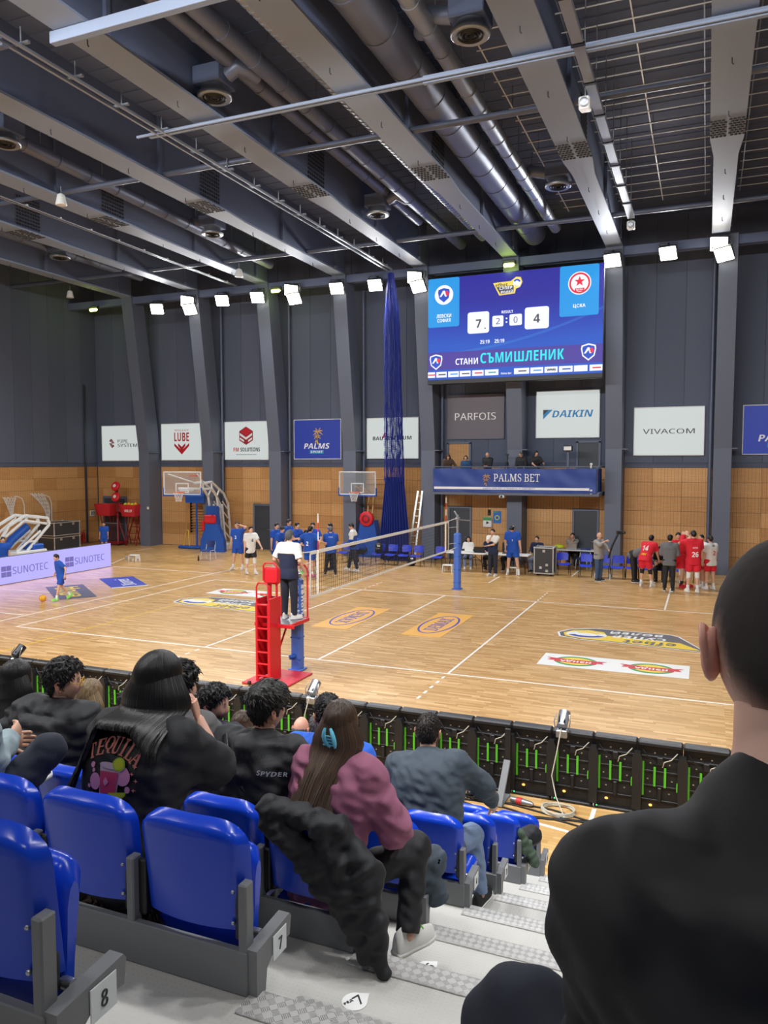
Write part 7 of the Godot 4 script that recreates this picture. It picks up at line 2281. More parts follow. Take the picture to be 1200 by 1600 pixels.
func tequila() -> Array:
	mat("print_coral", rgb(222, 136, 116), 0.7)
	mat("print_pink", rgb(214, 70, 110), 0.6)
	mat("print_rose", rgb(238, 160, 196), 0.6)
	mat("print_lime", rgb(170, 204, 60), 0.6)
	mat("print_ice", rgb(216, 190, 204), 0.5)
	var o := []
	var w := "TEQUILA"
	var y0 := 0.735
	for i in 7:
		var a := (i - 3.0) * -0.155
		o.append({"text": w[i], "kind": "serifbold", "w": 0.022 if w[i] == "I" else (0.04 if w[i] in ["U", "Q", "A"] else 0.034), "h": 0.052, "x": -sin(a) * 0.28 * 0.85, "y": y0 + 0.035 + cos(a) * 0.29, "turn": a * 0.9, "mat": "print_coral", "name": "lettering"})
	var blob := func(x: float, y: float, rx: float, ry: float, m: String, k := 18, l := 0.006) -> void:
		o.append({"poly": ring2(0, 0, rx, ry, k), "x": x, "y": y0 + y, "mat": m, "lift": l})
	blob.call(0.07, 0.215, 0.042, 0.05, "print_rose")
	blob.call(-0.075, 0.17, 0.03, 0.045, "print_rose")
	for q in [[-0.1, 0.25, 0.012], [-0.09, 0.225, 0.008], [0.1, 0.15, 0.014], [-0.11, 0.14, 0.009], [-0.09, 0.1, 0.008]]:
		blob.call(q[0], q[1], q[2], q[2] * 1.3, "print_rose", 10)
	o.append({"poly": [Vector2(-0.058, 0.085), Vector2(0.058, 0.085), Vector2(0.045, -0.085), Vector2(-0.045, -0.085)], "x": 0.0, "y": y0 + 0.18, "mat": "print_ice", "lift": 0.008})
	o.append({"poly": [Vector2(-0.05, 0.05), Vector2(0.05, 0.05), Vector2(0.039, -0.062), Vector2(-0.039, -0.062)], "x": 0.0, "y": y0 + 0.18, "mat": "print_pink", "lift": 0.01})
	o.append({"poly": [Vector2(-0.012, 0.0), Vector2(0.0, 0.024), Vector2(0.016, 0.0), Vector2(0.0, -0.022)], "x": -0.012, "y": y0 + 0.18, "mat": "print_rose", "lift": 0.012})
	blob.call(0.0, 0.262, 0.06, 0.016, "print_ice", 18, 0.009)
	blob.call(0.0, 0.085, 0.075, 0.008, "print_ice", 18, 0.009)
	blob.call(0.05, 0.275, 0.034, 0.034, "print_lime", 20, 0.012)
	blob.call(0.05, 0.275, 0.026, 0.026, "lime_ball", 20, 0.013)
	o.append({"poly": ring2(0, 0, 0.046, 0.036, 14, PI, TAU), "x": 0.055, "y": y0 + 0.135, "turn": 0.12, "mat": "print_lime", "lift": 0.013})
	o.append({"poly": ring2(0, 0, 0.036, 0.026, 14, PI, TAU), "x": 0.055, "y": y0 + 0.133, "turn": 0.12, "mat": "lime_ball", "lift": 0.014})
	for q in [[0.13, 0.27], [0.14, 0.2], [0.12, 0.235], [0.13, 0.15]]:
		o.append({"poly": [Vector2(0, 0.012), Vector2(0.003, 0.003), Vector2(0.012, 0), Vector2(0.003, -0.003), Vector2(0, -0.012), Vector2(-0.003, -0.003), Vector2(-0.012, 0), Vector2(-0.003, 0.003)], "x": q[0], "y": y0 + q[1], "mat": "print_coral"})
	for q in o:
		if not q.has("text"):
			q.x = q.x * 0.85
			q.y = y0 + 0.2 + (q.y - y0 - 0.18) * 0.72
			for i in q.poly.size():
				q.poly[i] = q.poly[i] * Vector2(0.85, 0.72)
	o.append({"text": "Social Club", "kind": "serifitalic", "w": 0.2, "h": 0.045, "x": 0.01, "y": y0 + 0.1, "turn": 0.06, "mat": "print_pink", "name": "lettering"})
	return o
# ---------------------------------------------------------------- people
# A figure is laid out as joints, each bone a tapered capsule; the distance field of all bones, joined with a smooth minimum,
# is meshed as surface nets. Clothes are meshed the same way from the bones they cover, a little thicker.
class Fig:
	var S: Dictionary
	var J := {}
	var parts := []          # [name, MB, material name]
	var s := 1.0
	var nz: FastNoiseLite

	func dirv(a: float, side: float) -> Vector3:
		return (Basis(Vector3.BACK, -side) * Vector3(0, cos(a), sin(a)))

	func ik(a: Vector3, t: Vector3, l1: float, l2: float, pole: Vector3) -> Array:
		var d := t - a
		var ln := clampf(d.length(), absf(l1 - l2) + 0.02, (l1 + l2) * 0.999)
		var u := d.normalized()
		var q := (l1 * l1 - l2 * l2 + ln * ln) / (2.0 * ln)
		var hh := sqrt(maxf(0.0, l1 * l1 - q * q))
		var p := pole - u * pole.dot(u)
		p = p.normalized() if p.length() > 0.001 else Vector3.RIGHT
		return [a + u * q + p * hh, a + u * ln]

	func joints() -> void:
		s = S.get("h", 1.8) / 1.8
		var lean: float = deg_to_rad(S.get("lean", 3.0))
		var side: float = deg_to_rad(S.get("side", 0.0))
		var tw: float = deg_to_rad(S.get("twist", 0.0))
		var fem: bool = S.get("fem", false)
		var bw: float = S.get("bulk", 1.0)
		var P: Vector3 = S.get("hip", Vector3(0, 0.95, 0))
		var low: float = deg_to_rad(S.get("slump", S.get("lean", 3.0) * 0.6))
		var u0 := dirv(low, side * 0.6)
		var u := dirv(lean, side)
		var W := P + u0 * 0.15
		var C := W + (u0 + u).normalized() * 0.245
		var N := C + dirv(lean * 1.12, side) * 0.18
		var xs := Basis(u, tw) * Vector3(cos(side), -sin(side), 0)
		var sw: float = (0.165 if fem else 0.185) * lerpf(1.0, bw, 0.6)
		var sh: float = S.get("shrug", 0.0)
		var fwd := xs.cross(u)
		var Sl: Vector3 = C + u * (0.115 + sh) + xs * sw + fwd * S.get("rollf", 0.0)
		var Sr: Vector3 = C + u * (0.115 + sh) - xs * sw + fwd * S.get("rollf", 0.0)
		var hd: Vector3 = S.get("head", Vector3.ZERO)      # yaw, pitch (down +), roll in degrees
		var hb := Basis(Vector3.UP, tw + deg_to_rad(hd.x)) * Basis(Vector3.RIGHT, deg_to_rad(hd.y)) * Basis(Vector3.BACK, deg_to_rad(hd.z))
		var nd := dirv(lean * 0.55 + deg_to_rad(hd.y) * 0.4, side * 0.6)
		var H: Vector3 = N + nd * 0.125 + hb * Vector3(0, 0.02, 0.02)
		var lh: Vector3 = S.get("lh", Vector3(0.27, 0.86, 0.06))
		var rh: Vector3 = S.get("rh", Vector3(-0.27, 0.86, 0.06))
		var al := ik(Sl, lh, 0.29, 0.255, S.get("lpole", Vector3(0.5, -0.4, -1)))
		var ar := ik(Sr, rh, 0.29, 0.255, S.get("rpole", Vector3(-0.5, -0.4, -1)))
		var hw := 0.095
		var Hl := P + Vector3(hw, -0.02, 0)
		var Hr := P + Vector3(-hw, -0.02, 0)
		var ll := ik(Hl, S.get("lf", Vector3(0.11, 0.085, 0.0)), 0.43, 0.41, S.get("lknee", Vector3(0.15, 0.1, 1)))
		var rl := ik(Hr, S.get("rf", Vector3(-0.11, 0.085, 0.0)), 0.43, 0.41, S.get("rknee", Vector3(-0.15, 0.1, 1)))
		J = {"P": P, "W": W, "C": C, "N": N, "H": H, "Sl": Sl, "Sr": Sr, "El": al[0], "Wl": al[1], "Er": ar[0], "Wr": ar[1], "Hl": Hl, "Hr": Hr, "Kl": ll[0], "Al": ll[1], "Kr": rl[0], "Ar": rl[1]}
		for k in J:
			J[k] *= s
		J.u = u; J.x = xs; J.hb = hb; J.u0 = u0; J.f = fwd


	func torso(e: float, k: float, hem: float, puff: float, pitch: float) -> Array:
		var fem: bool = S.get("fem", false)
		var bw: float = S.get("bulk", 1.0)
		var x: Vector3 = J.x
		var pv: Vector3 = J.u / (pitch * s)
		var o := []
		var px := Vector3(1, 0, 0)
		if hem != 0.0:
			var h: Vector3 = J.P - J.u0 * hem * s
			o.append([h + px * 0.062 * s, h - px * 0.062 * s, (0.115 * bw + e) * s, (0.115 * bw + e) * s, k, 0, pv, puff])
		o.append([J.P + px * 0.062 * s, J.P - px * 0.062 * s, (0.116 * bw + e) * s, (0.116 * bw + e) * s, k, 0, pv, puff])
		var wr := (0.098 if fem else 0.112) * bw
		o.append([J.W + x * 0.05 * s, J.W - x * 0.05 * s, (wr + e) * s, (wr + e) * s, k, 0, pv, puff])
		var m: Vector3 = (J.W + J.C) * 0.5
		o.append([m + x * 0.06 * s, m - x * 0.06 * s, (wr + 0.006 + e) * s, (wr + 0.006 + e) * s, k, 0, pv, puff])
		o.append([J.C + x * 0.075 * s, J.C - x * 0.075 * s, (0.118 * bw + e) * s, (0.118 * bw + e) * s, k, 0, pv, puff])
		var sd: Vector3 = J.u * -0.012 * s
		o.append([J.Sl + sd - x * 0.02 * s, J.Sr + sd + x * 0.02 * s, (0.066 + e * 0.8) * s, (0.066 + e * 0.8) * s, k, 0, pv, puff])
		o.append([J.N - J.u * 0.035 * s, J.Sl.lerp(J.N, 0.35) - J.u * 0.02 * s, (0.058 + e * 0.5) * s, (0.05 + e * 0.5) * s, k, 0, pv, 0.0])
		o.append([J.N - J.u * 0.035 * s, J.Sr.lerp(J.N, 0.35) - J.u * 0.02 * s, (0.058 + e * 0.5) * s, (0.05 + e * 0.5) * s, k, 0, pv, 0.0])
		return o

	func limb(a: Vector3, b: Vector3, ra: float, rb: float, k: float, t := 1.0, puff := 0.0, pitch := 0.1) -> Array:
		var e := a.lerp(b, t)
		return [a, e, ra * s, lerpf(ra, rb, t) * s, k, 1 if t < 1.0 else 0, (b - a).normalized() / (pitch * s), puff]

	func body_ops() -> Array:
		var k := 0.035 * s
		var o := torso(0.0, k, 0.0, 0.0, 1.0)
		o.append([J.N - J.u * 0.03 * s, J.H - J.hb.y * 0.03 * s, 0.058 * s, 0.052 * s, 0.03 * s, 0, Vector3.ZERO, 0.0])
		var thin: float = S.get("limb", 1.0)
		for q in ["l", "r"]:
			o.append(limb(J["S" + q], J["E" + q], 0.05 * thin, 0.041 * thin, k))
			o.append(limb(J["E" + q], J["W" + q], 0.042 * thin, 0.027 * thin, 0.02 * s))
			if S.get("legs", true):
				o.append(limb(J["H" + q], J["K" + q], 0.084 * thin, 0.056 * thin, k))
				o.append(limb(J["K" + q], J["A" + q], 0.056 * thin, 0.037 * thin, 0.02 * s))
				var c: Vector3 = J["K" + q].lerp(J["A" + q], 0.28)
				var back: Vector3 = (J["K" + q] - (J["H" + q] + J["A" + q]) * 0.5)
				back = -back.normalized() if back.length() > 0.01 else Vector3(0, 0, -1)
				o.append([c + back * 0.016 * s, J["K" + q].lerp(J["A" + q], 0.45) + back * 0.01 * s, 0.05 * thin * s, 0.042 * thin * s, 0.03 * s, 0, Vector3.ZERO, 0.0])
		return o

	func top_ops() -> Array:
		var t: Dictionary = S.top
		var e: float = t.get("loose", 0.016)
		var pf: float = t.get("puff", 0.0)
		var pitch: float = t.get("pitch", 0.09)
		var hem: float = t.get("hem", 0.08)
		var k := 0.05 * s
		var o := torso(e, k, hem, pf, pitch)
		o.append(["plane", J.P - J.u0 * (hem + 0.03) * s, -J.u0])
		var sl: float = t.get("sleeve", 0.62)     # 0 none, <1 upper arm, 1..2 into the forearm
		for q in ["l", "r"]:
			if sl <= 0.0:
				continue
			var up := minf(sl, 1.0)
			o.append(limb(J["S" + q], J["E" + q], 0.054 + e, 0.044 + e * t.get("flare", 1.2), k, up, pf, pitch))
			if sl > 1.0:
				var c := limb(J["E" + q], J["W" + q], 0.046 + e, 0.032 + e * 0.7, 0.03 * s, minf(sl - 1.0, 0.98), pf, pitch)
				o.append(c)
		if t.get("collar", 0.0) > 0.0:
			var c: float = t.collar
			o.append([J.N - J.u * 0.03 * s, J.N + J.u * c * s, 0.078 * s, 0.072 * s, 0.02 * s, 1, Vector3.ZERO, 0.0])
		if t.get("hood", false):
			for a in 9:
				var ang := PI * (0.08 + 0.84 * a / 8.0)
				var p0: Vector3 = J.N + (J.x * cos(ang) * 0.11 - J.f * sin(ang) * 0.11 - J.u * (0.02 + 0.05 * sin(ang))) * s
				var ang2 := PI * (0.08 + 0.84 * (a + 1) / 8.0)
				if a < 8:
					var p1: Vector3 = J.N + (J.x * cos(ang2) * 0.11 - J.f * sin(ang2) * 0.11 - J.u * (0.02 + 0.05 * sin(ang2))) * s
					o.append([p0, p1, 0.05 * s, 0.05 * s, 0.03 * s, 0, Vector3.ZERO, 0.0])
			o.append([J.N - J.f * 0.14 * s - J.u * 0.05 * s, J.N - J.f * 0.16 * s - J.u * 0.16 * s, 0.075 * s, 0.05 * s, 0.05 * s, 0, Vector3.ZERO, 0.0])
		return o

	func bottom_ops() -> Array:
		var t: Dictionary = S.bottom
		var e: float = t.get("loose", 0.016)
		var k := 0.04 * s
		var o := []
		var px := Vector3(1, 0, 0)
		var bw: float = S.get("bulk", 1.0)
		o.append([J.P + px * 0.062 * s + Vector3(0, 0.05 * s, 0), J.P - px * 0.062 * s + Vector3(0, 0.05 * s, 0), (0.112 * bw + e * 0.6) * s, (0.112 * bw + e * 0.6) * s, k, 0, Vector3.ZERO, 0.0])
		o.append([J.P + px * 0.062 * s, J.P - px * 0.062 * s, (0.117 * bw + e * 0.6) * s, (0.117 * bw + e * 0.6) * s, k, 0, Vector3.ZERO, 0.0])
		o.append(["plane", J.P + J.u0 * 0.13 * s, J.u0])
		var ln: float = t.get("leg", 2.0)
		for q in ["l", "r"]:
			o.append(limb(J["H" + q], J["K" + q], 0.088 + e, 0.06 + e * t.get("flare", 1.0), k, minf(ln, 1.0)))
			if ln > 1.0:
				o.append(limb(J["K" + q], J["A" + q], 0.06 + e, 0.045 + e * 0.8, 0.03 * s, minf(ln - 1.0, 0.97)))
		return o

	func net(ops: Array, h: float, mb: MB, wr := 0.0) -> void:
		var lo := Vector3(1e9, 1e9, 1e9)
		var hi := -lo
		for q in ops:
			if q[0] is String:
				continue
			var r := maxf(q[2], q[3]) + absf(q[7]) + h * 2.5 + wr
			for e in [q[0], q[1]]:
				lo = lo.min(e - Vector3(r, r, r))
				hi = hi.max(e + Vector3(r, r, r))
		var nx := int((hi.x - lo.x) / h) + 2
		var ny := int((hi.y - lo.y) / h) + 2
		var nzz := int((hi.z - lo.z) / h) + 2
		var f := PackedFloat32Array()
		f.resize(nx * ny * nzz)
		f.fill(1.0)
		var sy := nx
		var sz := nx * ny
		for q in ops:
			if q[0] is String:
				var o: Vector3 = q[1]
				var nn: Vector3 = q[2].normalized()
				for z in nzz:
					for y in ny:
						var at := z * sz + y * sy
						var bse := (lo + Vector3(0, y * h, z * h) - o).dot(nn)
						var st := nn.x * h
						for x in nx:
							if f[at + x] < 0.2:
								var d := bse + x * st
								if d > f[at + x]:
									f[at + x] = d
				continue
			var a: Vector3 = q[0]
			var b: Vector3 = q[1]
			var ra: float = q[2]
			var dr: float = q[3] - ra
			var k: float = q[4]
			var cut: bool = q[5] == 1
			var pv: Vector3 = q[6]
			var pa: float = q[7]
			var r := maxf(ra, ra + dr) + pa + k + h * 2.2 + wr
			var l0 := ((a.min(b) - Vector3(r, r, r) - lo) / h).floor()
			var l1 := ((a.max(b) + Vector3(r, r, r) - lo) / h).ceil()
			var ab := b - a
			var ll := maxf(ab.length_squared(), 1e-8)
			var inv := 1.0 / ll
			var lab := sqrt(ll)
			var x0 := maxi(0, int(l0.x)); var x1 := mini(nx - 1, int(l1.x))
			var y0 := maxi(0, int(l0.y)); var y1 := mini(ny - 1, int(l1.y))
			var z0 := maxi(0, int(l0.z)); var z1 := mini(nzz - 1, int(l1.z))
			var kq := 0.25 / k
			for z in range(z0, z1 + 1):
				for y in range(y0, y1 + 1):
					var at := z * sz + y * sy
					var p := Vector3(lo.x + x0 * h, lo.y + y * h, lo.z + z * h) - a
					for x in range(x0, x1 + 1):
						var tt := p.dot(ab) * inv
						var t := clampf(tt, 0.0, 1.0)
						var d := (p - ab * t).length() - ra - dr * t
						if pa > 0.0:
							d -= pa * absf(sin(PI * (p + a).dot(pv)))
						if cut and tt > 1.0:
							d = maxf(d, (tt - 1.0) * lab)
						var o := f[at + x]
						var m := k - absf(o - d)
						if m > 0.0:
							f[at + x] = minf(o, d) - m * m * kq
						elif d < o:
							f[at + x] = d
						p.x += h
		if wr > 0.0:
			for z in nzz:
				for y in ny:
					var at := z * sz + y * sy
					for x in nx:
						if absf(f[at + x]) < 0.05:
							var px := lo.x + x * h
							var py := lo.y + y * h
							var pz := lo.z + z * h
							f[at + x] += wr * 2.0 * nz.get_noise_3d(px * 150.0 + py * 150.0, py * 260.0 - px * 200.0, pz * 170.0)

		var id := PackedInt32Array()
		id.resize(nx * ny * nzz)
		id.fill(-1)
		var lim := h * 1.9 + wr
		var ofs := [0, 1, sy, sy + 1, sz, sz + 1, sz + sy, sz + sy + 1]
		var ed := [[0, 1], [2, 3], [4, 5], [6, 7], [0, 2], [1, 3], [4, 6], [5, 7], [0, 4], [1, 5], [2, 6], [3, 7]]
		var cor := [Vector3(0, 0, 0), Vector3(1, 0, 0), Vector3(0, 1, 0), Vector3(1, 1, 0), Vector3(0, 0, 1), Vector3(1, 0, 1), Vector3(0, 1, 1), Vector3(1, 1, 1)]
		var vv := PackedFloat32Array()
		vv.resize(8)
		for z in nzz - 1:
			for y in ny - 1:
				var at := z * sz + y * sy
				for x in nx - 1:
					var i := at + x
					if absf(f[i]) > lim:
						continue
					var mask := 0
					for c in 8:
						var fv := f[i + ofs[c]]
						vv[c] = fv
						if fv < 0.0:
							mask |= 1 << c
					if mask == 0 or mask == 255:
						continue
					var acc := Vector3.ZERO
					var cnt := 0
					for e in ed:
						var va := vv[e[0]]
						var vb := vv[e[1]]
						if (va < 0.0) != (vb < 0.0):
							acc += cor[e[0]].lerp(cor[e[1]], va / (va - vb))
							cnt += 1
					acc /= cnt
					var g := Vector3(vv[1] + vv[3] + vv[5] + vv[7] - vv[0] - vv[2] - vv[4] - vv[6], vv[2] + vv[3] + vv[6] + vv[7] - vv[0] - vv[1] - vv[4] - vv[5], vv[4] + vv[5] + vv[6] + vv[7] - vv[0] - vv[1] - vv[2] - vv[3])
					id[i] = mb.vtx(lo + (Vector3(x, y, z) + acc) * h, g.normalized(), Vector2(x * h + z * h * 0.5, y * h) * 4.0)
					var in0 := vv[0] < 0.0
					if x > 0 and y > 0 and z > 0:
						if in0 != (vv[1] < 0.0):
							quad(mb, id[i], id[i - sy], id[i - sy - sz], id[i - sz], in0)
						if in0 != (vv[2] < 0.0):
							quad(mb, id[i], id[i - sz], id[i - sz - 1], id[i - 1], in0)
						if in0 != (vv[4] < 0.0):
							quad(mb, id[i], id[i - 1], id[i - 1 - sy], id[i - sy], in0)

	func quad(mb: MB, a: int, b: int, c: int, d: int, flip: bool) -> void:
		if a < 0 or b < 0 or c < 0 or d < 0:
			return
		if flip:
			mb.ix.append_array(PackedInt32Array([a, c, b, a, d, c]))
		else:
			mb.ix.append_array(PackedInt32Array([a, b, c, a, c, d]))

	func g3(d: Vector3, c: Vector3, w: float) -> float:
		return exp(-d.distance_squared_to(c) / (w * w))

	func head_pt(d: Vector3) -> Vector3:
		var p := Vector3(d.x * 0.076, d.y * 0.118, d.z * 0.099)
		if d.y < 0.0:
			var k := -d.y
			p.x *= 1.0 - 0.3 * pow(k, 1.6)
			p.z *= (1.0 - 0.1 * k) if d.z > 0.0 else (1.0 - 0.42 * k)
		if d.z > 0.45:
			p.z *= 0.955
		var add := 0.0
		add += 0.017 * (g3(d, Vector3(0, -0.16, 0.98), 0.16)) + 0.008 * g3(d, Vector3(0, 0.06, 1.0), 0.13)
		add -= 0.007 * (g3(d, Vector3(0.36, 0.08, 0.92), 0.17) + g3(d, Vector3(-0.36, 0.08, 0.92), 0.17))
		add += 0.004 * (g3(d, Vector3(0.3, 0.27, 0.9), 0.16) + g3(d, Vector3(-0.3, 0.27, 0.9), 0.16))
		add += 0.005 * g3(d, Vector3(0, -0.46, 0.88), 0.14) + 0.009 * g3(d, Vector3(0, -0.8, 0.62), 0.22)
		add -= 0.003 * g3(d, Vector3(0, -0.62, 0.78), 0.1)
		add += 0.005 * (g3(d, Vector3(0.55, -0.15, 0.8), 0.25) + g3(d, Vector3(-0.55, -0.15, 0.8), 0.25))
		return p + d * add

	func hair_line(az: float) -> float:
		var kx := [0.0, 0.55, 0.95, 1.25, 1.5, 1.72, 2.1, 2.6, 3.2]
		var ky := [0.62, 0.58, 0.36, 0.1, -0.18, 0.02, -0.38, -0.62, -0.66]
		for i in 8:
			if az <= kx[i + 1]:
				return lerpf(ky[i], ky[i + 1], (az - kx[i]) / (kx[i + 1] - kx[i]))
		return -0.66

	func head(mb: MB, near: bool) -> void:
		var n := 34 if near else 16
		var m := 48 if near else 24
		var hs: float = S.get("hs", 1.0) * s
		var skin: Color = mb.col
		var hc: Color = S.get("hair_col", Color(0.05, 0.04, 0.035)).srgb_to_linear()
		var xf := Transform3D(J.hb.scaled(Vector3.ONE * hs), J.H)
		var beard: float = S.get("beard", 0.0)
		var buzz: bool = S.get("hair_mat", "") == "hair_buzz"
		var pts := []
		for i in n + 1:
			var th := PI * i / n
			var row := []
			for q in m:
				var a := TAU * q / m
				row.append(head_pt(Vector3(sin(th) * sin(a), cos(th), sin(th) * cos(a))))
			pts.append(row)
		var rows := []
		for i in n + 1:
			var row := []
			for q in m:
				var th := PI * i / n
				var a := TAU * q / m
				var d := Vector3(sin(th) * sin(a), cos(th), sin(th) * cos(a))
				var du: Vector3 = pts[i][(q + 1) % m] - pts[i][(q + m - 1) % m]
				var dv: Vector3 = pts[mini(i + 1, n)][q] - pts[maxi(i - 1, 0)][q]
				var nn := dv.cross(du)
				nn = nn.normalized() if nn.length() > 1e-9 else d
				if nn.dot(d) < 0.0:
					nn = -nn
				var c := skin
				var br := g3(d * Vector3(0.55, 1, 1), Vector3(0.19, 0.25, 0.9), 0.085) + g3(d * Vector3(0.55, 1, 1), Vector3(-0.19, 0.25, 0.9), 0.085)
				c = c.lerp(hc, clampf(br * 0.9, 0.0, 0.85))
				var ey := g3(d * Vector3(0.8, 1.2, 1), Vector3(0.27, 0.1, 0.92), 0.085) + g3(d * Vector3(0.8, 1.2, 1), Vector3(-0.27, 0.1, 0.92), 0.085)
				c = c.lerp(Color(0.03, 0.02, 0.02), clampf(ey * 0.8, 0.0, 0.75))
				c = c.lerp(Color(skin.r * 0.75, skin.g * 0.45, skin.b * 0.45), clampf(g3(d * Vector3(0.6, 1.3, 1), Vector3(0, -0.6, 0.86), 0.11), 0.0, 0.8))
				if buzz:
					var ln := hair_line(absf(atan2(d.x, d.z)))
					c = c.lerp(hc, smoothstep(ln - 0.16, ln + 0.3, d.y) * 0.8)
				if beard > 0.0:
					var bm := smoothstep(-0.2, -0.42, d.y) * smoothstep(-0.05, 0.2, d.z) * (1.0 - clampf(g3(d * Vector3(0.6, 1.3, 1), Vector3(0, -0.6, 0.86), 0.1) * 1.2, 0.0, 1.0))
					c = c.lerp(hc, bm * beard)
				mb.col = c
				row.append(mb.vtx(xf * pts[i][q], (J.hb * nn).normalized()))
			rows.append(row)
		for i in n:
			for q in m:
				var q2 := (q + 1) % m
				if i > 0:
					mb.face(rows[i][q], rows[i][q2], rows[i + 1][q])
				if i < n - 1:
					mb.face(rows[i][q2], rows[i + 1][q2], rows[i + 1][q])
		mb.col = skin
		for sd in [-1.0, 1.0]:
			var eb: Basis = J.hb * Basis(Vector3.UP, -0.45 * sd) * Basis(Vector3.RIGHT, -0.15)
			mb.col = Color(minf(skin.r * 1.05, 1.0), skin.g * 0.84, skin.b * 0.82)
			mb.ell(xf * Vector3(0.079 * sd, -0.012, -0.008), Vector3(0.011, 0.033, 0.021) * hs, eb, 8 if near else 5, 12 if near else 7)
			if near:
				mb.ell(xf * Vector3(0.078 * sd, -0.032, 0.002), Vector3(0.008, 0.012, 0.01) * hs, eb, 6, 8)
				mb.tube([xf * Vector3(0.084 * sd, 0.012, 0.008), xf * Vector3(0.091 * sd, 0.022, -0.012), xf * Vector3(0.092 * sd, 0.006, -0.028), xf * Vector3(0.086 * sd, -0.022, -0.02)], 0.004 * hs, 6)
		mb.col = skin

	func hair(near: bool) -> void:
		var hr: Dictionary = S.get("hair", {})
		if hr.get("style", "short") == "bald":
			return
		var mb := MB.new()
		var streak: bool = S.get("hair_mat", "") == "hair_streak"
		if streak:
			mb.col = Color(0.1, 0.1, 0.1)
		var buzz: bool = S.get("hair_mat", "") == "hair_buzz"
		var n := 40 if near else 14
		var m := 60 if near else 22
		var hs: float = S.get("hs", 1.0) * s
		var xf := Transform3D(J.hb.scaled(Vector3.ONE * hs), J.H)
		var top: float = hr.get("top", 0.02)
		var sid: float = hr.get("side", 0.008)
		var amp: float = hr.get("amp", 0.004)
		var fr: float = hr.get("freq", 28.0)
		var lift: float = hr.get("line", 0.0)
		var crown: float = hr.get("crown", 9.0)      # above this the scalp is bare
		var full: bool = hr.get("full", false)        # long hair: covers ears and nape
		var pts := []
		for i in n + 1:
			var th := PI * i / n
			var row := []
			for q in m:
				var a := TAU * q / m
				var d := Vector3(sin(th) * sin(a), cos(th), sin(th) * cos(a))
				var az := absf(atan2(d.x, d.z))
				var line := hair_line(az) + lift * smoothstep(1.2, 0.3, az)
				if full and az > 1.0:
					line = lerpf(line, -0.45, smoothstep(1.0, 1.35, az))
				var mk := smoothstep(line - 0.05, line + 0.09, d.y)
				if crown < 5.0:
					mk *= smoothstep(crown + 0.1, crown - 0.1, d.y + 0.15 * d.z)
				var th2 := lerpf(sid, top, smoothstep(0.05, 0.62, d.y + hr.get("quiff", 0.0) * maxf(0.0, d.z)))
				th2 += hr.get("quiff", 0.0) * 0.05 * smoothstep(0.3, 0.9, d.z) * smoothstep(0.3, 0.7, d.y)
				var nn := nz.get_noise_3d(d.x * fr * 3.0 + S.get("seed", 1) * 9.0, d.y * fr * (1.4 if hr.get("style", "") == "straight" else 3.0), d.z * fr * 3.0)
				var p := head_pt(d)
				row.append(p * (1.0 - 0.06 * (1.0 - mk)) + d * (th2 + amp * nn) * mk)
			pts.append(row)
		var rows := []
		for i in n + 1:
			var row := []
			for q in m:
				var du: Vector3 = pts[i][(q + 1) % m] - pts[i][(q + m - 1) % m]
				var dv: Vector3 = pts[mini(i + 1, n)][q] - pts[maxi(i - 1, 0)][q]
				var nn := dv.cross(du)
				var d: Vector3 = pts[i][q].normalized()
				nn = nn.normalized() if nn.length() > 1e-9 else d
				if nn.dot(d) < 0.0:
					nn = -nn
				if buzz:
					var a2 := TAU * q / m
					var d2 := Vector3(sin(PI * i / n) * sin(a2), cos(PI * i / n), sin(PI * i / n) * cos(a2))
					var l2 := hair_line(absf(atan2(d2.x, d2.z)))
					mb.col = S.get("skin", Color8(214, 166, 140)).srgb_to_linear().lerp(Color8(64, 58, 56).srgb_to_linear(), smoothstep(l2 - 0.08, l2 + 0.42, d2.y))
				row.append(mb.vtx(xf * pts[i][q], (J.hb * nn).normalized(), Vector2(q * 0.06, i * 0.06)))
			rows.append(row)
		for i in n:
			for q in m:
				var q2 := (q + 1) % m
				if i > 0:
					mb.face(rows[i][q], rows[i][q2], rows[i + 1][q])
				if i < n - 1:
					mb.face(rows[i][q2], rows[i + 1][q2], rows[i + 1][q])
		if near and not hr.has("long") and top > 0.008:
			var rng := RandomNumberGenerator.new()
			rng.seed = S.get("seed", 1)
			var wh := Vector3(0.1, 0.8, -0.6).normalized()
			for i in 1500:
				var d := Vector3(rng.randfn(), rng.randfn(), rng.randfn()).normalized()
				var line := hair_line(absf(atan2(d.x, d.z))) + lift * smoothstep(1.2, 0.3, absf(atan2(d.x, d.z)))
				if d.y < line + 0.03 or crown < 5.0 and d.y + 0.15 * d.z > crown - 0.05:
					continue
				var th2 := lerpf(sid, top, smoothstep(0.05, 0.62, d.y))
				var tg := (d * d.dot(wh) - wh).normalized()
				tg = (tg + Vector3(rng.randfn(), rng.randfn(), rng.randfn()) * hr.get("mess", 0.16)).normalized()
				var l := (0.012 + th2 * 0.5) * rng.randf_range(0.6, 1.2)
				var p := head_pt(d) + d * th2 * 0.85
				if streak:
					var g := pow(rng.randf(), 1.2) * smoothstep(0.1, 0.6, d.y)
					mb.col = Color(0.1, 0.1, 0.1).lerp(Color.WHITE, g)
				mb.tube([xf * (p - d * 0.004), xf * (p + (tg + d * 0.22) * l * 0.55), xf * (p + (tg + d * 0.02) * l)], [0.0042 * hs, 0.0035 * hs, 0.001], 4, false)
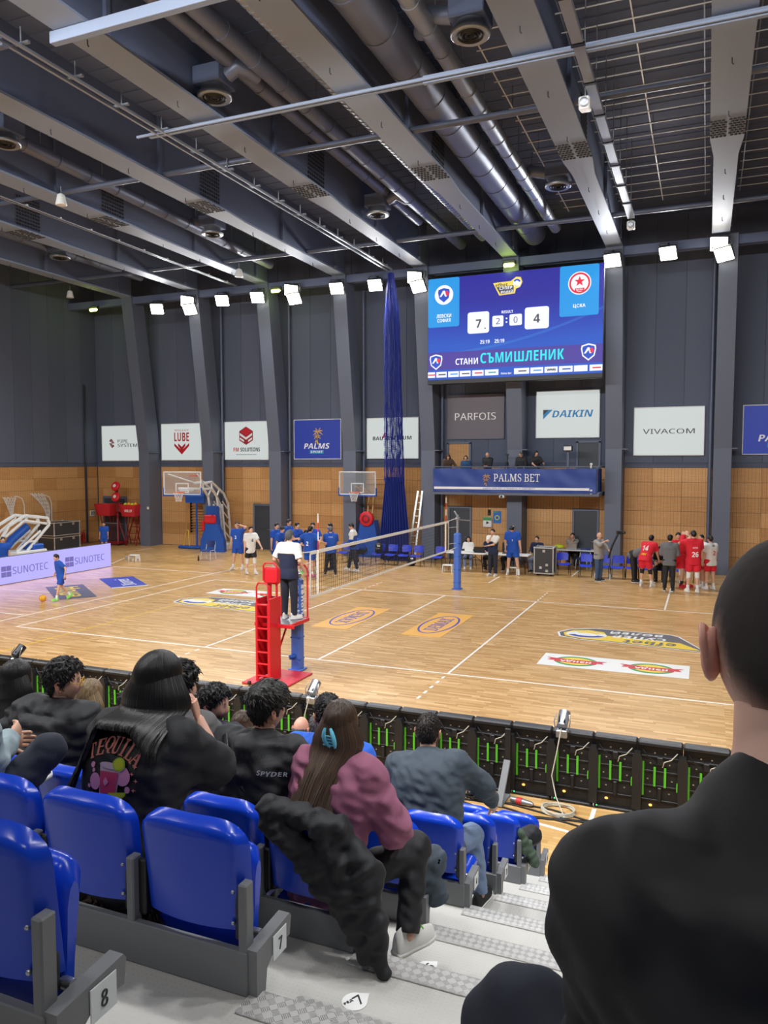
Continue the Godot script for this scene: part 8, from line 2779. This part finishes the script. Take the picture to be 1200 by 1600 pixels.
		if hr.has("long"):
			var L: Dictionary = hr.long
			var rng := RandomNumberGenerator.new()
			rng.seed = 40 + S.get("seed", 1)
			var bk: Vector3 = -J.f
			var arc: float = L.get("arc", 1.7)
			var ln0: float = L.get("len", 0.5)
			var over: float = L.get("off", 0.145)
			var wv: float = L.get("wave", 0.004)
			var path := func(u: float, rl: float, dp: float, ph: float) -> Array:
				var az: float = PI + u * arc
				var d := Vector3(sin(az), 0.6, cos(az)).normalized()
				var p0: Vector3 = xf * (head_pt(d) + d * (sid * 0.35))
				var d1 := Vector3(sin(az), 0.0, cos(az))
				var p1: Vector3 = xf * Vector3(d1.x * (0.08 + sid), -0.07, d1.z * (0.094 + sid) - 0.008) - J.x * u * 0.035 * L.get("spread", 1.0)
				var ln: float = (ln0 + L.get("left", 0.0) * smoothstep(0.5, 0.98, -u) + L.get("right", 0.0) * smoothstep(0.25, 0.95, u)) * rl
				var dx: Vector3 = J.x * (-u * 0.13 * L.get("spread", 1.0) + L.get("shift", 0.0))
				var drop: float = 0.03 * u * u
				var dwn: Vector3 = J.N - J.u * ln * 0.45 * s + (dx + bk * (over + dp - drop)) * s
				var end: Vector3 = J.N - J.u * ln * s + (dx * L.get("taper", 1.1) + bk * (over + dp - 0.01 - drop)) * s
				var pl := []
				for k in 17:
					var t := k / 16.0
					var w1: Vector3
					if t < 0.3:
						w1 = p0.bezier_interpolate(p0.lerp(p1, 0.4) + bk * 0.004, p1 + Vector3(0, 0.03, 0), p1, t / 0.3)
					else:
						w1 = p1.bezier_interpolate(p1 + Vector3(0, -0.06, 0) * s, dwn + (dwn - end) * 0.3, end, (t - 0.3) / 0.7)
					pl.append(w1 + (J.x * sin(t * 12.0 + ph) + bk * 0.5 * cos(t * 9.0 + ph * 1.7)) * wv * t)
				return pl
			var cols := 44
			var grid := []
			for k in 17:
				grid.append([])
			for q in cols + 1:
				var u := float(q) / cols * 2.0 - 1.0
				var pl: Array = path.call(u, 1.0 + 0.05 * nz.get_noise_1d(q * 40.0), 0.004 * nz.get_noise_1d(q * 90.0) + 0.006, u * 3.0)
				for k in 17:
					grid[k].append(pl[k])
			mb.sheet(grid, 0.02)
			for i in int(L.get("n", 60)) * (3 if near else 1):
				var pl: Array = path.call(rng.randf_range(-1.0, 1.0), rng.randf_range(0.9, 1.08), rng.randf_range(0.012, 0.02), rng.randf_range(0.0, 6.0))
				var r0: float = rng.randf_range(0.0035, 0.007) * s
				var rr := []
				for k in 17:
					rr.append(r0 * (0.3 + 0.7 * sin(PI * clampf((k + 1.0) / 18.0, 0.0, 1.0))))
				mb.tube(pl, rr, 5, true, 0.6, bk)
		if S.get("hair_mat", "") == "hair_brown":
			for i in mb.v.size():
				var g := smoothstep(-0.05, 0.45, J.H.y - mb.v[i].y)
				mb.c[i] = Color(0.4, 0.36, 0.33).lerp(Color.WHITE, g)
		parts.append(["hair", mb, S.get("hair_mat", "hair_dark")])

	func hand(mb: MB, w: Vector3, dir: Vector3, pn: Vector3, side: float, curl: float, near: bool) -> void:
		var sd := 8 if near else 5
		pn = (pn - dir * pn.dot(dir)).normalized()
		var ac := pn.cross(dir).normalized()          # across the palm
		var k: float = s * S.get("hand", 1.0)
		mb.tube([w - dir * 0.02 * k, w + dir * 0.02 * k, w + dir * 0.055 * k, w + dir * 0.092 * k], [0.026 * k, 0.032 * k, 0.042 * k, 0.038 * k], sd + 2, true, 0.42, pn)
		for i in 4:
			var o: float = (i - 1.5) * 0.0195 * k
			var ln: float = [0.068, 0.078, 0.073, 0.057][i] * k
			var p: Vector3 = w + dir * (0.088 - 0.004 * absf(i - 1.3)) * k + ac * o * side
			var d := (dir + ac * side * (i - 1.5) * 0.05).normalized()
			var pts := [p]
			var rr := [0.0092 * k]
			for j in 3:
				var a: float = curl * [0.5, 0.9, 0.7][j] + 0.06 * i * curl
				d = Basis(pn.cross(d).normalized(), -a) * d if pn.cross(d).length() > 0.01 else d
				p = p + d * ln * [0.45, 0.32, 0.23][j]
				pts.append(p)
				rr.append([0.0088, 0.0078, 0.0055][j] * k)
			mb.tube(pts, rr, sd, true)
		var tb: Vector3 = w + dir * 0.03 * k - ac * side * 0.026 * k
		var td := (dir * 0.75 - ac * side * 0.6 + pn * 0.35).normalized()
		mb.tube([tb, tb + td * 0.035 * k, tb + (td * 0.06 + dir * 0.012 + pn * 0.01 * curl) * k, tb + (td * 0.07 + dir * 0.035 + pn * 0.02 * curl) * k], [0.015 * k, 0.012 * k, 0.0098 * k, 0.006 * k], sd, true)

	func shoe(a: Vector3, fd: Vector3, near: bool, pitch: float) -> void:
		var k: float = s * S.get("foot", 1.0)
		var f := Vector3(fd.x, 0, fd.z).normalized()
		var r := Vector3.UP.cross(f)
		f = Basis(r, pitch) * f
		var up := f.cross(r)
		var st := [[-0.078, 0.02, 0.04], [-0.07, 0.034, 0.06], [-0.03, 0.037, 0.075], [0.02, 0.038, 0.07], [0.07, 0.043, 0.038], [0.11, 0.045, 0.022], [0.15, 0.038, 0.014], [0.172, 0.028, 0.006], [0.184, 0.012, -0.012]]
		for q in 2:
			var mb := MB.new()
			var rows := []
			for e in st:
				var row := []
				for i in 13:
					var an := TAU * i / 12
					var cx := cos(an)
					var cy := sin(an)
					var hgt: float = (0.045 + e[2]) if q == 0 else 0.0
					var w: float = e[1] + (0.004 if q == 1 else 0.0)
					var y: float
					if q == 0:
						y = -0.06 + maxf(cy, -0.25) * hgt
						w *= 1.0 - 0.25 * maxf(cy, 0.0)
					else:
						y = -0.072 + signf(cy) * minf(absf(cy) * 2.0, 1.0) * 0.013
					row.append(a + (f * (e[0] + (0.006 * signf(e[0]) if q == 1 else 0.0)) + r * cx * w + up * y) * k)
				rows.append(row)
			mb.sheet(rows, 0.0)
			for e in [0, rows.size() - 1]:
				var nn := f * (-1.0 if e == 0 else 1.0)
				var ids := []
				for p in rows[e]:
					ids.append(mb.vtx(p, nn))
				for i in range(1, ids.size() - 1):
					mb.face(ids[0], ids[i], ids[i + 1])
			var c := Vector3.ZERO
			for p in mb.v:
				c += p
			c /= mb.v.size()
			var sg := 0.0
			for i in mb.v.size():
				sg += mb.n[i].dot(mb.v[i] - c)
			if sg < 0.0:
				for i in mb.n.size():
					mb.n[i] = -mb.n[i]
				for t in range(0, mb.ix.size(), 3):
					var z := mb.ix[t + 1]
					mb.ix[t + 1] = mb.ix[t + 2]
					mb.ix[t + 2] = z
			if q == 0 and near:
				var lc := MB.new()
				for i in 4:
					var c0 := a + (f * (0.035 + i * 0.02) + up * (0.052 - i * 0.013)) * k
					lc.tube([c0 - r * 0.022 * k - up * 0.008 * k, c0 + up * 0.002 * k, c0 + r * 0.022 * k - up * 0.008 * k], 0.0035 * k, 5)
				parts.append(["shoe_lace", lc, S.get("lace", "cloth_fog")])
			parts.append(["shoe" if q == 0 else "shoe_sole", mb, S.get("shoe", "cloth_white") if q == 0 else S.get("sole", "cloth_white")])

	func run() -> void:
		nz = FastNoiseLite.new()
		nz.seed = S.get("seed", 1)
		nz.frequency = 0.05
		nz.fractal_octaves = 1
		joints()
		var near: bool = S.get("near", false)
		var h: float = S.get("cell", 0.012 if near else 0.025)
		var wr: float = S.get("wrinkle", 0.004 if near else 0.0)
		var mb := MB.new()
		mb.col = S.get("skin", Color8(214, 166, 140)).srgb_to_linear()
		net(body_ops(), h, mb)
		head(mb, near)
		for q in [["l", 1.0], ["r", -1.0]]:
			var w: Vector3 = J["W" + q[0]]
			var dir: Vector3 = (w - J["E" + q[0]]).normalized()
			var hd: Array = S.get(q[0] + "hand", [])    # [dir, palm normal, curl]
			var pn := Vector3(-q[1], 0, 0.3)
			var curl := 0.45
			if hd.size():
				dir = hd[0].normalized()
				pn = hd[1]
				curl = hd[2]
			hand(mb, w, dir, pn, q[1], curl, near)
		parts.append(["body", mb, "skin"])
		if S.has("top"):
			var t := MB.new()
			net(top_ops(), h, t, wr)
			parts.append([S.top.get("name", "shirt"), t, S.top.mat])
			J.top = parts.size() - 1
			if S.get("yoke", "") != "":
				var keep: Dictionary = S.top
				S.top = keep.duplicate()
				S.top.loose = keep.get("loose", 0.016) + 0.006
				S.top.hem = -0.41
				S.top.sleeve = minf(keep.get("sleeve", 0.62), 0.96)
				t = MB.new()
				net(top_ops(), h, t, 0.0)
				parts.append(["yoke", t, S.yoke])
				S.top = keep
		if S.top.get("crew", false):
			var t := MB.new()
			var pts := []
			for i in 25:
				var an := TAU * i / 24
				pts.append(J.N + (J.x * cos(an) * 0.062 + J.f * (sin(an) * 0.06 + 0.01) + J.u * (-0.004 - 0.02 * sin(an))) * s)
			t.tube(pts, 0.0095 * s, 8, false)
			parts.append(["collar", t, S.top.mat])
		if S.has("bottom"):
			var t := MB.new()
			net(bottom_ops(), h, t, wr * 0.8)
			parts.append([S.bottom.get("name", "trousers" if S.bottom.get("leg", 2.0) > 1.0 else "shorts"), t, S.bottom.mat])
		hair(near)
		if S.get("feet", true):
			for q in [["l", 0.12], ["r", -0.12]]:
				var a: Vector3 = J["A" + q[0]]
				var fd: Vector3 = S.get(q[0] + "toe", Vector3(q[1], 0, 1))
				shoe(a, fd, near, S.get(q[0] + "pitch", 0.0))
				if S.has("sock"):
					var t := MB.new()
					var kk: Vector3 = J["K" + q[0]]
					t.tube([a + Vector3(0, -0.03, 0) * s, a.lerp(kk, 0.12), a.lerp(kk, S.get("sock_h", 0.3))], [0.046 * s, 0.044 * s, 0.05 * s], 12)
					parts.append(["sock", t, S.sock])
		if S.has("kneepad"):
			for q in ["l", "r"]:
				var kk: Vector3 = J["K" + q]
				var t := MB.new()
				t.tube([kk.lerp(J["H" + q], 0.2), kk, kk.lerp(J["A" + q], 0.25)], [0.072 * s, 0.068 * s, 0.06 * s], 12)
				parts.append(["knee_pad", t, S.kneepad])

var folk := []

func person(label: String, group: String, pos: Vector3, face: float, spec: Dictionary) -> void:
	spec.label = label
	spec.group = group
	spec.at = pos
	spec.face = face
	spec.seed = folk.size() + 1
	folk.append(spec)

var figs := []

func _fig_task(i: int) -> void:
	figs[i].run()

func build_folk() -> void:
	for sp in folk:
		var f := Fig.new()
		f.S = sp
		figs.append(f)
	var id := WorkerThreadPool.add_group_task(_fig_task, figs.size(), -1, true)
	WorkerThreadPool.wait_for_group_task_completion(id)
	for f in figs:
		var o := thing("person", f.S.label, "person", f.S.at, deg_to_rad(f.S.face), f.S.group)
		for p in f.parts:
			part(p[0], p[1], M[p[2]], o)
		for pr in f.S.get("prints", []):
			print_on(o, f, pr)
		if f.S.has("extra"):
			f.S.extra.call(o, f)

# flat print laid on the clothes: pr = {text | poly, w, h, x, y, back, mat, kind, turn}
func print_on(o: Node3D, f: Fig, pr: Dictionary) -> void:
	var top: MB = f.parts[f.J.top][1]
	var back: bool = pr.get("back", true)
	var sg := -1.0 if back else 1.0
	var map: Dictionary = f.J.get("map_%s" % back, {})
	var cell := 0.025
	if map.is_empty():
		for i in top.v.size():
			if top.n[i].z * sg < 0.1:
				continue
			var p := top.v[i]
			var key := Vector2i(floori(p.x / cell), floori(p.y / cell))
			var z := p.z * sg
			if not map.has(key) or map[key] < z:
				map[key] = z
		f.J["map_%s" % back] = map
	var vs := PackedVector3Array()
	var ix := PackedInt32Array()
	if pr.has("text"):
		var tm := text_mesh(pr.text, pr.get("kind", "bold"), 0.0)
		var ar := tm.get_mesh_arrays()
		vs = ar[Mesh.ARRAY_VERTEX]
		ix = ar[Mesh.ARRAY_INDEX] if ar[Mesh.ARRAY_INDEX] != null else PackedInt32Array(range(vs.size()))
		var lo := Vector3(1e9, 1e9, 0)
		var hi := -lo
		for v in vs:
			lo = lo.min(v); hi = hi.max(v)
		for i in vs.size():
			vs[i] = Vector3(((vs[i].x - lo.x) / (hi.x - lo.x) - 0.5) * pr.w, ((vs[i].y - lo.y) / (hi.y - lo.y) - 0.5) * pr.h, 0)
	else:
		var pp := PackedVector2Array(pr.poly)
		for p in pp:
			vs.append(Vector3(p.x, p.y, 0))
		ix = Geometry2D.triangulate_polygon(pp)
	var b := MB.new()
	var tb := Basis(Vector3.BACK, pr.get("turn", 0.0))
	for v in vs:
		var q := tb * v + Vector3(pr.get("x", 0.0), pr.y, 0)
		var lx := q.x * (-1.0 if back else 1.0)
		var z := -1e9
		var gx := lx / cell - 0.5
		var gy := q.y / cell - 0.5
		var acc := 0.0
		var wt := 0.0
		for dy in range(-1, 3):
			for dx in range(-1, 3):
				var key := Vector2i(floori(gx) + dx, floori(gy) + dy)
				if map.has(key):
					var w := 1.0 / (0.15 + Vector2(key.x - gx, key.y - gy).length_squared())
					acc += map[key] * w
					wt += w
		z = acc / wt if wt > 0.0 else 0.12
		b.vtx(Vector3(lx, q.y, (z + pr.get("lift", 0.006)) * sg), Vector3(0, 0, sg))
	for i in range(0, ix.size(), 3):
		b.face(ix[i], ix[i + 1], ix[i + 2])
	part(pr.get("name", "print"), b, M[pr.mat], o)
# ---------------------------------------------------------------- helpers: meshes
class MB:
	var v := PackedVector3Array()
	var n := PackedVector3Array()
	var uv := PackedVector2Array()
	var c := PackedColorArray()
	var ix := PackedInt32Array()
	var col := Color.WHITE

	func vtx(p: Vector3, nn: Vector3, t := Vector2.ZERO) -> int:
		v.append(p); n.append(nn); uv.append(t); c.append(col)
		return v.size() - 1

	func face(i: int, j: int, k: int) -> void:
		var cr: Vector3 = (v[k] - v[i]).cross(v[j] - v[i])
		if cr.dot(n[i] + n[j] + n[k]) < 0.0:
			ix.append(i); ix.append(k); ix.append(j)
		else:
			ix.append(i); ix.append(j); ix.append(k)

	func poly(pts: Array, nn: Vector3) -> void:
		var f := []
		for p in pts:
			f.append(vtx(p, nn, Vector2(p.x + p.z * 0.37, p.y + p.z * 0.61)))
		for i in range(1, f.size() - 1):
			face(f[0], f[i], f[i + 1])

	func box(ctr: Vector3, s: Vector3, b := Basis.IDENTITY, bev := 0.0) -> void:
		var h := s * 0.5
		var e := minf(bev, minf(h.x, minf(h.y, h.z)) * 0.8)
		if e <= 0.0:
			for ax in 3:
				for sg in [-1.0, 1.0]:
					var nn := Vector3.ZERO
					nn[ax] = sg
					var a1 := (ax + 1) % 3
					var a2 := (ax + 2) % 3
					var pts := []
					for q in [[-1, -1], [1, -1], [1, 1], [-1, 1]]:
						var p := Vector3.ZERO
						p[ax] = sg * h[ax]; p[a1] = q[0] * h[a1]; p[a2] = q[1] * h[a2]
						pts.append(ctr + b * p)
					poly(pts, (b * nn).normalized())
			return
		for ax in 3:
			for sg in [-1.0, 1.0]:
				var nn := Vector3.ZERO
				nn[ax] = sg
				var a1 := (ax + 1) % 3
				var a2 := (ax + 2) % 3
				var pts := []
				for q in [[-1, -1], [1, -1], [1, 1], [-1, 1]]:
					var p := Vector3.ZERO
					p[ax] = sg * h[ax]; p[a1] = q[0] * (h[a1] - e); p[a2] = q[1] * (h[a2] - e)
					pts.append(ctr + b * p)
				poly(pts, (b * nn).normalized())
		for ax in 3:
			var a1 := (ax + 1) % 3
			var a2 := (ax + 2) % 3
			for s1 in [-1.0, 1.0]:
				for s2 in [-1.0, 1.0]:
					var pts := []
					for q in [[-1, 0], [1, 0], [1, 1], [-1, 1]]:
						var p := Vector3.ZERO
						p[ax] = q[0] * (h[ax] - e)
						p[a1] = s1 * (h[a1] - (e if q[1] else 0.0))
						p[a2] = s2 * (h[a2] - (0.0 if q[1] else e))
						pts.append(ctr + b * p)
					var nn := Vector3.ZERO
					nn[a1] = s1; nn[a2] = s2
					poly(pts, (b * nn).normalized())
		for sx in [-1.0, 1.0]:
			for sy in [-1.0, 1.0]:
				for sz in [-1.0, 1.0]:
					var p := Vector3(sx * h.x, sy * h.y, sz * h.z)
					poly([ctr + b * (p - Vector3(0, sy * e, sz * e)), ctr + b * (p - Vector3(sx * e, 0, sz * e)), ctr + b * (p - Vector3(sx * e, sy * e, 0))], (b * Vector3(sx, sy, sz)).normalized())

	func bar(a: Vector3, bb: Vector3, w: float, t: float, bev := 0.0, up := Vector3.UP) -> void:
		var z := (bb - a).normalized()
		if absf(z.dot(up)) > 0.98:
			up = Vector3.RIGHT
		var x := up.cross(z).normalized()
		var y := z.cross(x)
		box((a + bb) * 0.5, Vector3(w, t, a.distance_to(bb)), Basis(x, y, z), bev)

	func tube(pts: Array, rad, sides := 8, cap := true, flat := 1.0, up := Vector3.UP) -> void:
		var m := pts.size()
		var dir: Vector3 = (pts[1] - pts[0]).normalized()
		var ref := up
		if absf(dir.dot(ref)) > 0.95:
			ref = Vector3.RIGHT if absf(dir.x) < 0.9 else Vector3.BACK
		var x := ref.cross(dir).normalized()
		var rings := []
		var length := 0.0
		for i in m:
			var t: Vector3
			if i == 0:
				t = (pts[1] - pts[0]).normalized()
			elif i == m - 1:
				t = (pts[m - 1] - pts[m - 2]).normalized()
			else:
				t = ((pts[i + 1] - pts[i]).normalized() + (pts[i] - pts[i - 1]).normalized())
				t = t.normalized() if t.length() > 0.01 else dir
			if i > 0:
				length += pts[i].distance_to(pts[i - 1])
			x = (x - t * x.dot(t)).normalized()
			var y := t.cross(x)
			var r: float = rad[i] if rad is Array else rad
			var ring := []
			for s in sides + 1:
				var a := TAU * s / sides
				var d := x * cos(a) + y * sin(a) * flat
				var nn := (x * cos(a) * flat + y * sin(a)).normalized()
				ring.append(vtx(pts[i] + d * r, nn, Vector2(float(s) / sides, length)))
			rings.append(ring)
		for i in m - 1:
			for s in sides:
				face(rings[i][s], rings[i][s + 1], rings[i + 1][s + 1])
				face(rings[i][s], rings[i + 1][s + 1], rings[i + 1][s])
		if cap:
			for e in [0, m - 1]:
				var t: Vector3 = (pts[1] - pts[0]).normalized() * -1.0 if e == 0 else (pts[m - 1] - pts[m - 2]).normalized()
				var ct := vtx(pts[e], t)
				var rr := []
				for s in sides:
					rr.append(vtx(v[rings[e][s]], t))
				for s in sides:
					face(ct, rr[s], rr[(s + 1) % sides])

	func lathe(prof: Array, sides: int, xf := Transform3D.IDENTITY) -> void:
		var rings := []
		var m := prof.size()
		for i in m:
			var tg: Vector2 = prof[mini(i + 1, m - 1)] - prof[maxi(i - 1, 0)]
			var n2 := Vector2(tg.y, -tg.x).normalized()
			var ring := []
			for s in sides + 1:
				var a := TAU * s / sides
				var d := Vector3(cos(a), 0, sin(a))
				ring.append(vtx(xf * (d * prof[i].x + Vector3(0, prof[i].y, 0)), (xf.basis * (d * n2.x + Vector3(0, n2.y, 0))).normalized(), Vector2(float(s) / sides, float(i) / (m - 1))))
			rings.append(ring)
		for i in m - 1:
			for s in sides:
				face(rings[i][s], rings[i][s + 1], rings[i + 1][s + 1])
				face(rings[i][s], rings[i + 1][s + 1], rings[i + 1][s])

	func prism(pl: Array, depth: float, xf := Transform3D.IDENTITY) -> void:
		var pp := PackedVector2Array(pl)
		var tr := Geometry2D.triangulate_polygon(pp)
		for sg in [1.0, -1.0]:
			if depth <= 0.0 and sg < 0:
				break
			var nn := (xf.basis * Vector3(0, 0, sg)).normalized()
			var f := []
			for p in pp:
				f.append(vtx(xf * Vector3(p.x, p.y, sg * depth * 0.5), nn, p))
			for i in range(0, tr.size(), 3):
				face(f[tr[i]], f[tr[i + 1]], f[tr[i + 2]])
		if depth > 0.0:
			var ar := 0.0
			for i in pp.size():
				ar += pp[i].cross(pp[(i + 1) % pp.size()])
			for i in pp.size():
				var a := pp[i]
				var b := pp[(i + 1) % pp.size()]
				var e := (b - a).normalized() * signf(ar)
				var nn := (xf.basis * Vector3(e.y, -e.x, 0)).normalized()
				poly([xf * Vector3(a.x, a.y, depth * 0.5), xf * Vector3(b.x, b.y, depth * 0.5), xf * Vector3(b.x, b.y, -depth * 0.5), xf * Vector3(a.x, a.y, -depth * 0.5)], nn)

	func ell(ctr: Vector3, r: Vector3, b := Basis.IDENTITY, rings := 8, sides := 12) -> void:
		var rows := []
		for i in rings + 1:
			var th := PI * i / rings
			var row := []
			for s in sides + 1:
				var a := TAU * s / sides
				var d := Vector3(sin(th) * cos(a), cos(th), sin(th) * sin(a))
				row.append(vtx(ctr + b * (d * r), (b * (d / r)).normalized(), Vector2(float(s) / sides, float(i) / rings)))
			rows.append(row)
		for i in rings:
			for s in sides:
				if i > 0:
					face(rows[i][s], rows[i][s + 1], rows[i + 1][s])
				if i < rings - 1:
					face(rows[i][s + 1], rows[i + 1][s + 1], rows[i + 1][s])


	func sheet(pts: Array, th := 0.0) -> void:
		var rr := pts.size()
		var cc: int = pts[0].size()
		var nr := []
		for i in rr:
			var row := []
			for j in cc:
				var du: Vector3 = pts[i][mini(j + 1, cc - 1)] - pts[i][maxi(j - 1, 0)]
				var dv: Vector3 = pts[mini(i + 1, rr - 1)][j] - pts[maxi(i - 1, 0)][j]
				row.append(du.cross(dv).normalized())
			nr.append(row)
		for sd in ([1.0] if th <= 0.0 else [1.0, -1.0]):
			var id := []
			for i in rr:
				var row := []
				for j in cc:
					row.append(vtx(pts[i][j] + nr[i][j] * th * 0.5 * sd, nr[i][j] * sd, Vector2(float(j) / (cc - 1), float(i) / (rr - 1))))
				id.append(row)
			for i in rr - 1:
				for j in cc - 1:
					face(id[i][j], id[i][j + 1], id[i + 1][j + 1])
					face(id[i][j], id[i + 1][j + 1], id[i + 1][j])
		if th > 0.0:
			var loop := []
			for j in cc:
				loop.append([0, j])
			for i in range(1, rr):
				loop.append([i, cc - 1])
			for j in range(cc - 2, -1, -1):
				loop.append([rr - 1, j])
			for i in range(rr - 2, 0, -1):
				loop.append([i, 0])
			var mid: Vector3 = pts[rr / 2][cc / 2]
			for q in loop.size():
				var a: Array = loop[q]
				var b: Array = loop[(q + 1) % loop.size()]
				var pa: Vector3 = pts[a[0]][a[1]]
				var pb: Vector3 = pts[b[0]][b[1]]
				var na: Vector3 = nr[a[0]][a[1]] * th * 0.5
				var nb: Vector3 = nr[b[0]][b[1]] * th * 0.5
				var nn := (pb - pa).cross(na).normalized()
				if nn.dot((pa + pb) * 0.5 - mid) < 0.0:
					nn = -nn
				poly([pa + na, pb + nb, pb - nb, pa - na], nn)

	func add(o: MB, xf := Transform3D.IDENTITY) -> void:
		var base := v.size()
		for i in o.v.size():
			v.append(xf * o.v[i]); n.append((xf.basis * o.n[i]).normalized())
		uv.append_array(o.uv); c.append_array(o.c)
		for i in o.ix:
			ix.append(base + i)

	func mesh(m: Material = null) -> ArrayMesh:
		var a := []
		a.resize(Mesh.ARRAY_MAX)
		a[Mesh.ARRAY_VERTEX] = v; a[Mesh.ARRAY_NORMAL] = n; a[Mesh.ARRAY_TEX_UV] = uv; a[Mesh.ARRAY_COLOR] = c; a[Mesh.ARRAY_INDEX] = ix
		var am := ArrayMesh.new()
		if v.size() == 0:
			return am
		am.add_surface_from_arrays(Mesh.PRIMITIVE_TRIANGLES, a)
		if m:
			am.surface_set_material(0, m)
		return am

# ---------------------------------------------------------------- helpers: nodes
var names := {}
var M := {}

func numbered(nm: String) -> String:
	var k: int = names.get(nm, 0)
	names[nm] = k + 1
	return nm if k == 0 else "%s_%03d" % [nm, k]

func thing(nm: String, label: String, category: String, at := Vector3.ZERO, turn := 0.0, group := "") -> Node3D:
	var o := Node3D.new()
	o.name = numbered(nm)
	add_child(o)
	o.position = at
	o.rotation.y = turn
	tag(o, label, category, group)
	return o

func tag(o: Node, label: String, category: String, group := "") -> void:
	o.set_meta("label", label)
	o.set_meta("category", category)
	if group:
		o.set_meta("group", group)

func part(nm: String, b, m: Material, par: Node) -> MeshInstance3D:
	var o := MeshInstance3D.new()
	o.name = nm
	o.mesh = b.mesh(m) if b is MB else b
	if not b is MB:
		o.material_override = m
	par.add_child(o, true)
	return o

func solo(nm: String, b: MB, m: Material, label: String, category: String, at := Vector3.ZERO, turn := 0.0, group := "") -> MeshInstance3D:
	var o := MeshInstance3D.new()
	o.name = numbered(nm)
	o.mesh = b.mesh(m)
	add_child(o)
	o.position = at
	o.rotation.y = turn
	tag(o, label, category, group)
	return o

func struct(nm: String, b: MB, m: Material) -> MeshInstance3D:
	var o := MeshInstance3D.new()
	o.name = nm
	o.mesh = b.mesh(m)
	add_child(o)
	o.set_meta("kind", "structure")
	return o

func copy(o: Node3D, label: String, at: Vector3, turn := 0.0) -> Node3D:
	var r: Node3D = o.duplicate()
	var b := String(o.name)
	r.name = numbered(b)
	add_child(r)
	r.position = at
	r.rotation.y = turn
	r.set_meta("label", label)
	return r

func stuff(o: Node) -> Node:
	o.set_meta("kind", "stuff")
	return o

func mat(nm: String, col: Color, rough := 0.6, metal := 0.0) -> StandardMaterial3D:
	var m := StandardMaterial3D.new()
	m.resource_name = nm
	m.albedo_color = col
	m.roughness = rough
	m.metallic = metal
	M[nm] = m
	return m

func glow(nm: String, col: Color, e := 1.0) -> StandardMaterial3D:
	var m := mat(nm, col.darkened(0.6), 0.5)
	m.emission_enabled = true
	m.emission = col
	m.emission_energy_multiplier = e
	return m

func rgb(r: int, g: int, b: int) -> Color:
	return Color8(r, g, b)

var fonts := {}
func font(kind: String) -> SystemFont:
	if not fonts.has(kind):
		var f := SystemFont.new()
		f.font_names = PackedStringArray(["Droid Serif" if kind.begins_with("serif") else "Droid Sans"])
		f.font_weight = 700 if kind.ends_with("bold") else 400
		f.font_italic = kind.contains("italic")
		fonts[kind] = f
	return fonts[kind]

func text_mesh(s: String, kind := "bold", depth := 0.01) -> TextMesh:
	var t := TextMesh.new()
	t.text = s
	t.font = font(kind)
	t.font_size = 64
	t.pixel_size = 0.01
	t.depth = depth
	t.curve_step = 2.0
	return t

# lettering w wide and hgt tall (of the whole run), centred at xf, facing its +z
func text(par: Node, s: String, w: float, hgt: float, xf: Transform3D, m: Material, kind := "bold", skew := 0.0, nm := "lettering") -> MeshInstance3D:
	var t := text_mesh(s, kind, 0.1)
	var a := t.get_aabb()
	var o := MeshInstance3D.new()
	o.name = nm
	o.mesh = t
	o.material_override = m
	var sc := Vector3(w / a.size.x, hgt / a.size.y, 0.04)
	var bs := Basis(Vector3(sc.x, 0, 0), Vector3(skew * sc.y, sc.y, 0), Vector3(0, 0, sc.z))
	var cen := a.position + a.size * 0.5
	o.transform = xf * Transform3D(bs, -(bs * cen))
	par.add_child(o, true)
	return o

func flat(par: Node, nm: String, pl: Array, xf: Transform3D, m: Material, depth := 0.004) -> MeshInstance3D:
	var b := MB.new()
	b.prism(pl, depth, xf)
	return part(nm, b, m, par)

func ring2(cx: float, cy: float, rx: float, ry: float, k := 28, a0 := 0.0, a1 := TAU) -> Array:
	var out := []
	var full := absf(a1 - a0 - TAU) < 0.001
	for i in (k if full else k + 1):
		var a := a0 + (a1 - a0) * i / k
		out.append(Vector2(cx + cos(a) * rx, cy + sin(a) * ry))
	return out

func rect2(x0: float, y0: float, x1: float, y1: float, r := 0.0) -> Array:
	if r <= 0.0:
		return [Vector2(x0, y0), Vector2(x1, y0), Vector2(x1, y1), Vector2(x0, y1)]
	var out := []
	for q in [[x1 - r, y1 - r, 0.0], [x0 + r, y1 - r, PI / 2], [x0 + r, y0 + r, PI], [x1 - r, y0 + r, PI * 1.5]]:
		for i in 5:
			var a: float = q[2] + PI / 2 * i / 4
			out.append(Vector2(q[0] + cos(a) * r, q[1] + sin(a) * r))
	return out

func band2(cx: float, cy: float, rx: float, ry: float, t: float, a0: float, a1: float, k := 24) -> Array:
	var out := ring2(cx, cy, rx, ry, k, a0, a1)
	var inner := ring2(cx, cy, rx - t, ry - t, k, a0, a1)
	inner.reverse()
	return out + inner

func at(x: float, y: float, z: float, b := Basis.IDENTITY) -> Transform3D:
	return Transform3D(b, Vector3(x, y, z))

func spin(deg: float, ax := Vector3.UP) -> Basis:
	return Basis(ax, deg_to_rad(deg))
